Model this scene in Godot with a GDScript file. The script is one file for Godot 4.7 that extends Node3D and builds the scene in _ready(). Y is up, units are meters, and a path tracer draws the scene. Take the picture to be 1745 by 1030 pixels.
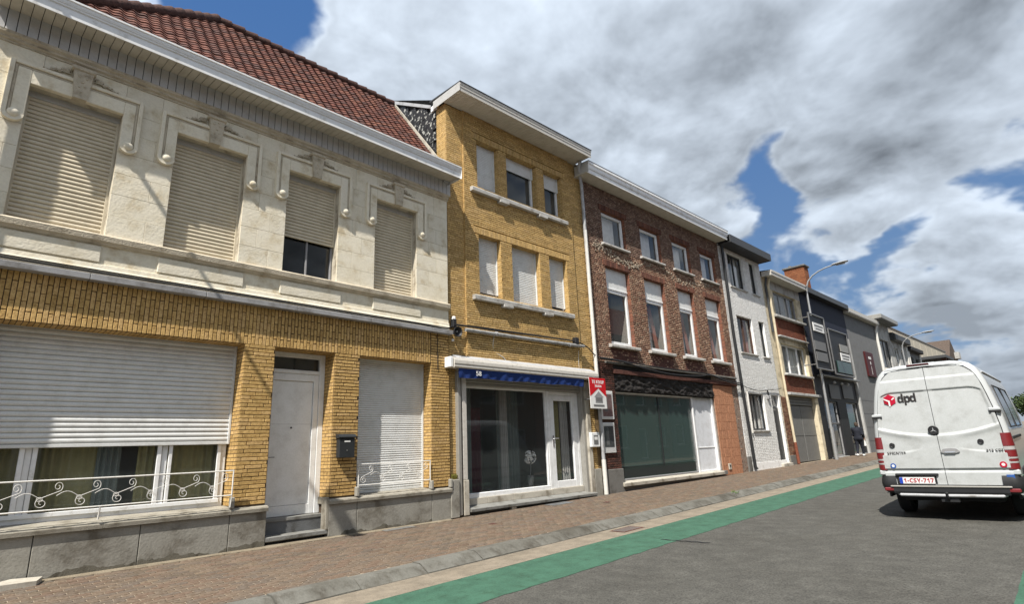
extends Node3D

const SL := 0.01207                       # the street climbs gently
const F1 := Vector3(8.171, 0.0, -9.817)   # right foot of the limestone house, its front turned -0.31 degrees
const F2 := Vector3(13.133, 0.0, -9.671)  # right foot of the yellow brick house, the row turned 1.9 degrees
const A1 := -0.31
const A2 := 1.90
const SUN := Vector3(2.45, -3.8, -1.0)     # the way the sunlight travels

var rng := RandomNumberGenerator.new()
var M := {}
var TX := {}
var used := {}
var mesh_cache := {}
var H: Node3D
var HO := Vector3.ZERO

func _ready() -> void:
	rng.seed = 41
	setup_camera()
	setup_sky()
	setup_sun()
	make_textures()
	make_materials()
	build_ground()
	build_limestone_house()
	build_yellow_house()
	build_rough_brick_house()
	build_white_house()
	build_garage_house()
	build_dark_shop()
	build_far_houses()
	build_opposite_side()
	build_van()
	build_lamps()
	build_small_things()
	build_person()

# ------------------------------------------------------------------ camera, sky, sun
func setup_camera() -> void:
	var yaw := deg_to_rad(46.466)
	var pitch := deg_to_rad(14.799)
	var roll := deg_to_rad(-2.404)
	var f := Vector3(sin(yaw) * cos(pitch), sin(pitch), -cos(yaw) * cos(pitch))
	var r := Vector3(cos(yaw), 0, sin(yaw))
	var u := r.cross(f)
	var r2 := r * cos(roll) + u * sin(roll)
	var u2 := -r * sin(roll) + u * cos(roll)
	var c := Camera3D.new()
	c.name = "camera"
	c.transform = Transform3D(Basis(r2, u2, -f), Vector3(0, 1.6, 0))
	c.fov = rad_to_deg(2.0 * atan(515.0 / 959.863))
	c.near = 0.05
	c.far = 3000.0
	add_child(c)
	c.current = true

func pixel_dir(px: float, py: float) -> Vector3:
	var b: Basis = (get_node("camera") as Camera3D).transform.basis
	return (-b.z + b.x * (px - 872.5) / 959.863 - b.y * (py - 515.0) / 959.863).normalized()

func setup_sky() -> void:
	var W := 4096
	var HT := 2048
	var n1 := FastNoiseLite.new()
	n1.seed = 3
	n1.noise_type = FastNoiseLite.TYPE_SIMPLEX_SMOOTH
	n1.fractal_type = FastNoiseLite.FRACTAL_FBM
	n1.fractal_octaves = 7
	n1.fractal_gain = 0.58
	n1.frequency = 1.1
	n1.domain_warp_enabled = true
	n1.domain_warp_type = FastNoiseLite.DOMAIN_WARP_SIMPLEX
	n1.domain_warp_amplitude = 0.35
	n1.domain_warp_frequency = 0.9
	n1.domain_warp_fractal_type = FastNoiseLite.DOMAIN_WARP_FRACTAL_NONE
	var n2 := FastNoiseLite.new()
	n2.seed = 23
	n2.noise_type = FastNoiseLite.TYPE_SIMPLEX_SMOOTH
	n2.fractal_type = FastNoiseLite.FRACTAL_FBM
	n2.fractal_octaves = 5
	n2.fractal_gain = 0.5
	n2.frequency = 0.42
	# cloud forms as they stand in the photograph: pixel, spread in degrees, change of cover, change of thickness
	var forms := [
		[420, 18, 4.6, -0.85, 0.0], [500, 50, 3.6, -0.6, 0.0], [330, 40, 3.0, -0.5, 0.0], [340, -40, 6.0, -0.55, 0.0], [560, 95, 2.4, -0.3, 0.0], [715, 35, 2.6, -0.45, 0.0],
		[890, 12, 3.0, -0.42, 0.0], [965, 75, 1.7, -0.55, 0.0], [1310, 300, 2.4, -0.5, 0.0], [1345, 262, 1.6, -0.38, 0.0], [1275, 325, 1.7, -0.3, 0.0],
		[1480, 415, 3.4, -0.5, 0.0], [1560, 400, 2.2, -0.3, 0.0], [1420, 455, 2.4, -0.42, 0.0], [1700, 325, 3.0, -0.42, 0.0], [1600, 302, 1.6, -0.3, 0.0], [1680, 580, 4.0, -0.5, 0.0], [1590, 540, 2.2, -0.2, 0.1],
		[1235, 95, 4.8, 0.3, 0.28], [1320, 60, 3.0, 0.2, 0.25], [1590, 170, 6.0, 0.3, 0.15], [1690, 90, 5.0, 0.3, 0.2], [640, 130, 4.5, 0.35, -0.25], [1000, 200, 5.5, 0.35, -0.1],
		[1120, 330, 5.0, 0.3, 0.05], [1430, 330, 3.2, 0.25, -0.1], [1620, 465, 3.4, 0.45, -0.05], [1560, 520, 2.6, 0.2, 0.35], [1690, 610, 1.7, 0.45, -0.2], [1390, 130, 4.0, 0.2, -0.05], [1430, 350, 3.6, 0.5, -0.1], [1560, 335, 3.2, 0.42, 0.0], [1490, 270, 4.0, 0.35, 0.1], [1640, 420, 3.6, 0.35, -0.05], [1230, 380, 3.0, 0.2, -0.1], [470, 40, 1.6, 0.32, -0.2], [600, 40, 2.0, 0.3, -0.2], [800, 75, 2.6, 0.6, -0.1], [640, 70, 3.2, 0.55, -0.15], [1050, 40, 4.0, 0.5, 0.0], [910, 100, 2.2, 0.45, -0.1], [480, 90, 1.8, 0.3, -0.2], [1620, 480, 3.0, 0.3, 0.1], [1690, 220, 4.0, 0.3, 0.05], [1180, 150, 3.0, 0.1, 0.25]]
	var fd: Array = []
	for f in forms:
		fd.append([pixel_dir(f[0], f[1]), 1.0 / pow(deg_to_rad(f[2]), 2.0) , f[3], f[4]])
	var mid := pixel_dir(872, 300)
	var sun := -SUN.normalized()
	var im := Image.create(W, HT, false, Image.FORMAT_RGBF)
	im.fill(Color(0.16, 0.155, 0.145))
	for j in range(0, int(HT * 0.515)):
		var el := (0.5 - (j + 0.5) / HT) * PI
		var ce := cos(el)
		var se := sin(el)
		var up := maxf(se, 0.0)
		var k := 1.0 / (up + 0.26)
		var blue := Color(0.060, 0.165, 0.42).lerp(Color(0.26, 0.40, 0.57), pow(1.0 - up, 2.6))
		var haze := smoothstep(0.30, 0.0, up)
		for i in W:
			var az := (i + 0.5) / W * TAU
			var d := Vector3(sin(az) * ce, se, -cos(az) * ce)
			var seen := d.dot(mid) > 0.62
			if not seen and (i % 2 == 1 or j % 2 == 1):
				continue   # away from the picture two by two pixels share a value
			var px := d.x * k
			var pz := d.z * k
			var raw := n1.get_noise_3d(px, pz, 3.1)
			var fine := n1.get_noise_3d(px * 3.3, pz * 3.3, 17.0)
			var a := raw * 0.85 + fine * 0.46 + 0.18
			var b := n2.get_noise_3d(px, pz, 11.7)
			if seen:
				# the forms have ragged outlines: look them up from a direction shaken by noise
				var e := (d + Vector3(n2.get_noise_3d(px * 4.5, pz * 4.5, 1.0), n2.get_noise_3d(px * 4.5, pz * 4.5, 21.0), n2.get_noise_3d(px * 4.5, pz * 4.5, 41.0)) * 0.11).normalized()
				for f in fd:
					var q: float = (2.0 - 2.0 * e.dot(f[0])) * f[1]
					if q < 6.0:
						var g := exp(-q)
						a += f[2] * g * 0.80
						b += f[3] * g
			var cover := smoothstep(-0.24, 0.12, a)
			var thick := smoothstep(-0.30, 0.75, a * 0.42 + b * 1.1)
			# billows: bright where the cloud thins towards the sun, grey where it thickens
			var puff := raw - n1.get_noise_3d(px - 0.10, pz + 0.042, 3.1) + 0.45 * (fine - n1.get_noise_3d(px * 3.3 - 0.12, pz * 3.3 + 0.05, 17.0))
			var light := lerpf(0.76, 0.31, thick) + 0.66 * puff + 0.12 * smoothstep(0.22, 0.0, absf(a - 0.06))
			light = clampf(light, 0.20, 1.05) * lerpf(0.86, 1.30, smoothstep(-0.25, 1.0, d.dot(sun)))
			var cl := Color(light * 0.875, light * 0.985, light * 1.12)
			cl = cl.lerp(Color(0.42, 0.48, 0.56), haze * 0.40)
			var c := blue.lerp(cl, cover * 0.97)
			if seen:
				im.set_pixel(i, j, c)
			else:
				im.fill_rect(Rect2i(i, j, 2, 2), c)
	var sm := PanoramaSkyMaterial.new()
	sm.panorama = ImageTexture.create_from_image(im)
	var sky := Sky.new()
	sky.sky_material = sm
	var e := Environment.new()
	e.background_mode = Environment.BG_SKY
	e.sky = sky
	e.background_energy_multiplier = 0.62
	e.tonemap_mode = Environment.TONE_MAPPER_LINEAR
	e.tonemap_exposure = 1.65
	e.sdfgi_enabled = true
	e.ssao_enabled = true
	e.ssil_enabled = true
	var w := WorldEnvironment.new()
	w.name = "world"
	w.environment = e
	add_child(w)

func setup_sun() -> void:
	var l := DirectionalLight3D.new()
	l.name = "sun"
	l.light_energy = 1.6
	l.light_color = Color(1.0, 0.975, 0.935)
	l.light_angular_distance = 0.53
	l.shadow_enabled = true
	add_child(l)
	l.look_at_from_position(-SUN.normalized() * 50.0, Vector3.ZERO, Vector3.UP)

# ------------------------------------------------------------------ textures and materials
func noise(kind: int, freq: float, oct: int, sd: int, gain := 0.5) -> FastNoiseLite:
	var n := FastNoiseLite.new()
	n.noise_type = kind as FastNoiseLite.NoiseType
	n.frequency = freq
	n.seed = sd
	n.fractal_type = FastNoiseLite.FRACTAL_FBM if oct > 1 else FastNoiseLite.FRACTAL_NONE
	n.fractal_octaves = oct
	n.fractal_gain = gain
	return n

func ramp_tex(n: FastNoiseLite, size: int, colors: Array, at: Array, n2: FastNoiseLite = null, amount := 0.0) -> ImageTexture:
	# a seamless noise picture, coloured by a ramp, with a second noise laid over it
	var src := n.get_seamless_image(size, size)
	var over: Image = n2.get_seamless_image(size, size) if n2 else null
	var g := Gradient.new()
	g.offsets = PackedFloat32Array(at)
	g.colors = PackedColorArray(colors)
	var lut := []
	for i in 256:
		lut.append(g.sample(i / 255.0))
	var a := src.get_data()
	var b := over.get_data() if over else PackedByteArray()
	var out := PackedByteArray()
	out.resize(size * size * 3)
	for i in size * size:
		var c: Color = lut[a[i]]
		var k := 1.0
		if over:
			k = 1.0 + amount * (b[i] / 127.5 - 1.0)
		out[i * 3] = clampi(int(c.r * k * 255.0), 0, 255)
		out[i * 3 + 1] = clampi(int(c.g * k * 255.0), 0, 255)
		out[i * 3 + 2] = clampi(int(c.b * k * 255.0), 0, 255)
	return ImageTexture.create_from_image(Image.create_from_data(size, size, false, Image.FORMAT_RGB8, out))

func make_textures() -> void:
	var P := FastNoiseLite.TYPE_SIMPLEX_SMOOTH
	var V := FastNoiseLite.TYPE_VALUE
	var w := Color.WHITE
	var fine := noise(V, 0.35, 2, 5)
	TX.grain = ramp_tex(noise(P, 0.012, 5, 1, 0.6), 512, [Color(0.90, 0.895, 0.885), Color(0.97, 0.97, 0.965), w], [0.0, 0.45, 1.0], fine, 0.03)
	TX.grunge = ramp_tex(noise(P, 0.006, 6, 2, 0.62), 512, [Color(0.72, 0.70, 0.67), Color(0.89, 0.885, 0.875), Color(0.97, 0.97, 0.965), w], [0.10, 0.36, 0.6, 1.0], fine, 0.05)
	TX.limestone = ramp_tex(noise(P, 0.008, 6, 3, 0.6), 512, [Color(0.86, 0.82, 0.75), Color(0.95, 0.938, 0.91), Color(0.985, 0.98, 0.965), w], [0.10, 0.32, 0.5, 1.0], noise(V, 0.2, 3, 8), 0.035)
	TX.asphalt = ramp_tex(noise(V, 0.42, 2, 9), 512, [Color(0.62, 0.61, 0.60), Color(0.86, 0.855, 0.84), Color(0.99, 0.98, 0.965)], [0.12, 0.5, 0.92], noise(P, 0.008, 5, 10, 0.6), 0.10)
	TX.paint = ramp_tex(noise(V, 0.40, 2, 19), 512, [Color(0.78, 0.78, 0.77), Color(0.94, 0.94, 0.94), w], [0.10, 0.42, 0.9], noise(P, 0.010, 5, 20, 0.62), 0.10)
	TX.brick = ramp_tex(noise(P, 0.03, 5, 12, 0.65), 512, [Color(0.76, 0.72, 0.67), Color(0.92, 0.905, 0.88), w], [0.12, 0.42, 0.85], noise(V, 0.3, 2, 13), 0.07)
	TX.tile = ramp_tex(noise(P, 0.018, 6, 14, 0.65), 512, [Color(0.60, 0.58, 0.56), Color(0.87, 0.86, 0.845), w], [0.15, 0.42, 0.85], noise(V, 0.25, 3, 15), 0.08)
	TX.dirt = ramp_tex(noise(P, 0.02, 6, 16, 0.66), 512, [Color(0.86, 0.85, 0.83), Color(0.975, 0.972, 0.965), w], [0.10, 0.34, 0.8], null, 0.0)
	TX.bump = ramp_tex(noise(V, 0.16, 4, 17, 0.6), 512, [Color.BLACK, w], [0.1, 0.9], null, 0.0)
	TX.render = ramp_tex(noise(P, 0.035, 4, 18, 0.6), 512, [Color.BLACK, w], [0.15, 0.85], null, 0.0)
	TX.slate = ramp_tex(noise(P, 0.022, 4, 22, 0.6), 512, [Color(0.20, 0.20, 0.21), Color(0.30, 0.30, 0.31), Color(1, 1, 0.97)], [0.2, 0.58, 0.68], null, 0.0)

func mat(key: String, col: Color, rough := 0.8, tex := "", scale := 0.5, bump := "", depth := 0.0, opts := {}) -> StandardMaterial3D:
	var m := StandardMaterial3D.new()
	m.resource_name = key
	m.albedo_color = col
	m.roughness = rough
	m.metallic_specular = 0.4
	if tex != "" or bump != "":
		m.uv1_triplanar = true
		m.uv1_world_triplanar = true
		m.uv1_triplanar_sharpness = 6.0
		m.uv1_scale = Vector3.ONE * scale
	if tex != "":
		m.albedo_texture = TX[tex]
	if bump != "":
		m.heightmap_enabled = true
		m.heightmap_texture = TX[bump]
		m.heightmap_scale = depth
	for k in opts:
		m.set(k, opts[k])
	M[key] = m
	return m

func broad(key: String, tex: String, scale: float) -> void:
	# large uneven patches of tone over the fine grain
	var m: StandardMaterial3D = M[key]
	m.detail_enabled = true
	m.detail_blend_mode = BaseMaterial3D.BLEND_MODE_MUL
	m.detail_albedo = TX[tex]
	m.detail_uv_layer = BaseMaterial3D.DETAIL_UV_2
	m.uv2_triplanar = true
	m.uv2_world_triplanar = true
	m.uv2_triplanar_sharpness = 6.0
	m.uv2_scale = Vector3.ONE * scale

func lin(r: float, g: float, b: float) -> Color:
	return Color(r, g, b).linear_to_srgb()

func glass(key: String, tint: Color, alpha: float) -> void:
	var m := StandardMaterial3D.new()
	m.resource_name = key
	m.transparency = BaseMaterial3D.TRANSPARENCY_ALPHA
	m.albedo_color = Color(tint.r, tint.g, tint.b, alpha)
	m.roughness = 0.02
	m.metallic_specular = 0.5
	M[key] = m

func make_materials() -> void:
	var vc := {"vertex_color_use_as_albedo": true}
	mat("asphalt", lin(0.100, 0.099, 0.092), 0.92, "asphalt", 0.42, "bump", 0.5)
	mat("gutter", lin(0.235, 0.20, 0.155), 0.9, "paint", 0.6, "bump", 0.25)
	mat("kerb", lin(0.150, 0.147, 0.132), 0.9, "grunge", 0.7, "bump", 0.4)
	mat("green_paint", lin(0.046, 0.120, 0.080), 0.85, "paint", 0.5, "bump", 0.3)
	mat("soil", lin(0.17, 0.15, 0.12), 1.0, "grunge", 0.1)
	mat("sand", lin(0.22, 0.185, 0.135), 1.0, "grunge", 0.9, "bump", 0.8)
	mat("joint_sand", lin(0.30, 0.25, 0.19), 1.0, "grunge", 0.8, "bump", 0.5)
	mat("paver_joined", lin(1, 1, 1), 0.95, "brick", 0.9, "bump", 0.3, vc)
	var pv := [[0.142, 0.112, 0.086], [0.158, 0.122, 0.092], [0.130, 0.106, 0.086], [0.148, 0.107, 0.080]]
	for i in 4:
		mat("paver%d" % i, lin(pv[i][0], pv[i][1], pv[i][2]), 0.95, "brick", 0.9, "bump", 0.3)
	for q in [["asphalt", "grain", 0.07], ["green_paint", "dirt", 0.31], ["gutter", "grain", 0.17], ["kerb", "grunge", 0.16]]:
		broad(q[0], q[1], q[2])
	# limestone house
	mat("limestone", lin(0.73, 0.68, 0.565), 0.9, "limestone", 0.45, "bump", 0.25)
	mat("limestone_b", lin(0.69, 0.645, 0.54), 0.9, "limestone", 0.5, "bump", 0.3)
	mat("limestone_weathered", lin(0.52, 0.46, 0.36), 0.92, "grunge", 0.8, "bump", 0.5)
	mat("stone_joint", lin(0.50, 0.455, 0.37), 0.95, "grunge", 1.0)
	mat("plinth_stone", lin(0.275, 0.265, 0.235), 0.85, "grunge", 0.45, "bump", 0.25)
	mat("plinth_lip", lin(0.30, 0.28, 0.235), 0.85, "grunge", 0.7, "bump", 0.2)
	var yb := [[0.52, 0.345, 0.13], [0.58, 0.39, 0.155], [0.46, 0.305, 0.115], [0.56, 0.38, 0.165]]
	for i in 4:
		mat("yellow_brick%d" % i, lin(yb[i][0], yb[i][1], yb[i][2]), 0.8, "brick", 0.8, "bump", 0.2)
	mat("yellow_joined", lin(1, 1, 1), 0.82, "brick", 0.8, "bump", 0.2, vc)
	mat("dark_mortar", lin(0.085, 0.06, 0.04), 0.95, "grunge", 1.2)
	mat("brown_mortar", lin(0.20, 0.135, 0.065), 0.95, "grunge", 1.2)
	mat("siding", lin(0.50, 0.50, 0.50), 0.5, "grain", 0.5)
	mat("soffit", lin(0.52, 0.49, 0.43), 0.55, "grain", 0.5)
	mat("white_pvc", lin(0.76, 0.77, 0.78), 0.35, "dirt", 0.5)
	mat("fascia_white", lin(0.78, 0.79, 0.80), 0.4, "dirt", 0.3)
	mat("zinc", lin(0.40, 0.41, 0.43), 0.5, "grunge", 0.6)
	mat("grey_strip", lin(0.30, 0.30, 0.31), 0.6, "grunge", 0.5)
	mat("shutter_cream", lin(0.59, 0.525, 0.405), 0.5, "grain", 0.6)
	mat("shutter_grey", lin(0.66, 0.67, 0.668), 0.45, "grain", 0.5)
	mat("shutter_white", lin(0.66, 0.67, 0.665), 0.45, "grain", 0.5)
	mat("box_grey", lin(0.45, 0.45, 0.44), 0.5, "grain", 0.5)
	mat("door_white", lin(0.78, 0.79, 0.79), 0.4, "grain", 0.4)
	mat("rail_white", lin(0.66, 0.65, 0.62), 0.5, "dirt", 1.4)
	mat("black_iron", lin(0.02, 0.02, 0.022), 0.5)
	mat("letterbox", lin(0.028, 0.031, 0.034), 0.4, "grain", 1.0)
	mat("black_cable", lin(0.015, 0.015, 0.016), 0.6)
	mat("damp_stone", lin(0.135, 0.125, 0.10), 0.9, "grunge", 1.2, "bump", 0.3)
	mat("bluestone", lin(0.13, 0.135, 0.14), 0.7, "grunge", 0.8, "bump", 0.2)
	mat("step_stone", lin(0.20, 0.20, 0.19), 0.8, "grunge", 0.8, "bump", 0.2)
	var rt := [[0.135, 0.046, 0.030], [0.11, 0.040, 0.028], [0.165, 0.063, 0.042], [0.085, 0.036, 0.028]]
	for i in 4:
		mat("tile%d" % i, lin(rt[i][0], rt[i][1], rt[i][2]), 0.75, "tile", 0.9, "bump", 0.4)
	mat("tile_joined", lin(1, 1, 1), 0.75, "tile", 0.9, "bump", 0.4, vc)
	mat("ridge_tile", lin(0.075, 0.034, 0.026), 0.8, "tile", 1.1, "bump", 0.6)
	mat("roof_under", lin(0.06, 0.04, 0.03), 0.9)
	mat("slate", lin(0.42, 0.42, 0.42), 0.55, "slate", 0.55)
	mat("curtain_olive", lin(0.20, 0.19, 0.085), 0.95, "grain", 0.8, "", 0.0, {"backlight": lin(0.08, 0.08, 0.04)})
	mat("curtain_teal", lin(0.12, 0.15, 0.145), 0.95, "grain", 0.8)
	mat("curtain_grey", lin(0.30, 0.30, 0.29), 0.95, "grain", 0.8)
	mat("curtain_white", lin(0.60, 0.60, 0.58), 0.95, "grain", 0.8)
	mat("curtain_rust", lin(0.20, 0.085, 0.06), 0.95, "grain", 0.8)
	mat("curtain_magenta", lin(0.075, 0.012, 0.024), 0.95, "grain", 0.8)
	mat("room_dark", lin(0.22, 0.21, 0.19), 0.95)
	mat("room_black", lin(0.16, 0.155, 0.145), 0.95)
	glass("glass", Color(0.6, 0.65, 0.65), 0.06)
	glass("glass_dark", Color(0.10, 0.11, 0.11), 0.45)
	glass("glass_van", Color(0.06, 0.09, 0.085), 0.55)
	mat("film_green", lin(0.030, 0.062, 0.055), 0.18, "", 1.0, "", 0.0, {"metallic_specular": 0.5})
	# yellow house
	mat("alu_grey", lin(0.33, 0.32, 0.295), 0.4, "grain", 0.8, "", 0.0, {"metallic": 0.3})
	mat("alu_light", lin(0.52, 0.50, 0.46), 0.4, "dirt", 0.8)
	mat("sill_stone", lin(0.46, 0.45, 0.43), 0.8, "grunge", 0.8, "bump", 0.2)
	mat("canvas_blue", lin(0.007, 0.028, 0.14), 0.85, "dirt", 1.2, "", 0.0, {"backlight": lin(0.01, 0.03, 0.12)})
	mat("pipe_grey", lin(0.30, 0.30, 0.295), 0.5, "grunge", 1.0)
	mat("pipe_white", lin(0.62, 0.61, 0.58), 0.45, "dirt", 1.0)
	mat("marble", lin(0.46, 0.43, 0.37), 0.6, "grunge", 0.6)
	# rough brick house
	mat("rough_joined", lin(1, 1, 1), 0.95, "brick", 1.2, "bump", 1.0, vc)
	mat("rough_mortar", lin(0.27, 0.205, 0.165), 0.98, "grunge", 2.0, "bump", 1.2)
	mat("lintel_red", lin(0.21, 0.085, 0.058), 0.9, "brick", 1.0, "bump", 0.6)
	mat("terracotta", lin(0.44, 0.215, 0.125), 0.9, "brick", 0.6, "bump", 0.3)
	mat("tar_felt", lin(0.026, 0.023, 0.022), 0.92, "grunge", 1.0)
	mat("beam_wood", lin(0.10, 0.04, 0.03), 0.8, "grunge", 1.2, "bump", 0.5)
	mat("concrete_dark", lin(0.155, 0.15, 0.14), 0.9, "grunge", 0.6, "bump", 0.3)
	mat("white_film", lin(0.68, 0.70, 0.74), 0.35, "grain", 0.5)
	mat("white_frame", lin(0.75, 0.76, 0.77), 0.35, "grain", 0.6)
	mat("grey_frame", lin(0.27, 0.27, 0.28), 0.45, "grain", 0.6)
	# white house and others
	mat("white_joined", lin(1, 1, 1), 0.9, "dirt", 0.5, "render", 0.5, vc)
	mat("white_render", lin(0.78, 0.78, 0.77), 0.92, "dirt", 0.35, "render", 0.4)
	mat("black_paint", lin(0.025, 0.026, 0.028), 0.45, "grain", 0.6)
	mat("anthracite", lin(0.055, 0.058, 0.062), 0.5, "grain", 0.6)
	mat("dark_wood", lin(0.07, 0.035, 0.024), 0.6, "grain", 0.6)
	mat("red_panel", lin(0.22, 0.075, 0.045), 0.85, "brick", 0.7, "bump", 0.3)
	mat("garage_grey", lin(0.16, 0.16, 0.155), 0.5, "grain", 0.5)
	mat("cream_render", lin(0.62, 0.545, 0.40), 0.9, "grunge", 0.5, "render", 0.3)
	mat("brick_orange_joined", lin(1, 1, 1), 0.9, "brick", 0.9, "bump", 0.4, vc)
	mat("navy_render", lin(0.012, 0.016, 0.032), 0.7, "grain", 0.4)
	mat("shop_black", lin(0.020, 0.021, 0.024), 0.5, "grain", 0.5)
	mat("grey_render", lin(0.165, 0.168, 0.172), 0.9, "grain", 0.3, "render", 0.3)
	mat("grey_light", lin(0.42, 0.42, 0.41), 0.85, "grunge", 0.4)
	mat("cream_pale", lin(0.50, 0.47, 0.40), 0.9, "brick", 0.5, "bump", 0.3)
	mat("steel", lin(0.27, 0.27, 0.27), 0.35, "grain", 0.8, "", 0.0, {"metallic": 0.7})
	mat("lamp_steel", lin(0.42, 0.43, 0.44), 0.4, "grain", 0.8, "", 0.0, {"metallic": 0.5})
	mat("roof_brown", lin(0.10, 0.075, 0.06), 0.85, "tile", 0.5)
	mat("roof_dark", lin(0.04, 0.04, 0.043), 0.8, "tile", 0.5)
	mat("roof_red", lin(0.24, 0.05, 0.035), 0.8, "tile", 0.5)
	mat("sign_white", lin(0.66, 0.66, 0.65), 0.5)
	mat("sign_red", lin(0.50, 0.010, 0.015), 0.4)
	mat("sign_maroon", lin(0.055, 0.008, 0.009), 0.5)
	mat("sign_grey", lin(0.14, 0.14, 0.14), 0.5)
	mat("sign_green", lin(0.02, 0.16, 0.10), 0.5)
	mat("poster_dark", lin(0.06, 0.065, 0.07), 0.4, "grunge", 2.5)
	mat("poster_mixed", lin(0.20, 0.12, 0.12), 0.4, "grunge", 3.0)
	# van
	mat("van_white", lin(0.44, 0.46, 0.468), 0.28, "", 1.0, "", 0.0, {"clearcoat_enabled": true, "clearcoat": 0.6, "clearcoat_roughness": 0.08})
	mat("van_white_worn", lin(0.435, 0.452, 0.457), 0.36, "grain", 0.5, "", 0.0, {"clearcoat_enabled": true, "clearcoat": 0.4, "clearcoat_roughness": 0.12})
	mat("van_black", lin(0.022, 0.023, 0.025), 0.55, "grain", 1.0)
	mat("glass_van_solid", lin(0.03, 0.045, 0.042), 0.05, "", 1.0, "", 0.0, {"metallic_specular": 0.6})
	mat("van_seam", lin(0.03, 0.03, 0.032), 0.7)
	mat("tail_red", lin(0.15, 0.006, 0.009), 0.12, "", 1.0, "", 0.0, {"clearcoat_enabled": true, "clearcoat": 1.0})
	mat("tail_clear", lin(0.34, 0.32, 0.32), 0.12, "", 1.0, "", 0.0, {"clearcoat_enabled": true, "clearcoat": 1.0})
	mat("chrome", lin(0.60, 0.60, 0.61), 0.18, "", 1.0, "", 0.0, {"metallic": 0.9})
	mat("rubber", lin(0.018, 0.018, 0.019), 0.9)
	mat("logo_red", lin(0.40, 0.004, 0.028), 0.4)
	mat("logo_dark_red", lin(0.28, 0.003, 0.017), 0.4)
	mat("logo_black", lin(0.03, 0.026, 0.026), 0.45)
	mat("plate_white", lin(0.68, 0.66, 0.65), 0.4)
	mat("plate_blue", lin(0.015, 0.05, 0.36), 0.4)
	mat("plate_red", lin(0.33, 0.02, 0.03), 0.5)
	mat("sticker_blue", lin(0.03, 0.09, 0.30), 0.4)
	# person and greenery
	mat("cloth_navy", lin(0.012, 0.014, 0.022), 0.9)
	mat("skin", lin(0.42, 0.26, 0.19), 0.6)
	mat("hair", lin(0.05, 0.035, 0.025), 0.7)
	mat("bag_white", lin(0.68, 0.68, 0.66), 0.6)
	mat("shoe_white", lin(0.66, 0.65, 0.62), 0.6)
	mat("bag_red", lin(0.30, 0.03, 0.03), 0.6)
	mat("leaf", lin(1, 1, 1), 0.7, "", 1.0, "", 0.0, {"vertex_color_use_as_albedo": true, "backlight": lin(0.05, 0.08, 0.02)})
	mat("bark", lin(0.10, 0.075, 0.055), 0.95, "grunge", 1.0)
	mat("opposite_brick", lin(0.22, 0.12, 0.085), 0.9, "brick", 0.6)

# ------------------------------------------------------------------ shapes
func S() -> SurfaceTool:
	var s := SurfaceTool.new()
	s.begin(Mesh.PRIMITIVE_TRIANGLES)
	return s

func tri(s: SurfaceTool, a: Vector3, b: Vector3, c: Vector3) -> void:
	# corners run anticlockwise as seen from outside
	s.set_normal((b - a).cross(c - a).normalized())
	s.add_vertex(a)
	s.add_vertex(c)
	s.add_vertex(b)

func quad(s: SurfaceTool, a: Vector3, b: Vector3, c: Vector3, d: Vector3) -> void:
	var n := (c - a).cross(d - b).normalized()
	s.set_normal(n)
	s.add_vertex(a)
	s.add_vertex(c)
	s.add_vertex(b)
	s.add_vertex(a)
	s.add_vertex(d)
	s.add_vertex(c)

func box(s: SurfaceTool, a: Vector3, b: Vector3) -> void:
	quad(s, Vector3(a.x, a.y, b.z), Vector3(b.x, a.y, b.z), Vector3(b.x, b.y, b.z), Vector3(a.x, b.y, b.z))
	quad(s, Vector3(b.x, a.y, a.z), Vector3(a.x, a.y, a.z), Vector3(a.x, b.y, a.z), Vector3(b.x, b.y, a.z))
	quad(s, Vector3(b.x, a.y, b.z), Vector3(b.x, a.y, a.z), Vector3(b.x, b.y, a.z), Vector3(b.x, b.y, b.z))
	quad(s, Vector3(a.x, a.y, a.z), Vector3(a.x, a.y, b.z), Vector3(a.x, b.y, b.z), Vector3(a.x, b.y, a.z))
	quad(s, Vector3(a.x, b.y, b.z), Vector3(b.x, b.y, b.z), Vector3(b.x, b.y, a.z), Vector3(a.x, b.y, a.z))
	quad(s, Vector3(a.x, a.y, a.z), Vector3(b.x, a.y, a.z), Vector3(b.x, a.y, b.z), Vector3(a.x, a.y, b.z))

func bx(s: SurfaceTool, x0: float, x1: float, y0: float, y1: float, z0: float, z1: float) -> void:
	box(s, Vector3(x0, y0, z0), Vector3(x1, y1, z1))

func front_brick(s: SurfaceTool, x0: float, x1: float, y0: float, y1: float, z0: float, z1: float, c := 0.004) -> void:
	# a brick in a wall: its face with chamfered edges and the four sides back to the mortar
	var q := [Vector3(x0 + c, y0 + c, z1), Vector3(x1 - c, y0 + c, z1), Vector3(x1 - c, y1 - c, z1), Vector3(x0 + c, y1 - c, z1)]
	var o := [Vector3(x0, y0, z0), Vector3(x1, y0, z0), Vector3(x1, y1, z0), Vector3(x0, y1, z0)]
	quad(s, q[0], q[1], q[2], q[3])
	for i in 4:
		var j := (i + 1) % 4
		quad(s, o[i], o[j], q[j], q[i])

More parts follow.
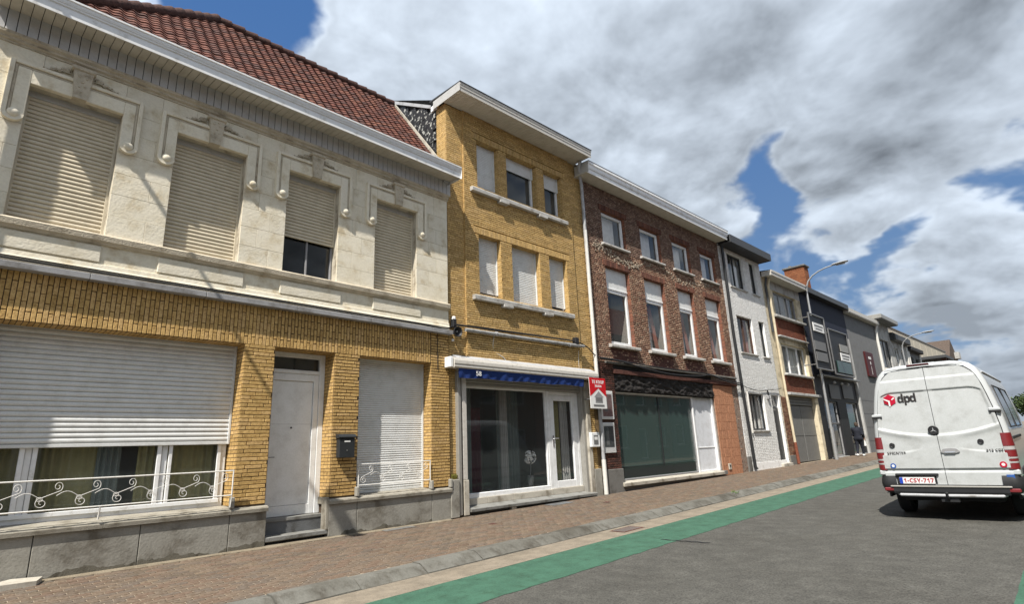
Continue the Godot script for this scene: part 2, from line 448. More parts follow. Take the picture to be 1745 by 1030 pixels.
func cbox(s: SurfaceTool, a: Vector3, b: Vector3, c: float) -> void:
	# a box with chamfered edges
	var m := (a + b) / 2.0
	var h := (b - a) / 2.0
	c = minf(c, minf(h.x, minf(h.y, h.z)) * 0.9)
	for ax in 3:
		for sg in [-1.0, 1.0]:
			var e1 := (ax + 1) % 3
			var e2 := (ax + 2) % 3
			var p: Array = []
			for k in [[-1, -1], [1, -1], [1, 1], [-1, 1]]:
				var v := Vector3.ZERO
				v[ax] = sg * h[ax]
				v[e1] = k[0] * (h[e1] - c)
				v[e2] = k[1] * (h[e2] - c)
				p.append(m + v)
			if sg > 0:
				quad(s, p[0], p[1], p[2], p[3])
			else:
				quad(s, p[3], p[2], p[1], p[0])
	for ax in 3:
		var e1 := (ax + 1) % 3
		var e2 := (ax + 2) % 3
		for s1 in [-1.0, 1.0]:
			for s2 in [-1.0, 1.0]:
				var v := [Vector3.ZERO, Vector3.ZERO, Vector3.ZERO, Vector3.ZERO]
				for k in 4:
					v[k][ax] = (h[ax] - c) * (1.0 if k == 1 or k == 2 else -1.0)
					v[k][e1] = s1 * (h[e1] if k < 2 else h[e1] - c)
					v[k][e2] = s2 * (h[e2] - c if k < 2 else h[e2])
				if s1 * s2 > 0:
					quad(s, m + v[0], m + v[3], m + v[2], m + v[1])
				else:
					quad(s, m + v[0], m + v[1], m + v[2], m + v[3])
	for sx in [-1.0, 1.0]:
		for sy in [-1.0, 1.0]:
			for sz in [-1.0, 1.0]:
				var a1 := m + Vector3(sx * h.x, sy * (h.y - c), sz * (h.z - c))
				var b1 := m + Vector3(sx * (h.x - c), sy * h.y, sz * (h.z - c))
				var c1 := m + Vector3(sx * (h.x - c), sy * (h.y - c), sz * h.z)
				if sx * sy * sz > 0:
					tri(s, a1, b1, c1)
				else:
					tri(s, a1, c1, b1)

func prof_x(s: SurfaceTool, pts: Array, x0: float, x1: float, caps := true) -> void:
	# a closed profile of (z, y) points drawn along x
	var p := PackedVector2Array(pts)
	var area := 0.0
	for i in p.size():
		var q := p[(i + 1) % p.size()]
		area += p[i].x * q.y - q.x * p[i].y
	if area > 0.0:
		p.reverse()
	# now clockwise in (z, y): outward sides seen from +x looking back are anticlockwise
	for i in p.size():
		var a := p[i]
		var b := p[(i + 1) % p.size()]
		quad(s, Vector3(x0, a.y, a.x), Vector3(x0, b.y, b.x), Vector3(x1, b.y, b.x), Vector3(x1, a.y, a.x))
	if caps:
		var t := Geometry2D.triangulate_polygon(p)
		for i in range(0, t.size(), 3):
			var u := [p[t[i]], p[t[i + 1]], p[t[i + 2]]]
			var cr := (u[1] - u[0] as Vector2).cross(u[2] - u[0])
			if cr > 0.0:
				u = [u[0], u[2], u[1]]
			tri(s, Vector3(x1, u[0].y, u[0].x), Vector3(x1, u[1].y, u[1].x), Vector3(x1, u[2].y, u[2].x))
			tri(s, Vector3(x0, u[0].y, u[0].x), Vector3(x0, u[2].y, u[2].x), Vector3(x0, u[1].y, u[1].x))

func prof_z(s: SurfaceTool, pts: Array, z0: float, z1: float) -> void:
	# a closed outline of (x, y) points given thickness along z
	var p := PackedVector2Array(pts)
	var area := 0.0
	for i in p.size():
		var q := p[(i + 1) % p.size()]
		area += p[i].x * q.y - q.x * p[i].y
	if area < 0.0:
		p.reverse()
	for i in p.size():
		var a := p[i]
		var b := p[(i + 1) % p.size()]
		quad(s, Vector3(a.x, a.y, z0), Vector3(b.x, b.y, z0), Vector3(b.x, b.y, z1), Vector3(a.x, a.y, z1))
	var t := Geometry2D.triangulate_polygon(p)
	for i in range(0, t.size(), 3):
		var u := [p[t[i]], p[t[i + 1]], p[t[i + 2]]]
		if (u[1] - u[0] as Vector2).cross(u[2] - u[0]) < 0.0:
			u = [u[0], u[2], u[1]]
		tri(s, Vector3(u[0].x, u[0].y, z1), Vector3(u[1].x, u[1].y, z1), Vector3(u[2].x, u[2].y, z1))
		tri(s, Vector3(u[0].x, u[0].y, z0), Vector3(u[2].x, u[2].y, z0), Vector3(u[1].x, u[1].y, z0))

func tube(s: SurfaceTool, pts: Array, r, sides := 8, caps := true) -> void:
	# a round bar along points; r is a number or one radius a point
	var n := pts.size()
	var rings := []
	var prev := Vector3.ZERO
	for i in n:
		var t: Vector3 = (pts[mini(i + 1, n - 1)] - pts[maxi(i - 1, 0)]).normalized()
		var u := prev - t * prev.dot(t)
		if u.length() < 0.01:
			u = t.cross(Vector3.UP if absf(t.y) < 0.9 else Vector3.RIGHT)
		u = u.normalized()
		prev = u
		var v := t.cross(u)
		var ring := []
		var rad: float = r[i] if r is Array else r
		for k in sides:
			var a := TAU * k / sides
			var d := u * cos(a) + v * sin(a)
			ring.append([pts[i] + d * rad, d])
		rings.append(ring)
	for i in n - 1:
		for k in sides:
			var q := (k + 1) % sides
			for w in [[i, k], [i + 1, q], [i, q], [i, k], [i + 1, k], [i + 1, q]]:
				var e: Array = rings[w[0]][w[1]]
				s.set_normal(e[1])
				s.add_vertex(e[0])
	if caps:
		for e in [[0, 1], [n - 1, -1]]:
			for k in sides:
				var a: Vector3 = rings[e[0]][k][0]
				var b: Vector3 = rings[e[0]][(k + 1) % sides][0]
				if e[1] > 0:
					tri(s, pts[0], b, a)
				else:
					tri(s, pts[n - 1], a, b)

func lathe(s: SurfaceTool, at: Vector3, axis: Vector3, prof: Array, sides := 16) -> void:
	# (along, radius) points turned about an axis, smooth round the axis
	axis = axis.normalized()
	var u := axis.cross(Vector3.UP if absf(axis.y) < 0.9 else Vector3.RIGHT).normalized()
	var v := axis.cross(u)
	for i in prof.size() - 1:
		var p0: Vector2 = prof[i]
		var p1: Vector2 = prof[i + 1]
		var sl := (p1 - p0)
		for k in sides:
			var a0 := TAU * k / sides
			var a1 := TAU * (k + 1) / sides
			var d0 := u * cos(a0) + v * sin(a0)
			var d1 := u * cos(a1) + v * sin(a1)
			var n0 := (d0 * sl.x - axis * sl.y).normalized()
			var n1 := (d1 * sl.x - axis * sl.y).normalized()
			var c := [[at + axis * p0.x + d0 * p0.y, n0], [at + axis * p0.x + d1 * p0.y, n1], [at + axis * p1.x + d1 * p1.y, n1], [at + axis * p1.x + d0 * p1.y, n0]]
			for w in [0, 2, 1, 0, 3, 2]:
				s.set_normal(c[w][1])
				s.add_vertex(c[w][0])

func holed(s: SurfaceTool, x0: float, x1: float, y0: float, y1: float, z: float, holes: Array, depth := 0.0) -> void:
	# an upright face with rectangular openings [x0, x1, y0, y1] and, with a depth, their reveals
	var xs := [x0, x1]
	var ys := [y0, y1]
	for h in holes:
		for v in [h[0], h[1]]:
			if v > x0 and v < x1:
				xs.append(v)
		for v in [h[2], h[3]]:
			if v > y0 and v < y1:
				ys.append(v)
	xs.sort()
	ys.sort()
	for i in xs.size() - 1:
		for j in ys.size() - 1:
			if xs[i + 1] - xs[i] < 0.0005 or ys[j + 1] - ys[j] < 0.0005:
				continue
			var cx: float = (xs[i] + xs[i + 1]) / 2.0
			var cy: float = (ys[j] + ys[j + 1]) / 2.0
			var inside := false
			for h in holes:
				if cx > h[0] and cx < h[1] and cy > h[2] and cy < h[3]:
					inside = true
			if not inside:
				quad(s, Vector3(xs[i], ys[j], z), Vector3(xs[i + 1], ys[j], z), Vector3(xs[i + 1], ys[j + 1], z), Vector3(xs[i], ys[j + 1], z))
	if depth > 0.0:
		var b := z - depth
		for h in holes:
			quad(s, Vector3(h[0], h[2], z), Vector3(h[0], h[2], b), Vector3(h[0], h[3], b), Vector3(h[0], h[3], z))
			quad(s, Vector3(h[1], h[2], b), Vector3(h[1], h[2], z), Vector3(h[1], h[3], z), Vector3(h[1], h[3], b))
			quad(s, Vector3(h[0], h[3], b), Vector3(h[1], h[3], b), Vector3(h[1], h[3], z), Vector3(h[0], h[3], z))
			quad(s, Vector3(h[0], h[2], z), Vector3(h[1], h[2], z), Vector3(h[1], h[2], b), Vector3(h[0], h[2], b))

func brick_rects(x0: float, x1: float, y0: float, y1: float, bl: float, bh: float, j: float, holes: Array, bond := 0.5) -> Array:
	# the bricks of a running bond, cut at openings
	var out := []
	var row := 0
	var y := y0
	while y + bh * 0.5 < y1:
		var ye := minf(y + bh, y1)
		var x := x0 - (bl + j) * fposmod(bond * (row % 2) + 0.13 * (row % 3), 1.0)
		while x < x1 - 0.01:
			var spans := [[maxf(x, x0), minf(x + bl, x1)]]
			for h in holes:
				if (y + ye) / 2.0 > h[2] and (y + ye) / 2.0 < h[3]:
					var nx := []
					for sp in spans:
						if sp[1] <= h[0] or sp[0] >= h[1]:
							nx.append(sp)
						else:
							if sp[0] < h[0]:
								nx.append([sp[0], h[0]])
							if sp[1] > h[1]:
								nx.append([h[1], sp[1]])
					spans = nx
			for sp in spans:
				if sp[1] - sp[0] > 0.025:
					out.append([sp[0], sp[1], y, ye])
			x += bl + j
		y += bh + j
		row += 1
	return out

# ------------------------------------------------------------------ things and parts
func numbered(n: String) -> String:
	if not used.has(n):
		used[n] = 0
		return n
	used[n] += 1
	return "%s_%03d" % [n, used[n]]

func tag(o: Node, label: String, category: String, group := "") -> void:
	o.set_meta("label", label)
	o.set_meta("category", category)
	if group != "":
		o.set_meta("group", group)

func frame(which: int) -> Transform3D:
	if which == 1:
		return Transform3D(Basis(Vector3.UP, deg_to_rad(-A1)), F1)
	if which == 2:
		return Transform3D(Basis(Vector3.UP, deg_to_rad(-A2)), F2)
	return Transform3D()

func thing(called: String, which: int, base: Vector3, label: String, category: String, group := "") -> Node3D:
	# a node at the base of a thing; shapes are then given in the coordinates of its row of houses
	var o := Node3D.new()
	o.name = numbered(called)
	add_child(o)
	var f := frame(which)
	o.transform = Transform3D(f.basis, f * base)
	tag(o, label, category, group)
	H = o
	HO = base
	return o

func part(called: String, what, m: String, at := Vector3.ZERO, parent: Node3D = null) -> MeshInstance3D:
	var o := MeshInstance3D.new()
	o.name = called
	o.mesh = what.commit() if what is SurfaceTool else what
	o.material_override = M[m]
	if parent == null:
		o.position = at - HO
		H.add_child(o, true)
	else:
		o.position = at - HO - parent.position
		parent.add_child(o, true)
	return o

func group_part(called: String, at := Vector3.ZERO) -> Node3D:
	var o := Node3D.new()
	o.name = called
	o.position = at - HO
	H.add_child(o, true)
	return o

func structure(called: String, what, m: String, at := Vector3.ZERO) -> MeshInstance3D:
	var o := MeshInstance3D.new()
	o.name = called
	o.mesh = what.commit() if what is SurfaceTool else what
	o.material_override = M[m]
	o.position = at
	o.set_meta("kind", "structure")
	add_child(o, true)
	return o

func size_mesh(w: float, h: float, d: float, c: float) -> Mesh:
	# shared chamfered blocks, their back lower left corner at the origin
	var key := "%d_%d_%d_%d" % [roundi(w * 1000), roundi(h * 1000), roundi(d * 1000), roundi(c * 10000)]
	if not mesh_cache.has(key):
		var s := S()
		cbox(s, Vector3.ZERO, Vector3(w, h, d), c)
		mesh_cache[key] = s.commit()
	return mesh_cache[key]

func one(x0: float, x1: float, y0: float, y1: float, z0: float, z1: float, c := 0.004) -> SurfaceTool:
	var s := S()
	if c > 0.0:
		cbox(s, Vector3(x0, y0, z0), Vector3(x1, y1, z1), c)
	else:
		bx(s, x0, x1, y0, y1, z0, z1)
	return s

func words(text: String, size: float, depth: float, font := "Droid Sans") -> TextMesh:
	var t := TextMesh.new()
	var f := SystemFont.new()
	f.font_names = PackedStringArray([font])
	f.font_weight = 700
	t.font = f
	t.text = text
	t.font_size = 32
	t.pixel_size = size / 32.0
	t.depth = depth
	return t

func slat_mesh(w: float, h: float, bulge: float) -> Mesh:
	var key := "slat_%d_%d_%d" % [roundi(w * 1000), roundi(h * 10000), roundi(bulge * 10000)]
	if not mesh_cache.has(key):
		var s := S()
		prof_x(s, [Vector2(-0.006, 0.0), Vector2(-0.004, h * 0.13), Vector2(bulge * 0.55, h * 0.17), Vector2(bulge, h * 0.38), Vector2(bulge, h * 0.66), Vector2(bulge * 0.5, h * 0.93), Vector2(-0.004, h), Vector2(-0.010, h * 0.5)], 0.0, w)
		mesh_cache[key] = s.commit()
	return mesh_cache[key]

func shutter(called: String, x0: float, x1: float, y0: float, y1: float, z: float, pitch: float, m: String, bulge := 0.011) -> Node3D:
	# a roller shutter: slats between two side rails, with a heavier bottom bar
	var g := group_part(called, Vector3((x0 + x1) / 2.0, y0, z))
	var n := maxi(1, roundi((y1 - y0 - 0.05) / pitch))
	var p := (y1 - y0 - 0.05) / n
	for i in n:
		part("slat", slat_mesh(x1 - x0 - 0.06, p, bulge), m, Vector3(x0 + 0.03, y0 + 0.05 + i * p, z + rng.randf_range(-0.0015, 0.0015)), g)
	part("bottom_bar", one(x0 + 0.03, x1 - 0.03, y0, y0 + 0.046, z - 0.008, z + bulge + 0.004, 0.004), m, Vector3.ZERO, g)
	for sx in [[x0, x0 + 0.034], [x1 - 0.034, x1]]:
		part("side_rail", one(sx[0], sx[1], y0, y1, z - 0.02, z + 0.03, 0.003), m, Vector3.ZERO, g)
	return g

func window(called: String, x0: float, x1: float, y0: float, y1: float, z: float, fw: float, m: String, gl := "glass", mullions: Array = [], split := 0.0) -> Node3D:
	# a framed window; mullions are x positions, split the height of a crossbar
	var g := group_part(called, Vector3((x0 + x1) / 2.0, y0, z))
	var s := S()
	for q in [[x0, x1, y0, y0 + fw], [x0, x1, y1 - fw, y1], [x0, x0 + fw, y0 + fw, y1 - fw], [x1 - fw, x1, y0 + fw, y1 - fw]]:
		cbox(s, Vector3(q[0], q[2], z - 0.04), Vector3(q[1], q[3], z + 0.03), 0.006)
	part("frame", s, m, Vector3.ZERO, g)
	var xs := [x0 + fw * 0.7]
	for mx in mullions:
		part("mullion", one(mx - fw * 0.5, mx + fw * 0.5, y0 + fw, y1 - fw, z - 0.038, z + 0.024, 0.005), m, Vector3.ZERO, g)
		xs.append(mx)
	xs.append(x1 - fw * 0.7)
	if split > 0.0:
		part("crossbar", one(x0 + fw, x1 - fw, split - fw * 0.5, split + fw * 0.5, z - 0.036, z + 0.02, 0.005), m, Vector3.ZERO, g)
	for i in xs.size() - 1:
		var p := S()
		quad(p, Vector3(xs[i], y0 + fw * 0.7, z - 0.01), Vector3(xs[i + 1], y0 + fw * 0.7, z - 0.01), Vector3(xs[i + 1], y1 - fw * 0.7, z - 0.01), Vector3(xs[i], y1 - fw * 0.7, z - 0.01))
		part("pane", p, gl, Vector3.ZERO, g)
	return g

func room(x0: float, x1: float, y0: float, y1: float, z: float, depth: float, m := "room_dark") -> void:
	# what lies behind a window: back, sides, floor and ceiling
	var s := S()
	var b := z - depth
	quad(s, Vector3(x0, y0, b), Vector3(x1, y0, b), Vector3(x1, y1, b), Vector3(x0, y1, b))
	quad(s, Vector3(x0, y0, z), Vector3(x0, y0, b), Vector3(x0, y1, b), Vector3(x0, y1, z))
	quad(s, Vector3(x1, y0, b), Vector3(x1, y0, z), Vector3(x1, y1, z), Vector3(x1, y1, b))
	quad(s, Vector3(x0, y1, b), Vector3(x1, y1, b), Vector3(x1, y1, z), Vector3(x0, y1, z))
	quad(s, Vector3(x0, y0, z), Vector3(x1, y0, z), Vector3(x1, y0, b), Vector3(x0, y0, b))
	part("room", s, m)

func curtain(x0: float, x1: float, y0: float, y1: float, z: float, m: String, folds := 0.09, deep := 0.03) -> void:
	var s := S()
	var n := maxi(6, roundi((x1 - x0) / (folds / 6.0)))
	var ph := rng.randf() * 6.0
	var prev := Vector2.ZERO
	for i in n + 1:
		var x := lerpf(x0, x1, float(i) / n)
		var zz := z + deep * sin(x / folds * TAU + ph + 1.3 * sin(x * 5.0 + ph)) * (0.7 + 0.3 * sin(x * 9.0))
		if i > 0:
			quad(s, Vector3(prev.x, y0, prev.y), Vector3(x, y0, zz), Vector3(x, y1, zz), Vector3(prev.x, y1, prev.y))
		prev = Vector2(x, zz)
	part("curtain", s, m)

# ------------------------------------------------------------------ ground
func facade_z(x: float) -> float:
	if x < 8.2:
		return F1.z + tan(deg_to_rad(A1)) * (x - F1.x)
	return F2.z + tan(deg_to_rad(A2)) * (x - F2.x)

func pav_y(x: float, z: float) -> float:
	var t := clampf((z + 6.9) / (facade_z(x) + 6.9), 0.0, 1.3)
	return SL * x + 0.11 + t * (0.05 + maxf(0.0, 8.0 - x) * 0.0125)

func sheet(called: String, m: String, xs: Array, z0: float, z1: float, lift: float, wob := 0.0) -> void:
	var s := S()
	var edge := noise(FastNoiseLite.TYPE_SIMPLEX_SMOOTH, 1.1, 5, 31, 0.75)
	for i in xs.size() - 1:
		var a: float = xs[i]
		var b: float = xs[i + 1]
		var wa := wob * edge.get_noise_1d(a)
		var wb := wob * edge.get_noise_1d(b)
		quad(s, Vector3(a, SL * a + lift, z1 + wa), Vector3(b, SL * b + lift, z1 + wb), Vector3(b, SL * b + lift, z0 + wb * 0.4), Vector3(a, SL * a + lift, z0 + wa * 0.4))
	structure(called, s, m)

func steps(a: float, b: float, d: float) -> Array:
	var o := []
	var n := ceili((b - a) / d)
	for i in n + 1:
		o.append(lerpf(a, b, float(i) / n))
	return o

func build_ground() -> void:
	var g := S()
	quad(g, Vector3(-300, SL * -300 - 0.06, 300), Vector3(900, SL * 900 - 0.06, 300), Vector3(900, SL * 900 - 0.06, -600), Vector3(-300, SL * -300 - 0.06, -600))
	structure("ground", g, "soil")
	sheet("road", "asphalt", [-30.0, 260.0], -6.55, 0.75, 0.0)
	sheet("gutter", "gutter", steps(-12, 120, 0.35), -6.53, -5.935, 0.004, 0.004)
	sheet("cycle_strip", "green_paint", steps(0, 60, 0.05), -5.93, -4.875, 0.0042, 0.05)
	sheet("near_cycle_strip", "green_paint", steps(-6, 60, 0.1), -0.70, 0.35, 0.004, 0.04)
	# kerb stones, a metre each
	var kerb := Node3D.new()
	kerb.name = "kerb"
	kerb.set_meta("kind", "structure")
	add_child(kerb)
	var ks := S()
	prof_x(ks, [Vector2(-6.90, -0.12), Vector2(-6.90, 0.107), Vector2(-6.885, 0.113), Vector2(-6.735, 0.111), Vector2(-6.70, 0.100), Vector2(-6.545, 0.012), Vector2(-6.53, -0.12)], 0.012, 1.0)
	var km := ks.commit()
	for i in 62:
		var o := MeshInstance3D.new()
		o.name = "kerb_stone"
		o.mesh = km
		o.material_override = M.kerb
		var x := -2.0 + i * 1.006
		o.transform = Transform3D(Basis(Vector3.BACK, atan(SL)), Vector3(x, SL * x + rng.randf_range(-0.007, 0.007), rng.randf_range(-0.010, 0.010)))
		kerb.add_child(o, true)
	# the near kerb and pavement behind the camera
	var nk := S()
	prof_x(nk, [Vector2(0.55, -0.1), Vector2(0.57, 0.11), Vector2(0.80, 0.115), Vector2(0.80, -0.1)], -6.0, 60.0)
	var nko := structure("near_kerb", nk, "kerb")
	nko.rotation.z = atan(SL)
	var np := S()
	quad(np, Vector3(-20, SL * -20 + 0.112, 5.2), Vector3(120, SL * 120 + 0.112, 5.2), Vector3(120, SL * 120 + 0.112, 0.79), Vector3(-20, SL * -20 + 0.112, 0.79))
	structure("near_pavement", np, "paver1")
	# pavement bed
	var pb := S()
	var xs := steps(-6, 75, 1.0)
	for i in xs.size() - 1:
		var zs := [-6.89, -7.9, -8.9, -10.3]
		for k in 3:
			var q := []
			for v in [[i, k], [i + 1, k], [i + 1, k + 1], [i, k + 1]]:
				var xx: float = xs[v[0]]
				var zz: float = zs[v[1]]
				q.append(Vector3(xx, pav_y(xx, zz) - 0.007, zz))
			quad(pb, q[0], q[1], q[2], q[3])
	var bed := structure("pavement", pb, "joint_sand")
	# pavers: octagons in a running bond, sand showing at their cut corners
	var L := 0.198
	var Wd := 0.099
	var J := 0.006
	var C := 0.027
	var ol := [Vector2(C, 0), Vector2(L - C, 0), Vector2(L, C), Vector2(L, Wd - C), Vector2(L - C, Wd), Vector2(C, Wd), Vector2(0, Wd - C), Vector2(0, C)]
	var pm := S()
	var inner := []
	for v in ol:
		inner.append(Vector2(lerpf(v.x, L / 2, 0.045), lerpf(v.y, Wd / 2, 0.075)))
	for k in range(1, 7):
		tri(pm, Vector3(inner[0].x, 0, -inner[0].y), Vector3(inner[k].x, 0, -inner[k].y), Vector3(inner[k + 1].x, 0, -inner[k + 1].y))
	for k in 8:
		var a: Vector2 = ol[k]
		var b: Vector2 = ol[(k + 1) % 8]
		var c: Vector2 = inner[(k + 1) % 8]
		var d: Vector2 = inner[k]
		quad(pm, Vector3(a.x, -0.008, -a.y), Vector3(b.x, -0.008, -b.y), Vector3(c.x, 0, -c.y), Vector3(d.x, 0, -d.y))
	var paver := pm.commit()
	var cam := Vector3(0, 1.6, 0)
	var far := S()
	var cells := []
	var row := 0
	var z := -6.905
	while z > -9.95:
		var x := 0.6 - (L + J) * 0.5 * (row % 2)
		while x < 34.0:
			var zf := facade_z(x)
			var stop := zf + (0.17 if x < 8.1 else 0.02)
			if z - Wd > stop - 0.05 and (x > 11.0 or pixel_in_view(x, z)):
				cells.append([Vector3(x, 0, z).distance_to(Vector3(1.2, 0, 0)), x, z])
			x += L + J
		z -= Wd + J
		row += 1
	cells.sort_custom(func(p, q): return p[0] < q[0])
	var tone := [[0.142, 0.112, 0.086], [0.158, 0.122, 0.092], [0.130, 0.106, 0.086], [0.148, 0.107, 0.080]]
	for n in cells.size():
		var x: float = cells[n][1]
		var zz: float = cells[n][2]
		var y0 := pav_y(x, zz) + rng.randf_range(-0.0015, 0.0015)
		var dx := (pav_y(x + L, zz) - pav_y(x, zz)) / L
		var dz := (pav_y(x, zz) - pav_y(x, zz - Wd)) / Wd
		if n < 300:
			var o := MeshInstance3D.new()
			o.name = "paver"
			o.mesh = paver
			o.material_override = M["paver%d" % rng.randi_range(0, 3)]
			o.transform = Transform3D(Basis(Vector3(1, dx, 0), Vector3.UP, Vector3(0, dz, 1)), Vector3(x, y0, zz))
			bed.add_child(o, true)
		else:
			var t: Array = tone[rng.randi_range(0, 3)]
			var k := rng.randf_range(0.85, 1.12)
			far.set_color(Color(t[0] * k, t[1] * k, t[2] * k))
			var P := func(v: Vector2, h: float) -> Vector3: return Vector3(x + v.x, y0 + dx * v.x - dz * v.y + h, zz - v.y)
			for e in range(1, 7):
				tri(far, P.call(inner[0], 0.0), P.call(inner[e], 0.0), P.call(inner[e + 1], 0.0))
			for e in 8:
				quad(far, P.call(ol[e], -0.008), P.call(ol[(e + 1) % 8], -0.008), P.call(inner[(e + 1) % 8], 0.0), P.call(inner[e], 0.0))
	var fo := MeshInstance3D.new()
	fo.name = "distant_pavers"
	fo.mesh = far.commit()
	fo.material_override = M.paver_joined
	fo.set_meta("kind", "stuff")
	bed.add_child(fo)
	# beyond, the paving is too far away to tell its pieces apart
	var ps := S()
	quad(ps, Vector3(34.0, pav_y(34, -6.9), -6.9), Vector3(75, pav_y(75, -6.9), -6.9), Vector3(75, pav_y(75, -9.4), -9.4), Vector3(34.0, pav_y(34, -9.4), -9.4))
	structure("far_pavement", ps, "paver1")
	# a strip of sand along the foot of the limestone house
	var sd := S()
	var sx := steps(-1.0, 8.1, 0.15)
	for i in sx.size() - 1:
		var a: float = sx[i]
		var b: float = sx[i + 1]
		var wa := 0.135 + 0.02 * sin(a * 3.3) + 0.012 * sin(a * 11.0)
		var wb := 0.135 + 0.02 * sin(b * 3.3) + 0.012 * sin(b * 11.0)
		var za := facade_z(a) + 0.04
		var zb := facade_z(b) + 0.04
		quad(sd, Vector3(a, pav_y(a, za + wa) + 0.002, za + wa), Vector3(b, pav_y(b, zb + wb) + 0.002, zb + wb), Vector3(b, pav_y(b, zb) + 0.022, zb - 0.06), Vector3(a, pav_y(a, za) + 0.022, za - 0.06))
	structure("sand_strip", sd, "sand")

func pixel_in_view(x: float, z: float) -> bool:
	var c: Camera3D = get_node("camera")
	var v := c.transform.affine_inverse() * Vector3(x, SL * x + 0.12, z)
	if v.z > -0.5:
		return false
	return absf(v.x / -v.z) < 0.98 and v.y / -v.z > -0.60

# ------------------------------------------------------------------ the limestone house with the tiled roof
func build_limestone_house() -> void:
	var XL := -8.32
	var T := thing("limestone_house", 1, Vector3(-4.1, 0.25, 0.0), "cream limestone house with yellow brick ground floor and red tiled roof", "house")
	var wins := [[-7.80, -6.66], [-5.885, -4.735], [-3.945, -2.86], [-2.0, -0.915]]
	# core walls
	var c := S()
	var low := [[XL + 0.5, -4.49, 0.9, 3.545], [-3.97, -2.815, 0.2, 3.545], [-2.275, -0.50, 0.9, 3.545]]
	holed(c, XL, 0.0, -0.2, 4.30, -0.012, low, 0.46)
	part("ground_floor_wall", c, "dark_mortar")
	c = S()
	var up := []
	for w in wins:
		up.append([w[0], w[1], 4.98, 7.0])
	holed(c, XL, 0.0, 4.30, 8.10, -0.02, up, 0.26)
	part("upper_wall", c, "stone_joint")
	c = S()
	quad(c, Vector3(XL, -0.2, -6.0), Vector3(XL, -0.2, -0.012), Vector3(XL, 8.1, -0.012), Vector3(XL, 8.1, -6.0))
	quad(c, Vector3(0, 8.1, -6), Vector3(XL, 8.1, -6), Vector3(XL, -0.2, -6), Vector3(0, -0.2, -6))
	part("side_wall", c, "limestone_b")
	# ashlar blocks
	var course := [[4.955, 5.30], [5.306, 5.655], [5.661, 6.01], [6.016, 6.365], [6.371, 6.72], [6.726, 7.075], [7.081, 7.555]]
	for k in course.size():
		var y0: float = course[k][0]
		var y1: float = course[k][1]
		var spans := []
		if y0 < 6.99:
			var x := XL
			for w in wins:
				spans.append([x, w[0]])
				x = w[1]
			spans.append([x, 0.0])
		else:
			spans.append([XL, 0.0])
		for sp in spans:
			var n := maxi(1, roundi((sp[1] - sp[0]) / 0.52))
			if n == 1 and k % 2 == 0:
				n = 2
			var cut := []
			for i in n + 1:
				var q: float = lerpf(sp[0], sp[1], float(i) / n)
				if i > 0 and i < n:
					q += 0.11 * (1 if k % 2 == 0 else -1)
				cut.append(q)
			for i in n:
				var yt := y1
				part("stone_block", one(cut[i] + 0.0015, cut[i + 1] - 0.0015, y0 - 0.0015, yt + 0.0015, -0.06, rng.randf_range(-0.0015, 0.0015), 0.003), "limestone" if rng.randf() < 0.6 else "limestone_b")
	# window surrounds
	for i in 4:
		limestone_window(wins[i][0], wins[i][1], i)
	# sill course, frieze of panels, lower moulding
	var s := S()
	prof_x(s, [Vector2(-0.05, 4.80), Vector2(0.03, 4.80), Vector2(0.05, 4.83), Vector2(0.075, 4.85), Vector2(0.085, 4.93), Vector2(0.06, 4.955), Vector2(-0.05, 4.965)], XL, 0.005)
	part("sill_course", s, "limestone_weathered")
	s = S()
	prof_x(s, [Vector2(-0.05, 4.51), Vector2(0.004, 4.51), Vector2(0.004, 4.80), Vector2(-0.05, 4.80)], XL, 0.0)
	part("panel_field", s, "limestone")
	for q in [[-7.9, -6.67], [-5.93, -4.62], [-3.98, -2.755], [-2.03, -0.807]]:
		part("raised_panel", one(q[0], q[1], 4.525, 4.775, -0.02, 0.032, 0.012), "limestone_b")
	s = S()
	prof_x(s, [Vector2(-0.05, 4.34), Vector2(0.03, 4.34), Vector2(0.05, 4.40), Vector2(0.035, 4.44), Vector2(0.028, 4.50), Vector2(0.006, 4.51), Vector2(-0.05, 4.51)], XL, 0.0)
	part("lower_moulding", s, "limestone")
	s = S()
	var zx := XL
	while zx < 0.02:
		cbox(s, Vector3(zx, 4.225, -0.05), Vector3(minf(zx + 1.55, 0.04), 4.315, 0.13), 0.006)
		zx += 1.556
	part("drip_strip", s, "grey_strip")
	# crown moulding under the boarded frieze
	s = S()
	prof_x(s, [Vector2(-0.05, 7.555), Vector2(0.015, 7.555), Vector2(0.02, 7.58), Vector2(0.05, 7.60), Vector2(0.055, 7.63), Vector2(0.09, 7.66), Vector2(0.095, 7.70), Vector2(-0.05, 7.705)], XL, 0.012)
	part("crown_moulding", s, "limestone_weathered")
	# boarded frieze and soffit, then the gutter
	var x := -8.298
	var fb := one(0.0, 0.1125, 7.70, 8.075, 0.032, 0.046, 0.004).commit()
	var so := S()
	prof_x(so, [Vector2(0.02, 8.065), Vector2(0.47, 8.018), Vector2(0.47, 8.032), Vector2(0.02, 8.08)], 0.0, 0.1135)
	var sof := so.commit()
	part("frieze_backing", one(XL, 0.02, 7.70, 8.10, -0.05, 0.03, 0.0), "van_seam")
	part("soffit_backing", one(XL, 0.02, 8.085, 8.10, 0.02, 0.45, 0.0), "van_seam")
	while x < -0.02:
		part("frieze_board", fb, "siding", Vector3(x, 0, 0))
		part("soffit_board", sof, "soffit", Vector3(x, 0, 0))
		x += 0.1215
	s = S()
	prof_x(s, [Vector2(0.47, 8.005), Vector2(0.485, 8.005), Vector2(0.487, 8.145), Vector2(0.47, 8.145)], XL - 0.1, 0.03)
	part("fascia_board", s, "fascia_white")
	s = S()
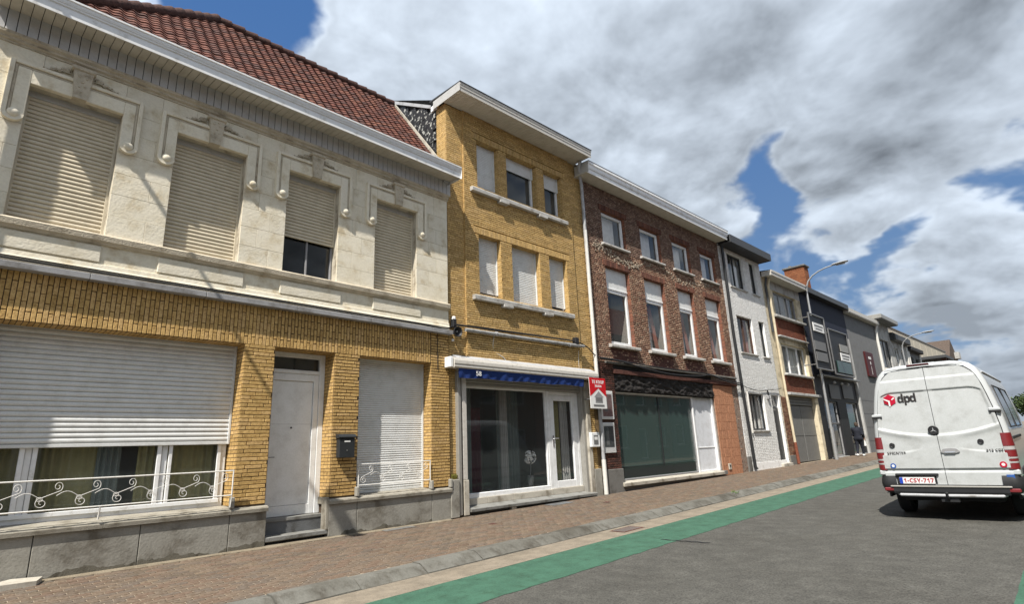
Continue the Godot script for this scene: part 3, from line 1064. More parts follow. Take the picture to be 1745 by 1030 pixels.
	prof_x(s, [Vector2(0.10, 8.15), Vector2(0.49, 8.147), Vector2(0.505, 8.16), Vector2(0.507, 8.20), Vector2(0.522, 8.212), Vector2(0.524, 8.245), Vector2(0.54, 8.257), Vector2(0.54, 8.285), Vector2(0.528, 8.285), Vector2(0.515, 8.19), Vector2(0.10, 8.20)], XL - 0.1, 0.03)
	part("gutter", s, "white_pvc")
	s = S()
	bx(s, 0.03, 0.036, 7.99, 8.28, 0.02, 0.53)
	part("gutter_end", s, "white_pvc")
	# roof: front slope with a hip on the left
	roof_tiles()
	# ground floor: lintel of upright bricks, then the piers
	var bricks := []
	var bl := 0.262
	var bh := 0.0525
	var j := 0.010
	var col := 0
	x = -7.95
	while x < -0.56:
		var off := (col % 2) * 0.136
		var y := 3.55 - off
		while y < 4.23:
			var a := maxf(y, 3.55)
			var b := minf(y + bl, 4.232)
			if b - a > 0.03:
				bricks.append([x, x + bh, a, b, 1])
			y += bl + j
		col += 1
		x += bh + j
	for q in [[-4.49, -3.975, 0.93, 3.545], [-2.81, -2.28, 0.93, 3.545], [-0.50, 0.0, 0.93, 4.232]]:
		for r in brick_rects(q[0], q[1], q[2], q[3], bl, bh, j, [], 0.43):
			bricks.append([r[0], r[1], r[2], r[3], 0])
	bricks.sort_custom(func(p, q): return p[0] < q[0])
	var rest := S()
	var yb := [[0.52, 0.345, 0.13], [0.58, 0.39, 0.155], [0.46, 0.305, 0.115], [0.56, 0.38, 0.165]]
	for i in bricks.size():
		var b: Array = bricks[i]
		var zf := rng.randf_range(-0.002, 0.002)
		if i < 300:
			part("brick", size_mesh(snappedf(b[1] - b[0], 0.004), snappedf(b[3] - b[2], 0.004), 0.06, 0.004), "yellow_brick%d" % rng.randi_range(0, 3), Vector3(b[0], b[2], -0.06 + zf))
		else:
			var t: Array = yb[rng.randi_range(0, 3)]
			rest.set_color(Color(t[0], t[1], t[2]))
			front_brick(rest, b[0], b[1], b[2], b[3], -0.02, zf)
	# the brick reveals of the piers
	for e in [[-4.49, -1.0], [-3.970, 1.0], [-2.815, -1.0], [-2.275, 1.0], [-0.50, -1.0]]:
		var y := 0.93
		var r := 0
		while y < 3.53:
			var t: Array = yb[rng.randi_range(0, 3)]
			rest.set_color(Color(t[0], t[1], t[2]))
			var x0: float = e[0]
			var cuts := [[-0.46, -0.125], [-0.115, -0.012]] if r % 2 == 0 else [[-0.46, -0.24], [-0.23, -0.012]]
			for cz in cuts:
				var a := Vector3(x0 + e[1] * 0.003, y, cz[0])
				var b := Vector3(x0 + e[1] * 0.003, y + bh, cz[1])
				if e[1] < 0:
					quad(rest, Vector3(a.x, y, cz[0]), Vector3(a.x, y, cz[1]), Vector3(a.x, y + bh, cz[1]), Vector3(a.x, y + bh, cz[0]))
				else:
					quad(rest, Vector3(a.x, y, cz[1]), Vector3(a.x, y, cz[0]), Vector3(a.x, y + bh, cz[0]), Vector3(a.x, y + bh, cz[1]))
			y += bh + j
			r += 1
	# bricks on the underside of the lintel
	x = -7.95
	while x < -0.56:
		var t: Array = yb[rng.randi_range(0, 3)]
		rest.set_color(Color(t[0], t[1], t[2]))
		quad(rest, Vector3(x, 3.542, -0.40), Vector3(x + bh, 3.542, -0.40), Vector3(x + bh, 3.542, -0.004), Vector3(x, 3.542, -0.004))
		x += bh + j
	var ro := part("further_bricks", rest, "yellow_joined")
	ro.set_meta("kind", "stuff")
	# plinth
	for q in [[XL, -6.922], [-6.912, -5.742], [-5.732, -4.538], [-4.528, -3.955], [-2.842, -2.282], [-2.272, -0.535], [-0.525, -0.018]]:
		part("plinth_slab", one(q[0], q[1], 0.0, 0.805, -0.1, 0.05, 0.006), "plinth_stone")
	for q in [[XL, -6.2], [-6.195, -4.53], [-4.525, -3.945], [-2.852, -2.29], [-2.285, -0.53], [-0.525, -0.010]]:
		var ls := S()
		prof_x(ls, [Vector2(-0.36, 0.812), Vector2(0.085, 0.808), Vector2(0.09, 0.86), Vector2(0.075, 0.885), Vector2(-0.05, 0.905), Vector2(-0.36, 0.93)], q[0], q[1])
		part("plinth_cap", ls, "plinth_lip")
	# damp patches with ragged outlines along the foot of the slabs
	var dn := noise(FastNoiseLite.TYPE_SIMPLEX_SMOOTH, 1.3, 5, 91, 0.65)
	for q in [[-8.3, -6.925], [-6.909, -5.745], [-5.729, -4.541], [-4.525, -3.96], [-2.838, -2.285], [-2.269, -0.54]]:
		var dsurf := S()
		var n := ceili((q[1] - q[0]) / 0.03)
		for i in n:
			var xa := lerpf(q[0], q[1], float(i) / n)
			var xb := lerpf(q[0], q[1], (i + 1.0) / n)
			var ha := 0.255 + maxf(0.0, 0.055 + 0.13 * dn.get_noise_1d(xa))
			var hb := 0.255 + maxf(0.0, 0.055 + 0.13 * dn.get_noise_1d(xb))
			quad(dsurf, Vector3(xa, 0.1, 0.0515), Vector3(xb, 0.1, 0.0515), Vector3(xb, hb, 0.0515), Vector3(xa, ha, 0.0515))
		part("damp_patch", dsurf, "damp_stone")
	# big shop window, its shutter half down
	room(XL + 0.5, -4.5, 0.5, 3.6, -0.455, 1.6)
	var big := shutter("roller_shutter", XL + 0.5, -4.50, 1.90, 3.60, -0.335, 0.072, "shutter_grey", 0.016)
	window("shop_window", XL + 0.5, -4.52, 0.925, 2.1, -0.40, 0.075, "white_pvc", "glass", [-7.06, -5.42])
	for q in [[-7.16, -7.10], [-7.02, -6.965], [-5.53, -5.47], [-5.37, -5.32], [-4.66, -4.60]]:
		part("sash_stile", one(q[0], q[1], 1.0, 2.05, -0.380, -0.350, 0.006), "white_pvc")
	part("sash_rail", one(XL + 0.55, -4.58, 0.99, 1.05, -0.377, -0.347, 0.006), "white_pvc")
	curtain(-7.9, -7.1, 0.6, 3.0, -0.58, "curtain_olive", 0.11)
	curtain(-6.96, -6.25, 0.6, 3.0, -0.56, "curtain_olive", 0.11)
	curtain(-6.30, -5.95, 0.6, 3.0, -0.56, "curtain_teal", 0.08)
	curtain(-5.74, -5.46, 0.6, 3.0, -0.56, "curtain_olive", 0.10)
	curtain(-5.40, -4.55, 0.6, 3.0, -0.58, "curtain_olive", 0.13)
	railing(-7.85, -4.555, 1.105, 1.475, 0.13, [-7.85, -6.27, -4.56])
	# entrance
	part("hall_back", one(-3.98, -2.81, 0.2, 3.6, -0.490, -0.470, 0.0), "room_black")
	part("door_step", one(-3.952, -2.845, 0.318, 0.395, -0.450, 0.045, 0.012), "step_stone")
	part("step_base", one(-3.95, -2.85, 0.1, 0.318, -0.45, -0.09, 0.0), "bluestone")
	part("door_riser", one(-3.95, -2.85, 0.385, 0.60, -0.450, -0.20, 0.006), "bluestone")
	part("door_sill", one(-3.96, -2.84, 0.595, 0.655, -0.460, -0.19, 0.008), "step_stone")
	part("door_jamb_stone", one(-2.905, -2.84, 0.385, 0.93, -0.12, 0.05, 0.01), "plinth_lip")
	var fr := S()
	for q in [[-3.97, -3.885, 0.655, 3.545], [-2.925, -2.817, 0.655, 3.545], [-3.885, -2.925, 3.455, 3.545], [-3.885, -2.925, 3.155, 3.225]]:
		cbox(fr, Vector3(q[0], q[2], -0.450), Vector3(q[1], q[3], -0.355), 0.008)
	var dg := part("door_frame", fr, "door_white")
	var tg := S()
	quad(tg, Vector3(-3.89, 3.22, -0.410), Vector3(-2.92, 3.22, -0.410), Vector3(-2.92, 3.46, -0.410), Vector3(-3.89, 3.46, -0.410))
	part("transom_pane", tg, "glass_dark")
	part("transom_bar", one(-3.42, -3.39, 3.22, 3.46, -0.435, -0.415, 0.003), "black_iron")
	var ds := S()
	for q in [[-3.88, -3.795, 0.66, 3.15], [-3.03, -2.93, 0.66, 3.15], [-3.795, -3.03, 3.02, 3.15], [-3.795, -3.03, 0.66, 0.83]]:
		cbox(ds, Vector3(q[0], q[2], -0.440), Vector3(q[1], q[3], -0.365), 0.006)
	var leaf := part("door_leaf", ds, "door_white")
	part("door_panel", one(-3.79, -3.035, 0.835, 3.015, -0.430, -0.388, 0.004), "door_white", Vector3.ZERO, leaf)
	part("panel_seam", one(-3.79, -3.035, 2.23, 2.236, -0.390, -0.386, 0.0), "siding", Vector3.ZERO, leaf)
	var pe := S()
	lathe(pe, Vector3(-3.42, 2.17, -0.390), Vector3.BACK, [Vector2(0, 0.016), Vector2(0.01, 0.016), Vector2(0.014, 0.0)], 10)
	part("peephole", pe, "black_iron", Vector3.ZERO, leaf)
	var hd := S()
	cbox(hd, Vector3(-3.868, 1.50, -0.366), Vector3(-3.83, 1.72, -0.353), 0.003)
	tube(hd, [Vector3(-3.85, 1.66, -0.360), Vector3(-3.85, 1.66, -0.310), Vector3(-3.73, 1.66, -0.305)], 0.010)
	part("door_handle", hd, "steel", Vector3.ZERO, leaf)
	# right hand window with its shutter closed
	shutter("roller_shutter", -2.27, -0.505, 0.925, 3.60, -0.30, 0.044, "shutter_white", 0.010)
	railing(-2.255, -0.545, 1.09, 1.47, 0.02, [-2.25, -0.555])
	for q in [[-4.55, 0.02], [-2.32, 0.0], [-0.575, 0.0], [-0.06, 0.02]]:
		part("rail_socket", one(q[0], q[0] + 0.06, 0.90, 1.07, 0.0, 0.095, 0.012), "plinth_stone")
	# cables along the moulding
	cable([Vector3(XL, 4.37, 0.07), Vector3(-6.5, 4.36, 0.065), Vector3(-4.2, 4.365, 0.07), Vector3(-2.6, 4.35, 0.065), Vector3(-1.0, 4.36, 0.07), Vector3(-0.35, 4.335, 0.075), Vector3(-0.1, 4.36, 0.08), Vector3(0.02, 4.40, 0.10)], 0.011)
	cable([Vector3(XL, 4.40, 0.075), Vector3(-5.0, 4.39, 0.07), Vector3(-2.0, 4.385, 0.07), Vector3(-0.6, 4.37, 0.08), Vector3(-0.2, 4.34, 0.09), Vector3(0.02, 4.42, 0.11)], 0.009)
	cable([Vector3(-0.33, 4.23, 0.012), Vector3(-0.33, 3.4, 0.012)], 0.007)

func cable(pts: Array, r: float, m := "black_cable") -> void:
	var c := Curve3D.new()
	for p in pts:
		c.add_point(p)
	for i in pts.size():
		var d: Vector3 = (pts[mini(i + 1, pts.size() - 1)] - pts[maxi(i - 1, 0)]) / 6.0
		c.set_point_in(i, -d)
		c.set_point_out(i, d)
	var q := []
	for i in pts.size() - 1:
		for k in 6:
			q.append(c.sample(i, k / 6.0))
	q.append(pts[-1])
	var s := S()
	tube(s, q, r, 6)
	part("cable", s, m)

func limestone_window(x0: float, x1: float, i: int) -> void:
	var g := group_part("window_surround", Vector3((x0 + x1) / 2.0, 6.35, 0.0))
	var ox0 := x0 - 0.25
	var ox1 := x1 + 0.25
	# stepped bands: outer roll, fillet, inner flat
	for band in [[0.0, 0.055, 0.072], [0.055, 0.095, 0.048], [0.095, 0.25, 0.058]]:
		var a: float = band[0]
		var b: float = band[1]
		var d: float = band[2]
		var s := S()
		var yt := 7.31
		var yb := 6.46
		var cx0 := (ox0 + x0) / 2.0
		for sd in [[ox0 + a, ox0 + b], [ox1 - b, ox1 - a]]:
			cbox(s, Vector3(sd[0], yb, -0.03), Vector3(sd[1], yt - a, d), 0.008)
		cbox(s, Vector3(ox0 + b, yt - b if a < 0.09 else 7.0, -0.03), Vector3(ox1 - b, yt - a, d - 0.001), 0.008)
		# rounded ends of the ears
		for e in [[x0 - 0.125, 1], [x1 + 0.125, -1]]:
			var pts := []
			var ra := 0.125 - a
			var rb := 0.125 - b if b < 0.2 else 0.0
			for k in 13:
				var an := PI + PI * k / 12.0
				pts.append(Vector2(e[0] + cos(an) * ra, yb + 0.01 + sin(an) * ra * 0.9))
			if rb > 0.0:
				for k in 13:
					var an := TAU - PI * k / 12.0
					pts.append(Vector2(e[0] + cos(an) * rb, yb + 0.01 + sin(an) * rb * 0.9))
			prof_z(s, pts, -0.03, d - 0.0005)
		part("moulding", s, "limestone_weathered" if a > 0.05 and a < 0.09 else "limestone", Vector3.ZERO, g)
	for e in [x0 - 0.118, x1 + 0.118]:
		var s := S()
		var pr := []
		for k in 9:
			var an := PI / 2.0 * k / 8.0
			pr.append(Vector2(sin(an) * 0.055, cos(an) * 0.072))
		lathe(s, Vector3(e, 6.47, 0.055), Vector3.BACK, pr, 18)
		part("boss", s, "limestone", Vector3.ZERO, g)
	var kc := (x0 + x1) / 2.0
	var s := S()
	prof_z(s, [Vector2(kc - 0.085, 6.99), Vector2(kc + 0.085, 6.99), Vector2(kc + 0.125, 7.46), Vector2(kc - 0.125, 7.46)], -0.03, 0.105)
	cbox(s, Vector3(kc - 0.15, 7.45, -0.03), Vector3(kc + 0.15, 7.515, 0.125), 0.012)
	for v in [[-0.05, 7.36, 0.024], [0.045, 7.34, 0.02], [0.0, 7.27, 0.026], [-0.035, 7.18, 0.016], [0.035, 7.20, 0.016], [0.0, 7.10, 0.02], [0.02, 7.40, 0.016]]:
		lathe(s, Vector3(kc + v[0], v[1], 0.10), Vector3.BACK, [Vector2(0, v[2]), Vector2(0.012, v[2] * 0.8), Vector2(0.02, 0.0)], 8)
	part("keystone", s, "limestone_weathered", Vector3.ZERO, g)
	# carved sprays on either side of the keystone
	for sd in [-1.0, 1.0]:
		s = S()
		for k in 7:
			var t := k / 6.0
			var r := lerpf(0.042, 0.012, t)
			lathe(s, Vector3(kc + sd * (0.19 + 0.27 * t), 7.425 - 0.09 * t + 0.015 * sin(k * 2.2), 0.0), Vector3.BACK, [Vector2(0, r), Vector2(0.03, r * 0.85), Vector2(0.048, 0.0)], 8)
		tube(s, [Vector3(kc + sd * 0.15, 7.39, 0.02), Vector3(kc + sd * 0.3, 7.385, 0.025), Vector3(kc + sd * 0.42, 7.335, 0.02), Vector3(kc + sd * 0.5, 7.325, 0.01)], 0.012, 6)
		part("carved_spray", s, "limestone_weathered", Vector3.ZERO, g)
	# shutter box, shutter and what shows below it
	part("shutter_box", one(x0, x1, 6.905, 7.02, -0.25, -0.14, 0.004), "box_grey")
	var yb := 4.985 if i != 2 else 5.72
	shutter("roller_shutter", x0, x1, yb, 6.91, -0.165, 0.066, "shutter_cream", 0.018)
	if i == 2:
		room(x0, x1, 5.0, 6.9, -0.26, 1.2, "room_black")
		window("sliding_window", x0 + 0.01, x1 - 0.01, 4.99, 5.9, -0.215, 0.035, "grey_frame", "glass_dark", [(x0 + x1) / 2.0])

func railing(x0: float, x1: float, y0: float, y1: float, z: float, posts: Array) -> void:
	var g := group_part("window_railing", Vector3((x0 + x1) / 2.0, y0, z))
	for y in [y0, y1]:
		var s := S()
		tube(s, [Vector3(x0, y, z), Vector3((x0 + x1) / 2.0, y - 0.004, z), Vector3(x1, y, z)], 0.0098, 8)
		part("rail", s, "rail_white", Vector3.ZERO, g)
	for px in posts:
		var s := S()
		tube(s, [Vector3(px, 0.93, z - 0.03), Vector3(px, y0, z), Vector3(px, y1 if px < x0 + 0.1 or px > x1 - 0.1 else y0, z)], 0.011, 8)
		part("rail_post", s, "rail_white", Vector3.ZERO, g)
	var n := maxi(3, roundi((x1 - x0) / 0.41))
	for i in n:
		var cx := lerpf(x0 + 0.2, x1 - 0.2, (i + 0.0) / (n - 1))
		var ym := (y0 + y1) / 2.0
		var s := S()
		var pts := []
		# a long S: a curl below left, a stem, a curl above right
		var half := []
		for k in 22:
			var t := k / 21.0
			var an := deg_to_rad(125.0 + t * 500.0)
			var r := 0.066 * (1.0 - 0.80 * t)
			half.append(Vector2(-0.085 + cos(an) * r, -0.098 + sin(an) * r))
		for k in range(21, -1, -1):
			pts.append(Vector3(cx + half[k].x, ym + half[k].y, z))
		for k in range(0, 22):
			pts.append(Vector3(cx - half[k].x * 0.8, ym - half[k].y * 1.0, z))
		tube(s, pts, 0.0044, 5)
		part("scroll", s, "rail_white", Vector3.ZERO, g)
		if i < n - 1:
			s = S()
			var nx := lerpf(x0 + 0.2, x1 - 0.2, (i + 1.0) / (n - 1))
			var c2 := []
			for k in 16:
				var t := k / 15.0
				c2.append(Vector3(lerpf(cx + 0.06, nx - 0.09, t), ym + 0.05 * sin(t * PI * 1.25) - 0.015, z))
			for k in 12:
				var an := -0.6 + k * 0.62
				var r := 0.042 * (1.0 - k / 14.0)
				c2.append(Vector3(nx - 0.115 + cos(an) * r, ym - 0.055 + sin(an) * r, z))
			tube(s, c2, 0.004, 5)
			part("tendril", s, "rail_white", Vector3.ZERO, g)

func roof_tiles() -> void:
	var XG := -0.22
	var ze := 0.12
	var ye := 8.30
	var pitch := 1.32
	var zr := -2.06
	var yr := ye + pitch * (ze - zr)
	var hx := func(z: float) -> float: return -8.15 + (ze - z) * 3.25 / (ze - zr)
	var g := group_part("roof", Vector3(-4.2, 8.3, 0.0))
	var s := S()
	quad(s, Vector3(-8.15, ye - 0.03, ze), Vector3(XG, ye - 0.03, ze), Vector3(XG, yr - 0.03, zr), Vector3(-4.9, yr - 0.03, zr))
	tri(s, Vector3(-8.15, ye - 0.03, -4.3), Vector3(-8.15, ye - 0.03, ze), Vector3(-4.9, yr - 0.03, zr))
	quad(s, Vector3(XG, ye - 0.03, -4.3), Vector3(-8.15, ye - 0.03, -4.3), Vector3(-4.9, yr - 0.03, zr), Vector3(XG, yr - 0.03, zr))
	tri(s, Vector3(XG, ye - 0.03, ze), Vector3(XG, ye - 0.03, -4.3), Vector3(XG, yr - 0.03, zr))
	part("roof_deck", s, "roof_under", Vector3.ZERO, g)
	# one pan tile: a wavy sheet with a thick lower edge, its upper end lying lower
	var up := Vector3(0, pitch, -1).normalized()
	var out := Vector3(0, 1, pitch).normalized()
	var W := 0.205
	var rowp := 0.125
	var ln := 0.16
	var prof := []
	for k in 9:
		var t := k / 8.0
		prof.append(Vector2(t * W, 0.028 * (0.5 + 0.5 * cos(TAU * (t - 0.82))) + 0.004))
	var build := func(st: SurfaceTool, o: Vector3) -> void:
		for k in 8:
			var a: Vector2 = prof[k]
			var b: Vector2 = prof[k + 1]
			var a0 := o + Vector3(a.x, 0, 0) + out * (a.y + 0.022)
			var b0 := o + Vector3(b.x, 0, 0) + out * (b.y + 0.022)
			var a1 := o + Vector3(a.x, 0, 0) + out * a.y + up * ln
			var b1 := o + Vector3(b.x, 0, 0) + out * b.y + up * ln
			quad(st, a0, b0, b1, a1)
			quad(st, a0 - out * 0.02, b0 - out * 0.02, b0, a0)
	var tm := S()
	build.call(tm, Vector3.ZERO)
	var tile := tm.commit()
	var spots := []
	var rows := int((ze - zr) * sqrt(1 + pitch * pitch) / rowp)
	for r in rows:
		var base := Vector3(0, ye, ze) + up * (r * rowp)
		var x := XG - 0.02 - W
		while x > hx.call(base.z) - 0.05:
			spots.append([r, x, base])
			x -= W
	spots.sort_custom(func(p, q): return p[1] * 1.0 + p[0] * 0.05 < q[1] + q[0] * 0.05)
	var rest := S()
	var rt := [[0.135, 0.046, 0.030], [0.11, 0.040, 0.028], [0.165, 0.063, 0.042], [0.085, 0.036, 0.028]]
	for i in spots.size():
		var p: Array = spots[i]
		var at: Vector3 = p[2] + Vector3(p[1] + rng.randf_range(-0.006, 0.006), rng.randf_range(-0.006, 0.006), 0)
		if i < 300:
			part("roof_tile", tile, "tile%d" % rng.randi_range(0, 3), at, g)
		else:
			var t: Array = rt[rng.randi_range(0, 3)]
			rest.set_color(Color(t[0], t[1], t[2]))
			build.call(rest, at)
	var ro := part("further_roof_tiles", rest, "tile_joined", Vector3.ZERO, g)
	ro.set_meta("kind", "stuff")
	# ridge and hip tiles, each a half barrel overlapping the next
	var ends := [[Vector3(XG, yr + 0.01, zr), Vector3(-4.9, yr + 0.01, zr)], [Vector3(-4.9, yr + 0.02, zr), Vector3(-8.15, ye + 0.06, ze)]]
	for e in ends:
		var d: Vector3 = (e[1] - e[0])
		var n := roundi(d.length() / 0.30)
		var dir := d.normalized()
		for k in n:
			s = S()
			var a: Vector3 = e[0] + d * (float(k) / n)
			var b: Vector3 = e[0] + d * ((k + 1.12) / n)
			tube(s, [a + Vector3(0, 0.022, 0), b], [0.118, 0.098], 12)
			part("ridge_tile", s, "ridge_tile", Vector3(0, rng.randf_range(-0.006, 0.006), 0), g)
	# verge at the party wall
	s = S()
	var vz := [Vector3(XG + 0.03, ye - 0.05, ze + 0.05), Vector3(XG + 0.03, yr + 0.07, zr - 0.05)]
	for k in 1:
		var a: Vector3 = vz[0] + out * 0.09
		var b: Vector3 = vz[1] + out * 0.07
		quad(s, a + Vector3(-0.022, 0, 0), a + Vector3(0.022, 0, 0), b + Vector3(0.022, 0, 0), b + Vector3(-0.022, 0, 0))
		quad(s, a + Vector3(-0.022, -0.14, 0), a + Vector3(-0.022, 0, 0), b + Vector3(-0.022, 0, 0), b + Vector3(-0.022, -0.14, 0))
		quad(s, a + Vector3(-0.022, -0.14, 0), a + Vector3(0.022, -0.14, 0), a + Vector3(0.022, 0, 0), a + Vector3(-0.022, 0, 0))
		quad(s, a + Vector3(0.022, 0, 0), a + Vector3(0.022, -0.14, 0), b + Vector3(0.022, -0.14, 0), b + Vector3(0.022, 0, 0))
	part("verge", s, "marble", Vector3.ZERO, g)
	s = S()
	bx(s, XG + 0.065, 0.0, 8.0, 8.42, -0.25, 0.10)
	part("valley_filler", s, "zinc")

# ------------------------------------------------------------------ joined brickwork
func brickwork(called: String, rects: Array, z0: float, z1: float, tones: Array, m: String, jitter := 0.002, chamfer := 0.003, vary := 0.1) -> MeshInstance3D:
	var s := S()
	for r in rects:
		var t: Array = tones[rng.randi_range(0, tones.size() - 1)]
		var k := rng.randf_range(1.0 - vary, 1.0 + vary)
		s.set_color(Color(t[0] * k, t[1] * k, t[2] * k))
		front_brick(s, r[0], r[1], r[2], r[3], z0, z1 + rng.randf_range(-jitter, jitter), chamfer)
	var o := part(called, s, m)
	o.set_meta("kind", "stuff")
	return o

func reveal_bricks(holes: Array, zf: float, depth: float, bh: float, j: float, tones: Array, m: String) -> void:
	# brick courses on the sides and heads of openings
	var s := S()
	for h in holes:
		for side in [0, 1]:
			var x: float = h[side] + (0.003 if side == 0 else -0.003)
			var y: float = h[2]
			while y < h[3] - 0.02:
				var t: Array = tones[rng.randi_range(0, tones.size() - 1)]
				s.set_color(Color(t[0], t[1], t[2]))
				var y1 := minf(y + bh, h[3])
				var a := zf - 0.002
				var b := zf - depth
				if side == 0:
					quad(s, Vector3(x, y, a), Vector3(x, y, b), Vector3(x, y1, b), Vector3(x, y1, a))
				else:
					quad(s, Vector3(x, y, b), Vector3(x, y, a), Vector3(x, y1, a), Vector3(x, y1, b))
				y += bh + j
		var x2: float = h[0]
		while x2 < h[1] - 0.02:
			var t: Array = tones[rng.randi_range(0, tones.size() - 1)]
			s.set_color(Color(t[0], t[1], t[2]))
			var x3 := minf(x2 + bh, h[1])
			quad(s, Vector3(x2, h[3] - 0.003, zf - depth), Vector3(x3, h[3] - 0.003, zf - depth), Vector3(x3, h[3] - 0.003, zf - 0.002), Vector3(x2, h[3] - 0.003, zf - 0.002))
			x2 += bh + j
	var o := part("reveal_bricks", s, m)
	o.set_meta("kind", "stuff")

# ------------------------------------------------------------------ the yellow brick house with the blue awning
func build_yellow_house() -> void:
	thing("yellow_brick_house", 2, Vector3(-2.3, 0.28, 0.0), "three storey yellow brick house with wide flat eaves above the blue awning", "house")
	var X0 := -4.905
	var X1 := 0.36
	var ZM := 0.0      # the main face
	var ZS := -0.045   # the strips set back on either side
	var wins := [[-3.94, -3.17, 8.30, 9.66], [-2.86, -1.64, 8.30, 9.66], [-1.33, -0.53, 8.30, 9.66], [-3.95, -3.18, 5.40, 6.97], [-2.78, -1.69, 5.40, 6.97], [-1.30, -0.53, 5.40, 6.97]]
	var shop := [-4.46, -0.05, 0.2, 3.40]
	var tones := [[0.54, 0.37, 0.155], [0.60, 0.415, 0.175], [0.48, 0.33, 0.14], [0.57, 0.40, 0.185]]
	var w := S()
	holed(w, X0, 0.48, -0.1, 10.45, -0.055, wins + [shop], 0.22)
	part("wall", w, "brown_mortar")
	var bl := 0.226
	var bh := 0.047
	var j := 0.009
	var heads := []
	for h in wins:
		heads.append([h[0] - 0.10, h[1] + 0.10, h[3], h[3] + 0.16])
	# soldier courses over each row of windows
	var sold := []
	for y in [9.66, 6.97]:
		var x := -4.10
		while x < -0.40:
			sold.append([x, x + bh, y + 0.008, y + 0.19])
			x += bh + j
	brickwork("soldier_course", sold, -0.055, ZM + 0.002, tones, "yellow_joined")
	var cut := wins + [shop, [-4.10, -0.40, 9.66, 9.857], [-4.10, -0.40, 6.97, 7.167]]
	brickwork("main_brickwork", brick_rects(-4.385, -0.16, 3.55, 10.36, bl, bh, j, cut), -0.055, ZM, tones, "yellow_joined")
	brickwork("edge_brickwork", brick_rects(X0, -4.392, 1.0, 10.36, bl, bh, j, [shop]) + brick_rects(-0.152, 0.46, 3.55, 10.36, bl, bh, j, []) + brick_rects(0.03, 0.30, 1.02, 3.45, bl, bh, j, []), -0.055, ZS, tones, "yellow_joined")
	reveal_bricks(wins, ZM, 0.20, bh, j, tones, "yellow_joined")
	# the bright step between strip and face
	var st := S()
	var y := 3.55
	while y < 10.36:
		var t: Array = tones[rng.randi_range(0, 3)]
		st.set_color(Color(t[0], t[1], t[2]))
		bx(st, -4.392, -4.386, y, y + bh, -0.05, ZM - 0.002)
		bx(st, -0.159, -0.153, y, y + bh, -0.05, ZM - 0.002)
		y += bh + j
	var sto := part("step_bricks", st, "yellow_joined")
	sto.set_meta("kind", "stuff")
	# left return: brick, then slate hanging above the neighbour's roof
	var sr := S()
	y = 7.6
	var row := 0
	while y < 10.4:
		for cz in ([[-0.44, -0.21], [-0.20, -0.05]] if row % 2 == 0 else [[-0.44, -0.33], [-0.32, -0.09], [-0.08, -0.05]]):
			var t: Array = tones[rng.randi_range(0, 3)]
			sr.set_color(Color(t[0], t[1], t[2]))
			bx(sr, X0 - 0.012, X0, y, y + bh, cz[0], cz[1])
		y += bh + j
		row += 1
	var sro := part("return_bricks", sr, "yellow_joined")
	sro.set_meta("kind", "stuff")
	var rb := S()
	bx(rb, X0 - 0.004, X0 + 0.25, -0.1, 10.43, -0.45, -0.056)
	part("return_wall", rb, "brown_mortar")
	var sw := S()
	prof_zy(sw, [Vector2(-0.451, 4.0), Vector2(-0.451, 10.44), Vector2(-3.4, 12.15), Vector2(-6.0, 10.6), Vector2(-6.0, 4.0)], X0 + 0.02, X0 + 0.2)
	part("party_wall", sw, "roof_dark")
	# slates in overlapping rows
	var n := 0
	y = 7.8
	row = 0
	while y < 12.1:
		var z := -0.46 - 0.13 * (row % 2)
		while z > -3.3:
			if y + 0.2 < 10.44 + (-0.45 - z) * 0.58 and y > 8.3 + 1.32 * (0.12 - z) - 1.0:
				var sl := S()
				var a := rng.randf_range(0.0, 0.012)
				prof_zy(sl, [Vector2(z, y), Vector2(z - 0.25, y), Vector2(z - 0.25, y + 0.26), Vector2(z, y + 0.26)], X0 - 0.006 - a, X0 + 0.022)
				part("slate", sl, "slate")
				n += 1
			z -= 0.26
		y += 0.17
		row += 1
	# verge trims
	for v in [[-0.40, 10.50, -0.62, 10.46, "white_pvc", 0.10], [-0.62, 10.53, -3.4, 12.18, "zinc", 0.05]]:
		var vs := S()
		prof_zy(vs, [Vector2(v[0], v[1] - v[5]), Vector2(v[2], v[3] - v[5]), Vector2(v[2], v[3] + 0.05), Vector2(v[0], v[1] + 0.05)], X0 - 0.06, X0 + 0.06)
		part("verge_trim", vs, v[4])
	# eaves
	var ez := 0.64
	var x := X0 - 0.09
	part("soffit_backing", one(X0 - 0.10, X1 - 0.14, 10.40, 10.43, -0.3, ez - 0.01, 0.0), "roof_dark")
	var sb := one(0.0, 0.0975, 10.365, 10.378, -0.05, ez - 0.005, 0.003).commit()
	while x < X1 - 0.22:
		part("soffit_board", sb, "soffit", Vector3(x, 0, 0))
		x += 0.10
	var fs := S()
	prof_x(fs, [Vector2(ez - 0.01, 10.345), Vector2(ez + 0.004, 10.345), Vector2(ez + 0.006, 10.44), Vector2(ez + 0.018, 10.45), Vector2(ez + 0.018, 10.51), Vector2(ez + 0.03, 10.52), Vector2(ez + 0.03, 10.575), Vector2(ez - 0.01, 10.575)], X0 - 0.10, X1 - 0.13)
	part("fascia", fs, "alu_light")
	fs = S()
	prof_x(fs, [Vector2(ez + 0.045, 10.577), Vector2(ez + 0.045, 10.60), Vector2(-0.6, 10.66), Vector2(-0.6, 10.62)], X0 - 0.115, X1 - 0.12)
	part("roof_edge", fs, "anthracite")
	fs = S()
	bx(fs, X0 - 0.112, X0 - 0.10, 10.345, 10.575, -0.45, ez + 0.02)
	part("fascia_return", fs, "box_grey")
	fs = S()
	quad(fs, Vector3(X0, 10.6, -0.3), Vector3(X1, 10.6, -0.3), Vector3(X1, 12.2, -3.4), Vector3(X0, 12.2, -3.4))
	part("roof", fs, "roof_dark")
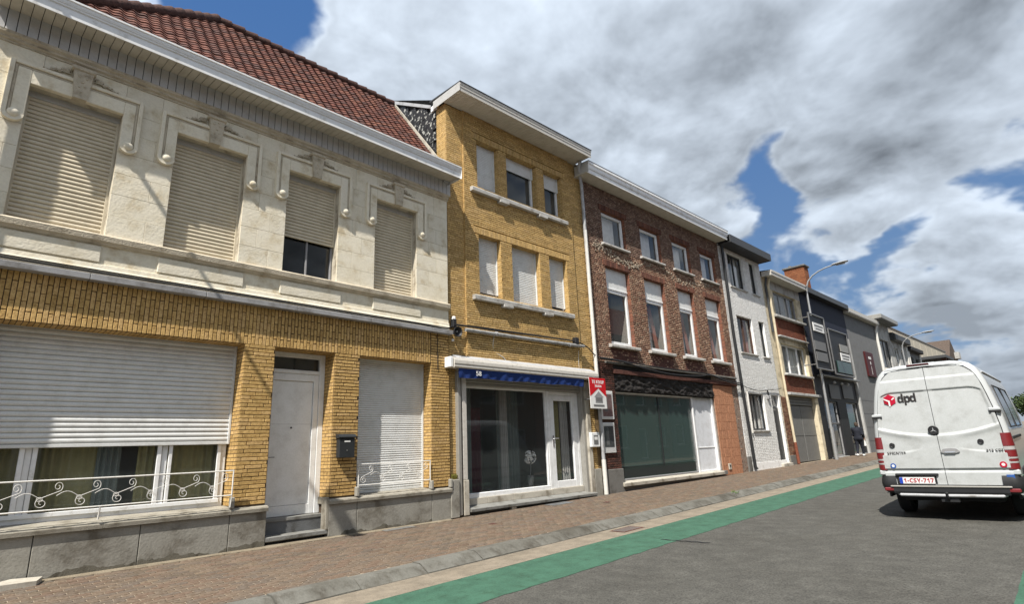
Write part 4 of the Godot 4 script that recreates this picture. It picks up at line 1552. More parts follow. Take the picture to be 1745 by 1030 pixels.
	# upper windows
	for k in 6:
		var h: Array = wins[k]
		room(h[0], h[1], h[2], h[3], -0.24, 2.5, "room_black")
		var top := k < 3
		var shut: float = [8.305, 9.28, 9.20, 5.49, 5.44, 5.52][k]
		if k == 0:
			shutter("roller_shutter", h[0], h[1], shut, h[3], -0.185, 0.05, "shutter_white", 0.004)
		else:
			shutter("roller_shutter", h[0], h[1], shut, h[3], -0.185, 0.05, "shutter_white", 0.005)
		if shut > h[2] + 0.03:
			window("casement_window", h[0] + 0.01, h[1] - 0.01, h[2] + 0.01, minf(h[3], shut + 0.2), -0.225, 0.06, "white_frame", "glass_dark" if not top else "glass", [])
	for q in [[8.095, 8.20], [5.205, 5.32]]:
		var sl := S()
		prof_x(sl, [Vector2(-0.2, q[0]), Vector2(0.11, q[0]), Vector2(0.115, q[1] - 0.02), Vector2(0.105, q[1]), Vector2(-0.2, q[1] + 0.04)], -4.195, -0.45)
		part("window_sill", sl, "sill_stone")
		for b in [[-3.25, -2.92], [-1.72, -1.38]]:
			part("sill_bracket", one(b[0], b[1], q[0] - 0.075, q[0] - 0.002, -0.04, 0.135, 0.008), "sill_stone")
	# lower front: the shop
	yellow_shop()
	# pipe, cables, siren sit on the wall above the awning
	var ps := S()
	tube(ps, [Vector3(-4.50, 4.40, 0.075), Vector3(-2.3, 4.405, 0.075), Vector3(-0.10, 4.425, 0.075)], 0.046, 12)
	part("wall_pipe", ps, "pipe_grey")
	for bx0 in [-3.55, -0.75]:
		ps = S()
		lathe(ps, Vector3(bx0, 4.41, 0.075), Vector3.RIGHT, [Vector2(0, 0.0), Vector2(0, 0.054), Vector2(0.05, 0.054), Vector2(0.05, 0.0)], 12)
		part("pipe_clip", ps, "zinc")
	cable([Vector3(-4.86, 4.47, 0.09), Vector3(-4.3, 4.49, 0.05), Vector3(-2.5, 4.52, 0.04), Vector3(-0.9, 4.54, 0.05), Vector3(-0.35, 4.52, 0.09), Vector3(0.05, 4.40, 0.1), Vector3(0.34, 4.22, 0.1), Vector3(0.6, 4.14, 0.12)], 0.016)
	cable([Vector3(-4.86, 4.50, 0.07), Vector3(-4.2, 4.52, 0.03), Vector3(-2.5, 4.55, 0.03), Vector3(-0.9, 4.56, 0.04), Vector3(-0.45, 4.55, 0.06)], 0.012)
	cable([Vector3(-3.55, 4.38, 0.03), Vector3(-3.55, 4.02, -0.01), Vector3(-3.2, 3.82, 0.01), Vector3(-3.18, 3.6, 0.01)], 0.008, "pipe_white")
	cable([Vector3(-0.30, 4.30, 0.03), Vector3(-0.30, 3.9, 0.0), Vector3(-0.25, 3.6, 0.0)], 0.006, "pipe_white")
	part("junction_box", one(-0.52, -0.36, 4.47, 4.65, 0.0, 0.13, 0.015), "black_iron")
	# rain pipe on the right edge
	var dp := S()
	tube(dp, [Vector3(0.12, 10.33, 0.30), Vector3(0.13, 10.18, 0.22), Vector3(0.30, 9.92, 0.10), Vector3(0.385, 9.7, 0.07), Vector3(0.395, 6.5, 0.07)], 0.052, 12)
	part("rain_pipe", dp, "zinc")
	dp = S()
	tube(dp, [Vector3(0.395, 8.15, 0.07), Vector3(0.40, 5.0, 0.07), Vector3(0.405, 3.62, 0.07)], 0.056, 12)
	part("rain_pipe", dp, "pipe_white")
	dp = S()
	tube(dp, [Vector3(0.405, 3.62, 0.07), Vector3(0.41, 2.0, 0.07), Vector3(0.415, 1.25, 0.07)], 0.05, 12)
	part("rain_pipe", dp, "zinc")
	dp = S()
	tube(dp, [Vector3(0.415, 1.26, 0.07), Vector3(0.42, 0.33, 0.07)], 0.062, 12)
	part("rain_pipe_foot", dp, "pipe_white")

func prof_zy(s: SurfaceTool, pts: Array, x0: float, x1: float) -> void:
	prof_x(s, pts, x0, x1)

func yellow_shop() -> void:
	# posts, shutter guide, glazed front, door, steps
	part("post", one(-4.745, -4.655, 0.3, 3.42, -0.06, 0.055, 0.01), "alu_grey")
	part("post", one(-4.60, -4.47, 1.02, 3.42, -0.20, 0.03, 0.012), "alu_light")
	part("post_foot", one(-4.605, -4.455, 0.28, 1.02, -0.20, 0.05, 0.012), "marble")
	part("post_backing", one(-4.66, -4.60, 0.3, 3.42, -0.2, -0.05, 0.0), "black_paint")
	room(-4.46, -0.08, 0.45, 3.4, -0.28, 4.2, "room_black")
	var hb := S()
	for k in 3:
		cbox(hb, Vector3(-4.47, 3.12 + k * 0.075, -0.24 + 0.02 * k), Vector3(-0.22, 3.19 + k * 0.075, -0.10 + 0.03 * k), 0.008)
	part("shutter_head", hb, "alu_grey")
	window("shop_window", -4.47, -1.53, 0.655, 3.13, -0.24, 0.05, "white_frame", "glass", [])
	part("window_bottom_rail", one(-4.47, -1.53, 0.60, 0.70, -0.28, -0.20, 0.006), "white_frame")
	# the door
	var d := group_part("shop_door", Vector3(-0.9, 0.6, -0.24))
	var fr := S()
	for q in [[-1.525, -1.42, 0.60, 3.115], [-0.335, -0.235, 0.60, 3.115], [-1.42, -0.335, 3.02, 3.115]]:
		cbox(fr, Vector3(q[0], q[2], -0.29), Vector3(q[1], q[3], -0.20), 0.008)
	part("frame", fr, "white_frame", Vector3.ZERO, d)
	fr = S()
	for q in [[-1.415, -1.25, 0.61, 3.015], [-0.505, -0.34, 0.61, 3.015], [-1.25, -0.505, 2.87, 3.015], [-1.25, -0.505, 0.61, 0.79]]:
		cbox(fr, Vector3(q[0], q[2], -0.275), Vector3(q[1], q[3], -0.205), 0.008)
	part("leaf", fr, "white_frame", Vector3.ZERO, d)
	var pn := S()
	quad(pn, Vector3(-1.26, 0.78, -0.245), Vector3(-0.50, 0.78, -0.245), Vector3(-0.50, 2.88, -0.245), Vector3(-1.26, 2.88, -0.245))
	part("pane", pn, "glass", Vector3.ZERO, d)
	var hd := S()
	cbox(hd, Vector3(-1.36, 1.66, -0.205), Vector3(-1.31, 1.95, -0.19), 0.005)
	tube(hd, [Vector3(-1.335, 1.87, -0.20), Vector3(-1.335, 1.87, -0.13), Vector3(-1.20, 1.87, -0.125)], 0.013)
	part("handle", hd, "chrome", Vector3.ZERO, d)
	curtain(-1.24, -0.85, 0.7, 2.95, -0.42, "curtain_olive", 0.08)
	curtain(-0.80, -0.52, 0.7, 2.95, -0.40, "curtain_grey", 0.07)
	curtain(-4.15, -3.72, 0.55, 3.2, -0.75, "curtain_teal", 0.10)
	curtain(-3.72, -2.75, 0.55, 2.75, -1.5, "curtain_magenta", 0.16)
	curtain(-2.72, -2.45, 0.55, 3.2, -0.8, "curtain_grey", 0.07)
	curtain(-2.42, -1.60, 0.55, 3.2, -1.25, "curtain_teal", 0.12)
	# right jamb, stone apron and step
	part("right_post", one(-0.235, -0.13, 0.42, 3.4, -0.28, -0.04, 0.01), "alu_grey")
	part("right_pier", one(-0.13, 0.035, 0.40, 3.42, -0.25, 0.02, 0.012), "marble")
	part("pier_foot", one(0.055, 0.355, 0.25, 1.02, -0.06, 0.02, 0.008), "plinth_stone")
	for q in [[-4.45, -3.75], [-3.745, -2.9], [-2.895, -1.54], [-1.535, -0.24]]:
		part("apron_stone", one(q[0], q[1], 0.46, 0.60 if q[0] < -1.6 else 0.61, -0.28, -0.16, 0.006), "marble")
	var s := S()
	prof_x(s, [Vector2(-0.28, 0.36), Vector2(0.09, 0.345), Vector2(0.095, 0.40), Vector2(0.08, 0.415), Vector2(-0.16, 0.46), Vector2(-0.28, 0.46)], -4.44, 0.0)
	part("door_step", s, "step_stone")
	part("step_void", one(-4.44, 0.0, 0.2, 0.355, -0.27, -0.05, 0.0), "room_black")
	part("step_foot", one(-3.2, -3.05, 0.28, 0.35, -0.05, 0.07, 0.01), "marble")
	# planter stone at the left foot
	part("foot_stone", one(-4.99, -4.76, 0.27, 1.05, -0.05, 0.09, 0.012), "plinth_stone")
	var pl := S()
	for k in 40:
		var a := Vector3(rng.randf_range(-4.92, -4.80), 1.05, rng.randf_range(-0.0, 0.07))
		var d2 := Vector3(rng.randf_range(-0.04, 0.04), rng.randf_range(0.04, 0.12), rng.randf_range(-0.03, 0.04))
		pl.set_color(Color(0.16, 0.15, 0.03) * rng.randf_range(0.7, 1.4))
		tri(pl, a, a + d2 + Vector3(0.012, 0, 0.006), a + d2 - Vector3(0.012, 0, 0.0))
	part("moss", pl, "leaf").set_meta("kind", "stuff")

# ------------------------------------------------------------------ the stripped brown brick house
func build_rough_brick_house() -> void:
	thing("rough_brick_house", 2, Vector3(4.95, 0.36, 0.0), "stripped rough brown brick house with eight white framed windows over a shopfront", "house")
	var X0 := 0.47
	var X1 := 9.70
	var tops := [[1.40, 2.72], [3.62, 4.95], [5.80, 7.10], [7.95, 9.20]]
	var lows := [[1.38, 2.68], [3.58, 4.88], [5.80, 6.98], [7.90, 9.14]]
	var holes := []
	for t in tops:
		holes.append([t[0], t[1], 7.99, 9.15])
	for t in lows:
		holes.append([t[0], t[1], 4.66, 7.21])
	var shop := [1.36, 7.60, 0.3, 4.05]
	var w := S()
	holed(w, X0, X1, -0.1, 10.0, -0.02, holes + [shop], 0.26)
	part("wall", w, "rough_mortar")
	var red := [[0.334, 0.203, 0.145], [0.290, 0.167, 0.123], [0.362, 0.232, 0.167], [0.406, 0.268, 0.196], [0.450, 0.326, 0.246], [0.239, 0.145, 0.109]]
	var dark := [[0.217, 0.143, 0.112], [0.247, 0.165, 0.132], [0.285, 0.195, 0.158], [0.180, 0.120, 0.099], [0.330, 0.240, 0.195]]
	var bl := 0.105
	var bh := 0.05
	var j := 0.014
	# straight lintels of cut brick over every window
	var cut := holes.duplicate()
	cut.append(shop)
	for h in holes:
		cut.append([h[0] - 0.12, h[1] + 0.12, h[3], h[3] + 0.22])
	brickwork("rough_brickwork", brick_rects(X0, X1, 4.08, 7.86, bl, bh, j, cut), -0.03, 0.004, red, "rough_joined", 0.007, 0.008, 0.18)
	brickwork("dark_brickwork", brick_rects(X0, X1, 7.87, 9.92, bl, bh, j, cut), -0.03, 0.004, dark, "rough_joined", 0.006, 0.008, 0.15)
	brickwork("pier_brickwork", brick_rects(X0 + 0.02, 1.35, 0.98, 4.07, 0.2, bh, j, [shop]), -0.03, 0.002, [[0.09, 0.04, 0.03], [0.12, 0.05, 0.038], [0.07, 0.035, 0.03]], "rough_joined", 0.003, 0.005, 0.2)
	brickwork("end_brickwork", brick_rects(9.2, X1, 0.45, 4.07, 0.12, bh, j, []), -0.06, -0.03, red, "rough_joined", 0.02, 0.008, 0.4)
	var li := []
	for h in holes:
		var x: float = h[0] - 0.11
		while x < h[1] + 0.10:
			li.append([x, x + 0.055, h[3] + 0.004, h[3] + 0.212])
			x += 0.066
	brickwork("lintel_bricks", li, -0.02, 0.012, [[0.15, 0.07, 0.05], [0.18, 0.08, 0.055], [0.12, 0.055, 0.042]], "rough_joined", 0.006, 0.006, 0.25)
	reveal_bricks(holes, 0.0, 0.20, bh, j, [[0.24, 0.09, 0.055], [0.28, 0.11, 0.065], [0.18, 0.075, 0.05]], "rough_joined")
	# remains of plaster and mortar above the first windows
	var pl := S()
	for k in 260:
		var px := rng.randf_range(0.8, 3.3) if k < 150 else rng.randf_range(3.3, 9.3)
		var py := 7.66 + 0.14 * sin(px * 1.7) + rng.randfn(0.0, 0.08)
		var r := rng.randf_range(0.018, 0.05)
		var t := rng.randf_range(0.26, 0.42)
		pl.set_color(Color(t, t * 0.86, t * 0.70))
		lathe(pl, Vector3(px, py, 0.0), Vector3(rng.randf_range(-0.3, 0.3), rng.randf_range(-0.3, 0.3), 1), [Vector2(0, r), Vector2(0.015, r * 0.9), Vector2(0.028, r * 0.3), Vector2(0.03, 0)], 6)
	part("plaster_remains", pl, "rough_joined").set_meta("kind", "stuff")
	# windows
	for k in 4:
		var t: Array = tops[k]
		room(t[0], t[1], 7.99, 9.15, -0.26, 2.4, "room_dark")
		window("top_window", t[0] + 0.02, t[1] - 0.02, 8.01, 9.13, -0.14, 0.085, "white_frame", "glass", [])
		curtain(t[0] + 0.1, t[1] - 0.28, 8.02, 9.1, -0.30, "curtain_white", 0.3, 0.012)  # pale blind added, standing in for bright cloud mirrored in the glass
		sill(t[0] - 0.12, t[1] + 0.06, 7.90, 7.985, 0.10)
		var l: Array = lows[k]
		room(l[0], l[1], 4.66, 7.21, -0.26, 2.6, "room_dark")
		part("shutter_box", one(l[0] + 0.015, l[1] - 0.015, 6.55, 7.205, -0.22, -0.13, 0.006), "shutter_white")
		part("shutter_box_lip", one(l[0] + 0.015, l[1] - 0.015, 6.49, 6.555, -0.22, -0.105, 0.01), "white_frame")
		window("tall_window", l[0] + 0.02, l[1] - 0.02, 4.69, 6.49, -0.16, 0.10, "white_frame", "glass", [])
		if k > 0:
			# a drape pulled aside
			var d := S()
			var prev := []
			for i in 9:
				var u := i / 8.0
				var y := lerpf(6.4, 4.72, u)
				var xa: float = l[0] + 0.55 + 0.35 * u
				var ring := [Vector3(xa, y, -0.36), Vector3(xa + 0.05, y, -0.32), Vector3(xa + 0.12 + 0.02 * u, y, -0.37), Vector3(xa + 0.19, y, -0.33)]
				if i > 0:
					for q in 3:
						quad(d, ring[q], ring[q + 1], prev[q + 1], prev[q])
				prev = ring
			part("curtain", d, "curtain_rust")
			curtain(l[0] + 0.12, l[0] + 0.82, 4.7, 6.5, -0.42, "curtain_white", 0.3, 0.012)
		sill(l[0] - 0.16, l[1] + 0.10, 4.545, 4.655, 0.13)
		part("apron_panel", one(l[0] - 0.05, l[1] + 0.05, 4.12, 4.53, -0.05, 0.006, 0.006), "beam_wood")
	# eaves and gutter
	part("soffit", one(X0 - 0.28, X1 - 0.05, 9.925, 9.955, -0.1, 0.46, 0.0), "soffit")
	var g := S()
	prof_x(g, [Vector2(0.455, 9.92), Vector2(0.475, 9.92), Vector2(0.48, 10.05), Vector2(0.455, 10.05)], X0 - 0.26, X1 - 0.0)
	part("fascia", g, "fascia_white")
	g = S()
	prof_x(g, [Vector2(0.10, 10.055), Vector2(0.50, 10.055), Vector2(0.515, 10.10), Vector2(0.52, 10.19), Vector2(0.55, 10.21), Vector2(0.55, 10.28), Vector2(0.53, 10.28), Vector2(0.52, 10.22), Vector2(0.10, 10.2)], X0 - 0.26, X1 - 0.0)
	part("gutter", g, "fascia_white")
	g = S()
	prof_x(g, [Vector2(0.555, 10.285), Vector2(0.555, 10.305), Vector2(-0.3, 10.34), Vector2(-0.3, 10.30)], X0 - 0.26, X1)
	part("gutter_rim", g, "anthracite")
	g = S()
	bx(g, X0 - 0.275, X0 - 0.262, 9.92, 10.28, -0.02, 0.53)
	part("gutter_end", g, "box_grey")
	g = S()
	quad(g, Vector3(X0, 10.28, 0.1), Vector3(X1, 10.28, 0.1), Vector3(X1, 12.2, -3.6), Vector3(X0, 12.2, -3.6))
	part("roof", g, "roof_dark")
	# shopfront
	part("felt_band", one(1.30, 7.62, 3.20, 4.07, -0.30, -0.03, 0.0), "tar_felt")
	part("beam", one(1.30, 9.60, 3.74, 3.87, -0.06, 0.055, 0.012), "beam_wood")
	part("upper_beam", one(0.95, 9.66, 4.03, 4.10, -0.06, 0.06, 0.012), "concrete_dark")
	# the loose felt sheet hangs in creases
	var ff := S()
	var fp := []
	var fn := noise(FastNoiseLite.TYPE_SIMPLEX_SMOOTH, 1.4, 4, 77, 0.6)
	for r in 15:
		var line := []
		for k in 121:
			var fx := lerpf(1.32, 7.58, k / 120.0)
			var fy := lerpf(3.24 + 0.05 * fn.get_noise_1d(fx * 2.0), 3.75, r / 14.0)
			line.append(Vector3(fx, fy, 0.005 + 0.085 * fn.get_noise_2d(fx * 1.6 + fy * 2.4, fy * 4.0)))
		fp.append(line)
	smooth_grid(ff, fp)
	part("felt_folds", ff, "tar_felt")
	cable([Vector3(0.6, 4.14, 0.12), Vector3(1.6, 4.13, 0.09), Vector3(3.0, 3.98, 0.12), Vector3(4.6, 3.90, 0.13), Vector3(6.4, 3.96, 0.12), Vector3(7.4, 4.05, 0.1), Vector3(8.4, 3.90, 0.1), Vector3(9.3, 3.82, 0.1), Vector3(9.9, 3.78, 0.12)], 0.028)
	cable([Vector3(0.6, 4.17, 0.10), Vector3(2.5, 4.12, 0.09), Vector3(4.6, 4.08, 0.10), Vector3(7.0, 4.09, 0.09), Vector3(8.2, 3.98, 0.1), Vector3(9.9, 3.85, 0.12)], 0.02)
	room(1.36, 7.72, 0.5, 3.2, -0.28, 1.8, "room_dark")
	window("shop_window", 1.40, 6.07, 0.62, 3.19, -0.15, 0.045, "grey_frame", "glass", [])
	part("window_joint", one(3.86, 3.895, 0.95, 3.15, -0.150, -0.130, 0.004), "black_paint")
	for q in [[1.43, 3.86], [3.895, 6.03]]:
		part("window_film", one(q[0], q[1], 0.995, 3.15, -0.185, -0.18, 0.0), "film_green")
	part("window_head", one(1.30, 6.10, 3.18, 3.235, -0.2, -0.08, 0.008), "white_frame")
	part("window_jamb", one(6.03, 6.12, 0.6, 3.2, -0.2, -0.09, 0.008), "white_frame")
	part("white_infill", one(6.13, 7.46, 0.62, 3.26, -0.22, -0.15, 0.01), "white_film")
	part("infill_rail", one(6.13, 7.46, 1.42, 1.46, -0.15, -0.135, 0.006), "white_frame")
	part("infill_frame", one(7.46, 7.58, 0.60, 3.28, -0.22, -0.07, 0.012), "white_frame")
	part("infill_foot", one(6.13, 7.46, 0.58, 0.66, -0.22, -0.12, 0.012), "white_frame")
	var ss := S()
	prof_x(ss, [Vector2(-0.24, 0.48), Vector2(0.10, 0.475), Vector2(0.105, 0.56), Vector2(0.09, 0.58), Vector2(-0.24, 0.625)], 1.28, 7.45)
	part("shop_sill", ss, "marble")
	part("sill_end", one(7.45, 7.68, 0.46, 0.60, -0.2, 0.12, 0.01), "concrete_dark")
	part("shop_base", one(1.30, 7.60, 0.0, 0.475, -0.28, -0.02, 0.0), "room_black")
	part("pier_plinth", one(X0 + 0.06, 1.365, 0.15, 0.975, -0.06, 0.045, 0.012), "concrete_dark")
	# bare terracotta blocks of the right pier
	var yb := [0.42, 0.74, 1.06, 1.38, 1.70, 2.02, 2.34, 2.66, 2.98, 3.30, 3.62]
	for r in yb.size():
		var bxs := [7.60, 7.90, 8.40, 8.90, 9.19] if r % 2 == 0 else [7.60, 7.78, 8.15, 8.65, 9.19]
		for k in 4:
			part("terracotta_block", one(bxs[k] + 0.003, bxs[k + 1] - 0.003, yb[r], minf(yb[r] + 0.314, 3.70), -0.2, rng.randf_range(-0.003, 0.003), 0.006), "terracotta")
	part("pier_core", one(7.61, 9.2, 0.1, 3.75, -0.25, -0.012, 0.0), "red_panel")
	part("meter_cover", one(8.02, 8.22, 0.60, 0.82, -0.05, 0.03, 0.01), "marble")
	var mh := S()
	lathe(mh, Vector3(8.12, 0.73, 0.03), Vector3.BACK, [Vector2(0, 0.045), Vector2(0.005, 0.045), Vector2(0.006, 0.0)], 12)
	part("meter_hole", mh, "black_iron")

func sill(x0: float, x1: float, y0: float, y1: float, out: float) -> void:
	var s := S()
	prof_x(s, [Vector2(-0.16, y0 + 0.02), Vector2(out - 0.02, y0), Vector2(out, y0 + 0.015), Vector2(out, y1 - 0.03), Vector2(out - 0.015, y1 - 0.012), Vector2(-0.16, y1 + 0.02)], x0, x1)
	part("window_sill", s, "sill_stone")

# ------------------------------------------------------------------ the white painted house
func build_white_house() -> void:
	thing("white_brick_house", 2, Vector3(12.0, 0.45, 0.0), "narrow white painted brick house with black eaves and dark windows", "house")
	var X0 := 9.72
	var X1 := 13.93
	var holes := [[10.50, 12.02, 8.14, 9.70], [12.72, 13.36, 8.14, 9.69], [10.60, 12.12, 5.24, 6.86], [12.82, 13.42, 5.22, 6.87], [10.66, 12.16, 2.01, 3.52], [12.95, 13.80, 0.66, 3.52]]
	var w := S()
	holed(w, X0, X1, -0.1, 9.93, -0.012, holes, 0.2)
	part("wall", w, "white_render")
	brickwork("white_brickwork", brick_rects(X0, X1, 0.75, 9.84, 0.20, 0.055, 0.010, holes), -0.02, 0.0, [[0.70, 0.70, 0.69], [0.73, 0.73, 0.72], [0.66, 0.66, 0.65]], "white_joined", 0.002, 0.004, 0.04)
	part("plinth", one(X0 + 0.32, X1 - 0.35, 0.2, 0.74, -0.05, 0.012, 0.008), "white_render")
	part("corner_plinth", one(X0, X0 + 0.30, 0.2, 1.0, -0.05, 0.03, 0.008), "concrete_dark")
	for k in 5:
		var h: Array = holes[k]
		room(h[0], h[1], h[2], h[3], -0.22, 0.9, "room_black")
		window("window", h[0], h[1], h[2], h[3], -0.14, 0.075, "dark_wood" if k == 2 else "black_paint", "glass", [(h[0] + h[1]) / 2.0] if h[1] - h[0] > 1.0 else [])
		curtain(h[0] + 0.1, h[0] + (h[1] - h[0]) * 0.42, h[2], h[3], -0.30, "curtain_rust" if k == 2 else "curtain_grey", 0.1)
		curtain(h[0] + (h[1] - h[0]) * 0.58, h[1] - 0.1, h[2], h[3], -0.30, "curtain_rust" if k == 2 else "curtain_white", 0.1)
		part("window_sill", one(h[0] - 0.08, h[1] + 0.08, h[2] - 0.06, h[2] - 0.002, -0.12, 0.06, 0.008), "sill_stone")
	var d := group_part("door", Vector3(13.37, 0.66, -0.12))
	part("leaf", one(12.95, 13.80, 0.66, 3.0, -0.18, -0.12, 0.01), "black_paint", Vector3.ZERO, d)
	part("transom", one(12.95, 13.80, 3.04, 3.52, -0.18, -0.15, 0.01), "glass_dark", Vector3.ZERO, d)
	part("letter_slot", one(13.2, 13.5, 2.86, 2.94, -0.12, -0.11, 0.003), "steel", Vector3.ZERO, d)
	part("door_step", one(12.9, 13.95, 0.38, 0.60, -0.2, 0.12, 0.012), "marble")
	# eaves
	part("soffit", one(X0 + 0.01, X1 - 0.02, 9.845, 9.87, -0.1, 0.56, 0.0), "black_paint")
	var f := S()
	prof_x(f, [Vector2(0.55, 9.83), Vector2(0.60, 9.83), Vector2(0.605, 10.16), Vector2(0.55, 10.18)], X0 + 0.01, X1 + 0.03)
	part("fascia", f, "anthracite")
	part("fascia_return", one(X1 - 0.02, X1 + 0.04, 9.83, 10.17, -1.0, 0.55, 0.0), "anthracite")
	f = S()
	quad(f, Vector3(X0, 10.16, 0.58), Vector3(X1, 10.16, 0.58), Vector3(X1, 10.25, -5), Vector3(X0, 10.25, -5))
	part("roof", f, "roof_dark")
	part("side_wall", one(X1 - 0.1, X1, 3.0, 9.9, -5.0, -0.02, 0.0), "white_render")
	# pipes
	var s := S()
	tube(s, [Vector3(9.86, 9.80, 0.12), Vector3(9.87, 6.0, 0.085), Vector3(9.95, 3.7, 0.09), Vector3(10.05, 2.0, 0.09), Vector3(10.10, 0.62, 0.09), Vector3(10.12, 0.50, 0.13)], 0.062, 12)
	part("rain_pipe", s, "black_paint")
	s = S()
	tube(s, [Vector3(10.42, 3.58, 0.05), Vector3(10.42, 1.9, 0.05)], 0.035, 8)
	part("pipe", s, "pipe_white")
	cable([Vector3(9.9, 3.80, 0.12), Vector3(10.6, 3.72, 0.05), Vector3(11.6, 3.66, 0.04), Vector3(12.6, 3.72, 0.04), Vector3(13.6, 3.80, 0.06), Vector3(14.0, 3.86, 0.1)], 0.014)
	cable([Vector3(12.55, 3.70, 0.04), Vector3(12.62, 3.45, 0.05)], 0.03)
	part("wall_lamp", one(12.45, 12.62, 3.32, 3.48, -0.01, 0.10, 0.02), "grey_frame")

# ------------------------------------------------------------------ the house over the garage
func build_garage_house() -> void:
	thing("garage_house", 2, Vector3(16.3, 0.5, 0.0), "low house with red panels between windows above a grey garage door", "house")
	var X0 := 13.96
	var X1 := 18.74
	var holes := [[15.12, 18.15, 7.46, 8.72], [15.12, 18.33, 4.62, 6.10], [15.02, 18.30, 0.4, 3.58]]
	var w := S()
	holed(w, X0, X1, 0.0, 9.25, -0.01, holes, 0.25)
	part("wall", w, "cream_render")
	part("upper_strip", one(14.72, X1 - 0.02, 8.73, 9.19, -0.02, 0.004, 0.0), "grey_light")
	for q in [[6.44, 7.32], [3.76, 4.52]]:
		brickwork("red_brickwork", brick_rects(14.85, 18.62, q[0], q[1], 0.2, 0.05, 0.01, []), -0.02, 0.012, [[0.20, 0.07, 0.042], [0.23, 0.08, 0.048], [0.18, 0.06, 0.04]], "brick_orange_joined", 0.002, 0.004, 0.08)
	brickwork("corner_brickwork", brick_rects(14.02, 14.86, 0.9, 3.5, 0.2, 0.05, 0.012, []), -0.02, 0.006, [[0.20, 0.085, 0.05], [0.15, 0.065, 0.045], [0.27, 0.16, 0.11]], "brick_orange_joined", 0.006, 0.006, 0.25)
	part("corner_plinth", one(14.0, 14.88, 0.3, 0.9, -0.05, 0.03, 0.01), "concrete_dark")
	for q in [[14.80, 18.66, 7.335, 7.45], [14.80, 18.62, 6.36, 6.435], [14.95, 18.42, 4.525, 4.615], [14.86, 19.0, 3.60, 3.72]]:
		part("ledge", one(q[0], q[1], q[2], q[3], -0.1, 0.16, 0.015), "grey_light")
	for k in 2:
		var h: Array = holes[k]
		room(h[0], h[1], h[2], h[3], -0.26, 1.0, "room_dark")
		window("window", h[0], h[1], h[2], h[3], -0.16, 0.09, "grey_frame" if k == 0 else "white_frame", "glass", [h[0] + 1.05, h[1] - 0.95])
		curtain(h[0] + 0.15, h[0] + 1.2, h[2], h[3], -0.34, "curtain_grey", 0.12)
		curtain(h[0] + 1.3, h[1] - 0.2, h[2], h[3], -0.34, "curtain_white" if k == 1 else "curtain_grey", 0.14)
	# garage
	part("garage_back", one(15.0, 18.32, 0.4, 3.6, -0.32, -0.26, 0.0), "room_black")
	var d := group_part("garage_door", Vector3(16.6, 0.55, -0.15))
	for q in [[15.04, 16.58], [16.62, 18.28]]:
		part("leaf", one(q[0], q[1], 0.55, 3.14, -0.2, -0.15, 0.01), "garage_grey", Vector3.ZERO, d)
		part("seam", one(q[0] + 0.02, q[1] - 0.02, 1.72, 1.74, -0.152, -0.145, 0.0), "black_paint", Vector3.ZERO, d)
	for k in 3:
		part("head_board", one(15.03, 18.29, 3.17 + k * 0.135, 3.29 + k * 0.135, -0.18, -0.10, 0.012), "garage_grey", Vector3.ZERO, d)
	part("right_pier", one(18.31, X1 - 0.02, 0.4, 3.58, -0.1, 0.05, 0.015), "cream_render")
	# eaves
	part("soffit", one(X0 + 0.02, X1 - 0.1, 9.19, 9.22, -0.1, 0.50, 0.0), "soffit")
	var f := S()
	prof_x(f, [Vector2(0.48, 9.18), Vector2(0.50, 9.18), Vector2(0.505, 9.32), Vector2(0.53, 9.34), Vector2(0.53, 9.43), Vector2(0.48, 9.43)], X0 - 0.0, X1 - 0.35)
	part("fascia", f, "alu_light")
	part("fascia_return", one(X0 - 0.015, X0, 9.18, 9.42, 0.05, 0.50, 0.0), "alu_light")
	f = S()
	quad(f, Vector3(X0, 9.43, 0.5), Vector3(X1, 9.43, 0.5), Vector3(X1, 9.95, -4), Vector3(X0, 9.95, -4))
	part("roof", f, "roof_brown")
	var s := S()
	tube(s, [Vector3(14.05, 9.15, 0.2), Vector3(14.12, 8.8, 0.09), Vector3(14.15, 6.5, 0.08)], 0.055, 10)
	part("rain_pipe", s, "anthracite")
	s = S()
	tube(s, [Vector3(14.42, 9.15, 0.2), Vector3(14.44, 8.8, 0.09), Vector3(14.50, 4.0, 0.085), Vector3(14.62, 1.45, 0.085)], 0.058, 10)
	part("rain_pipe", s, "cream_render")
	s = S()
	tube(s, [Vector3(14.62, 1.46, 0.085), Vector3(14.68, 0.52, 0.085)], 0.07, 10)
	part("rain_pipe_foot", s, "red_panel")

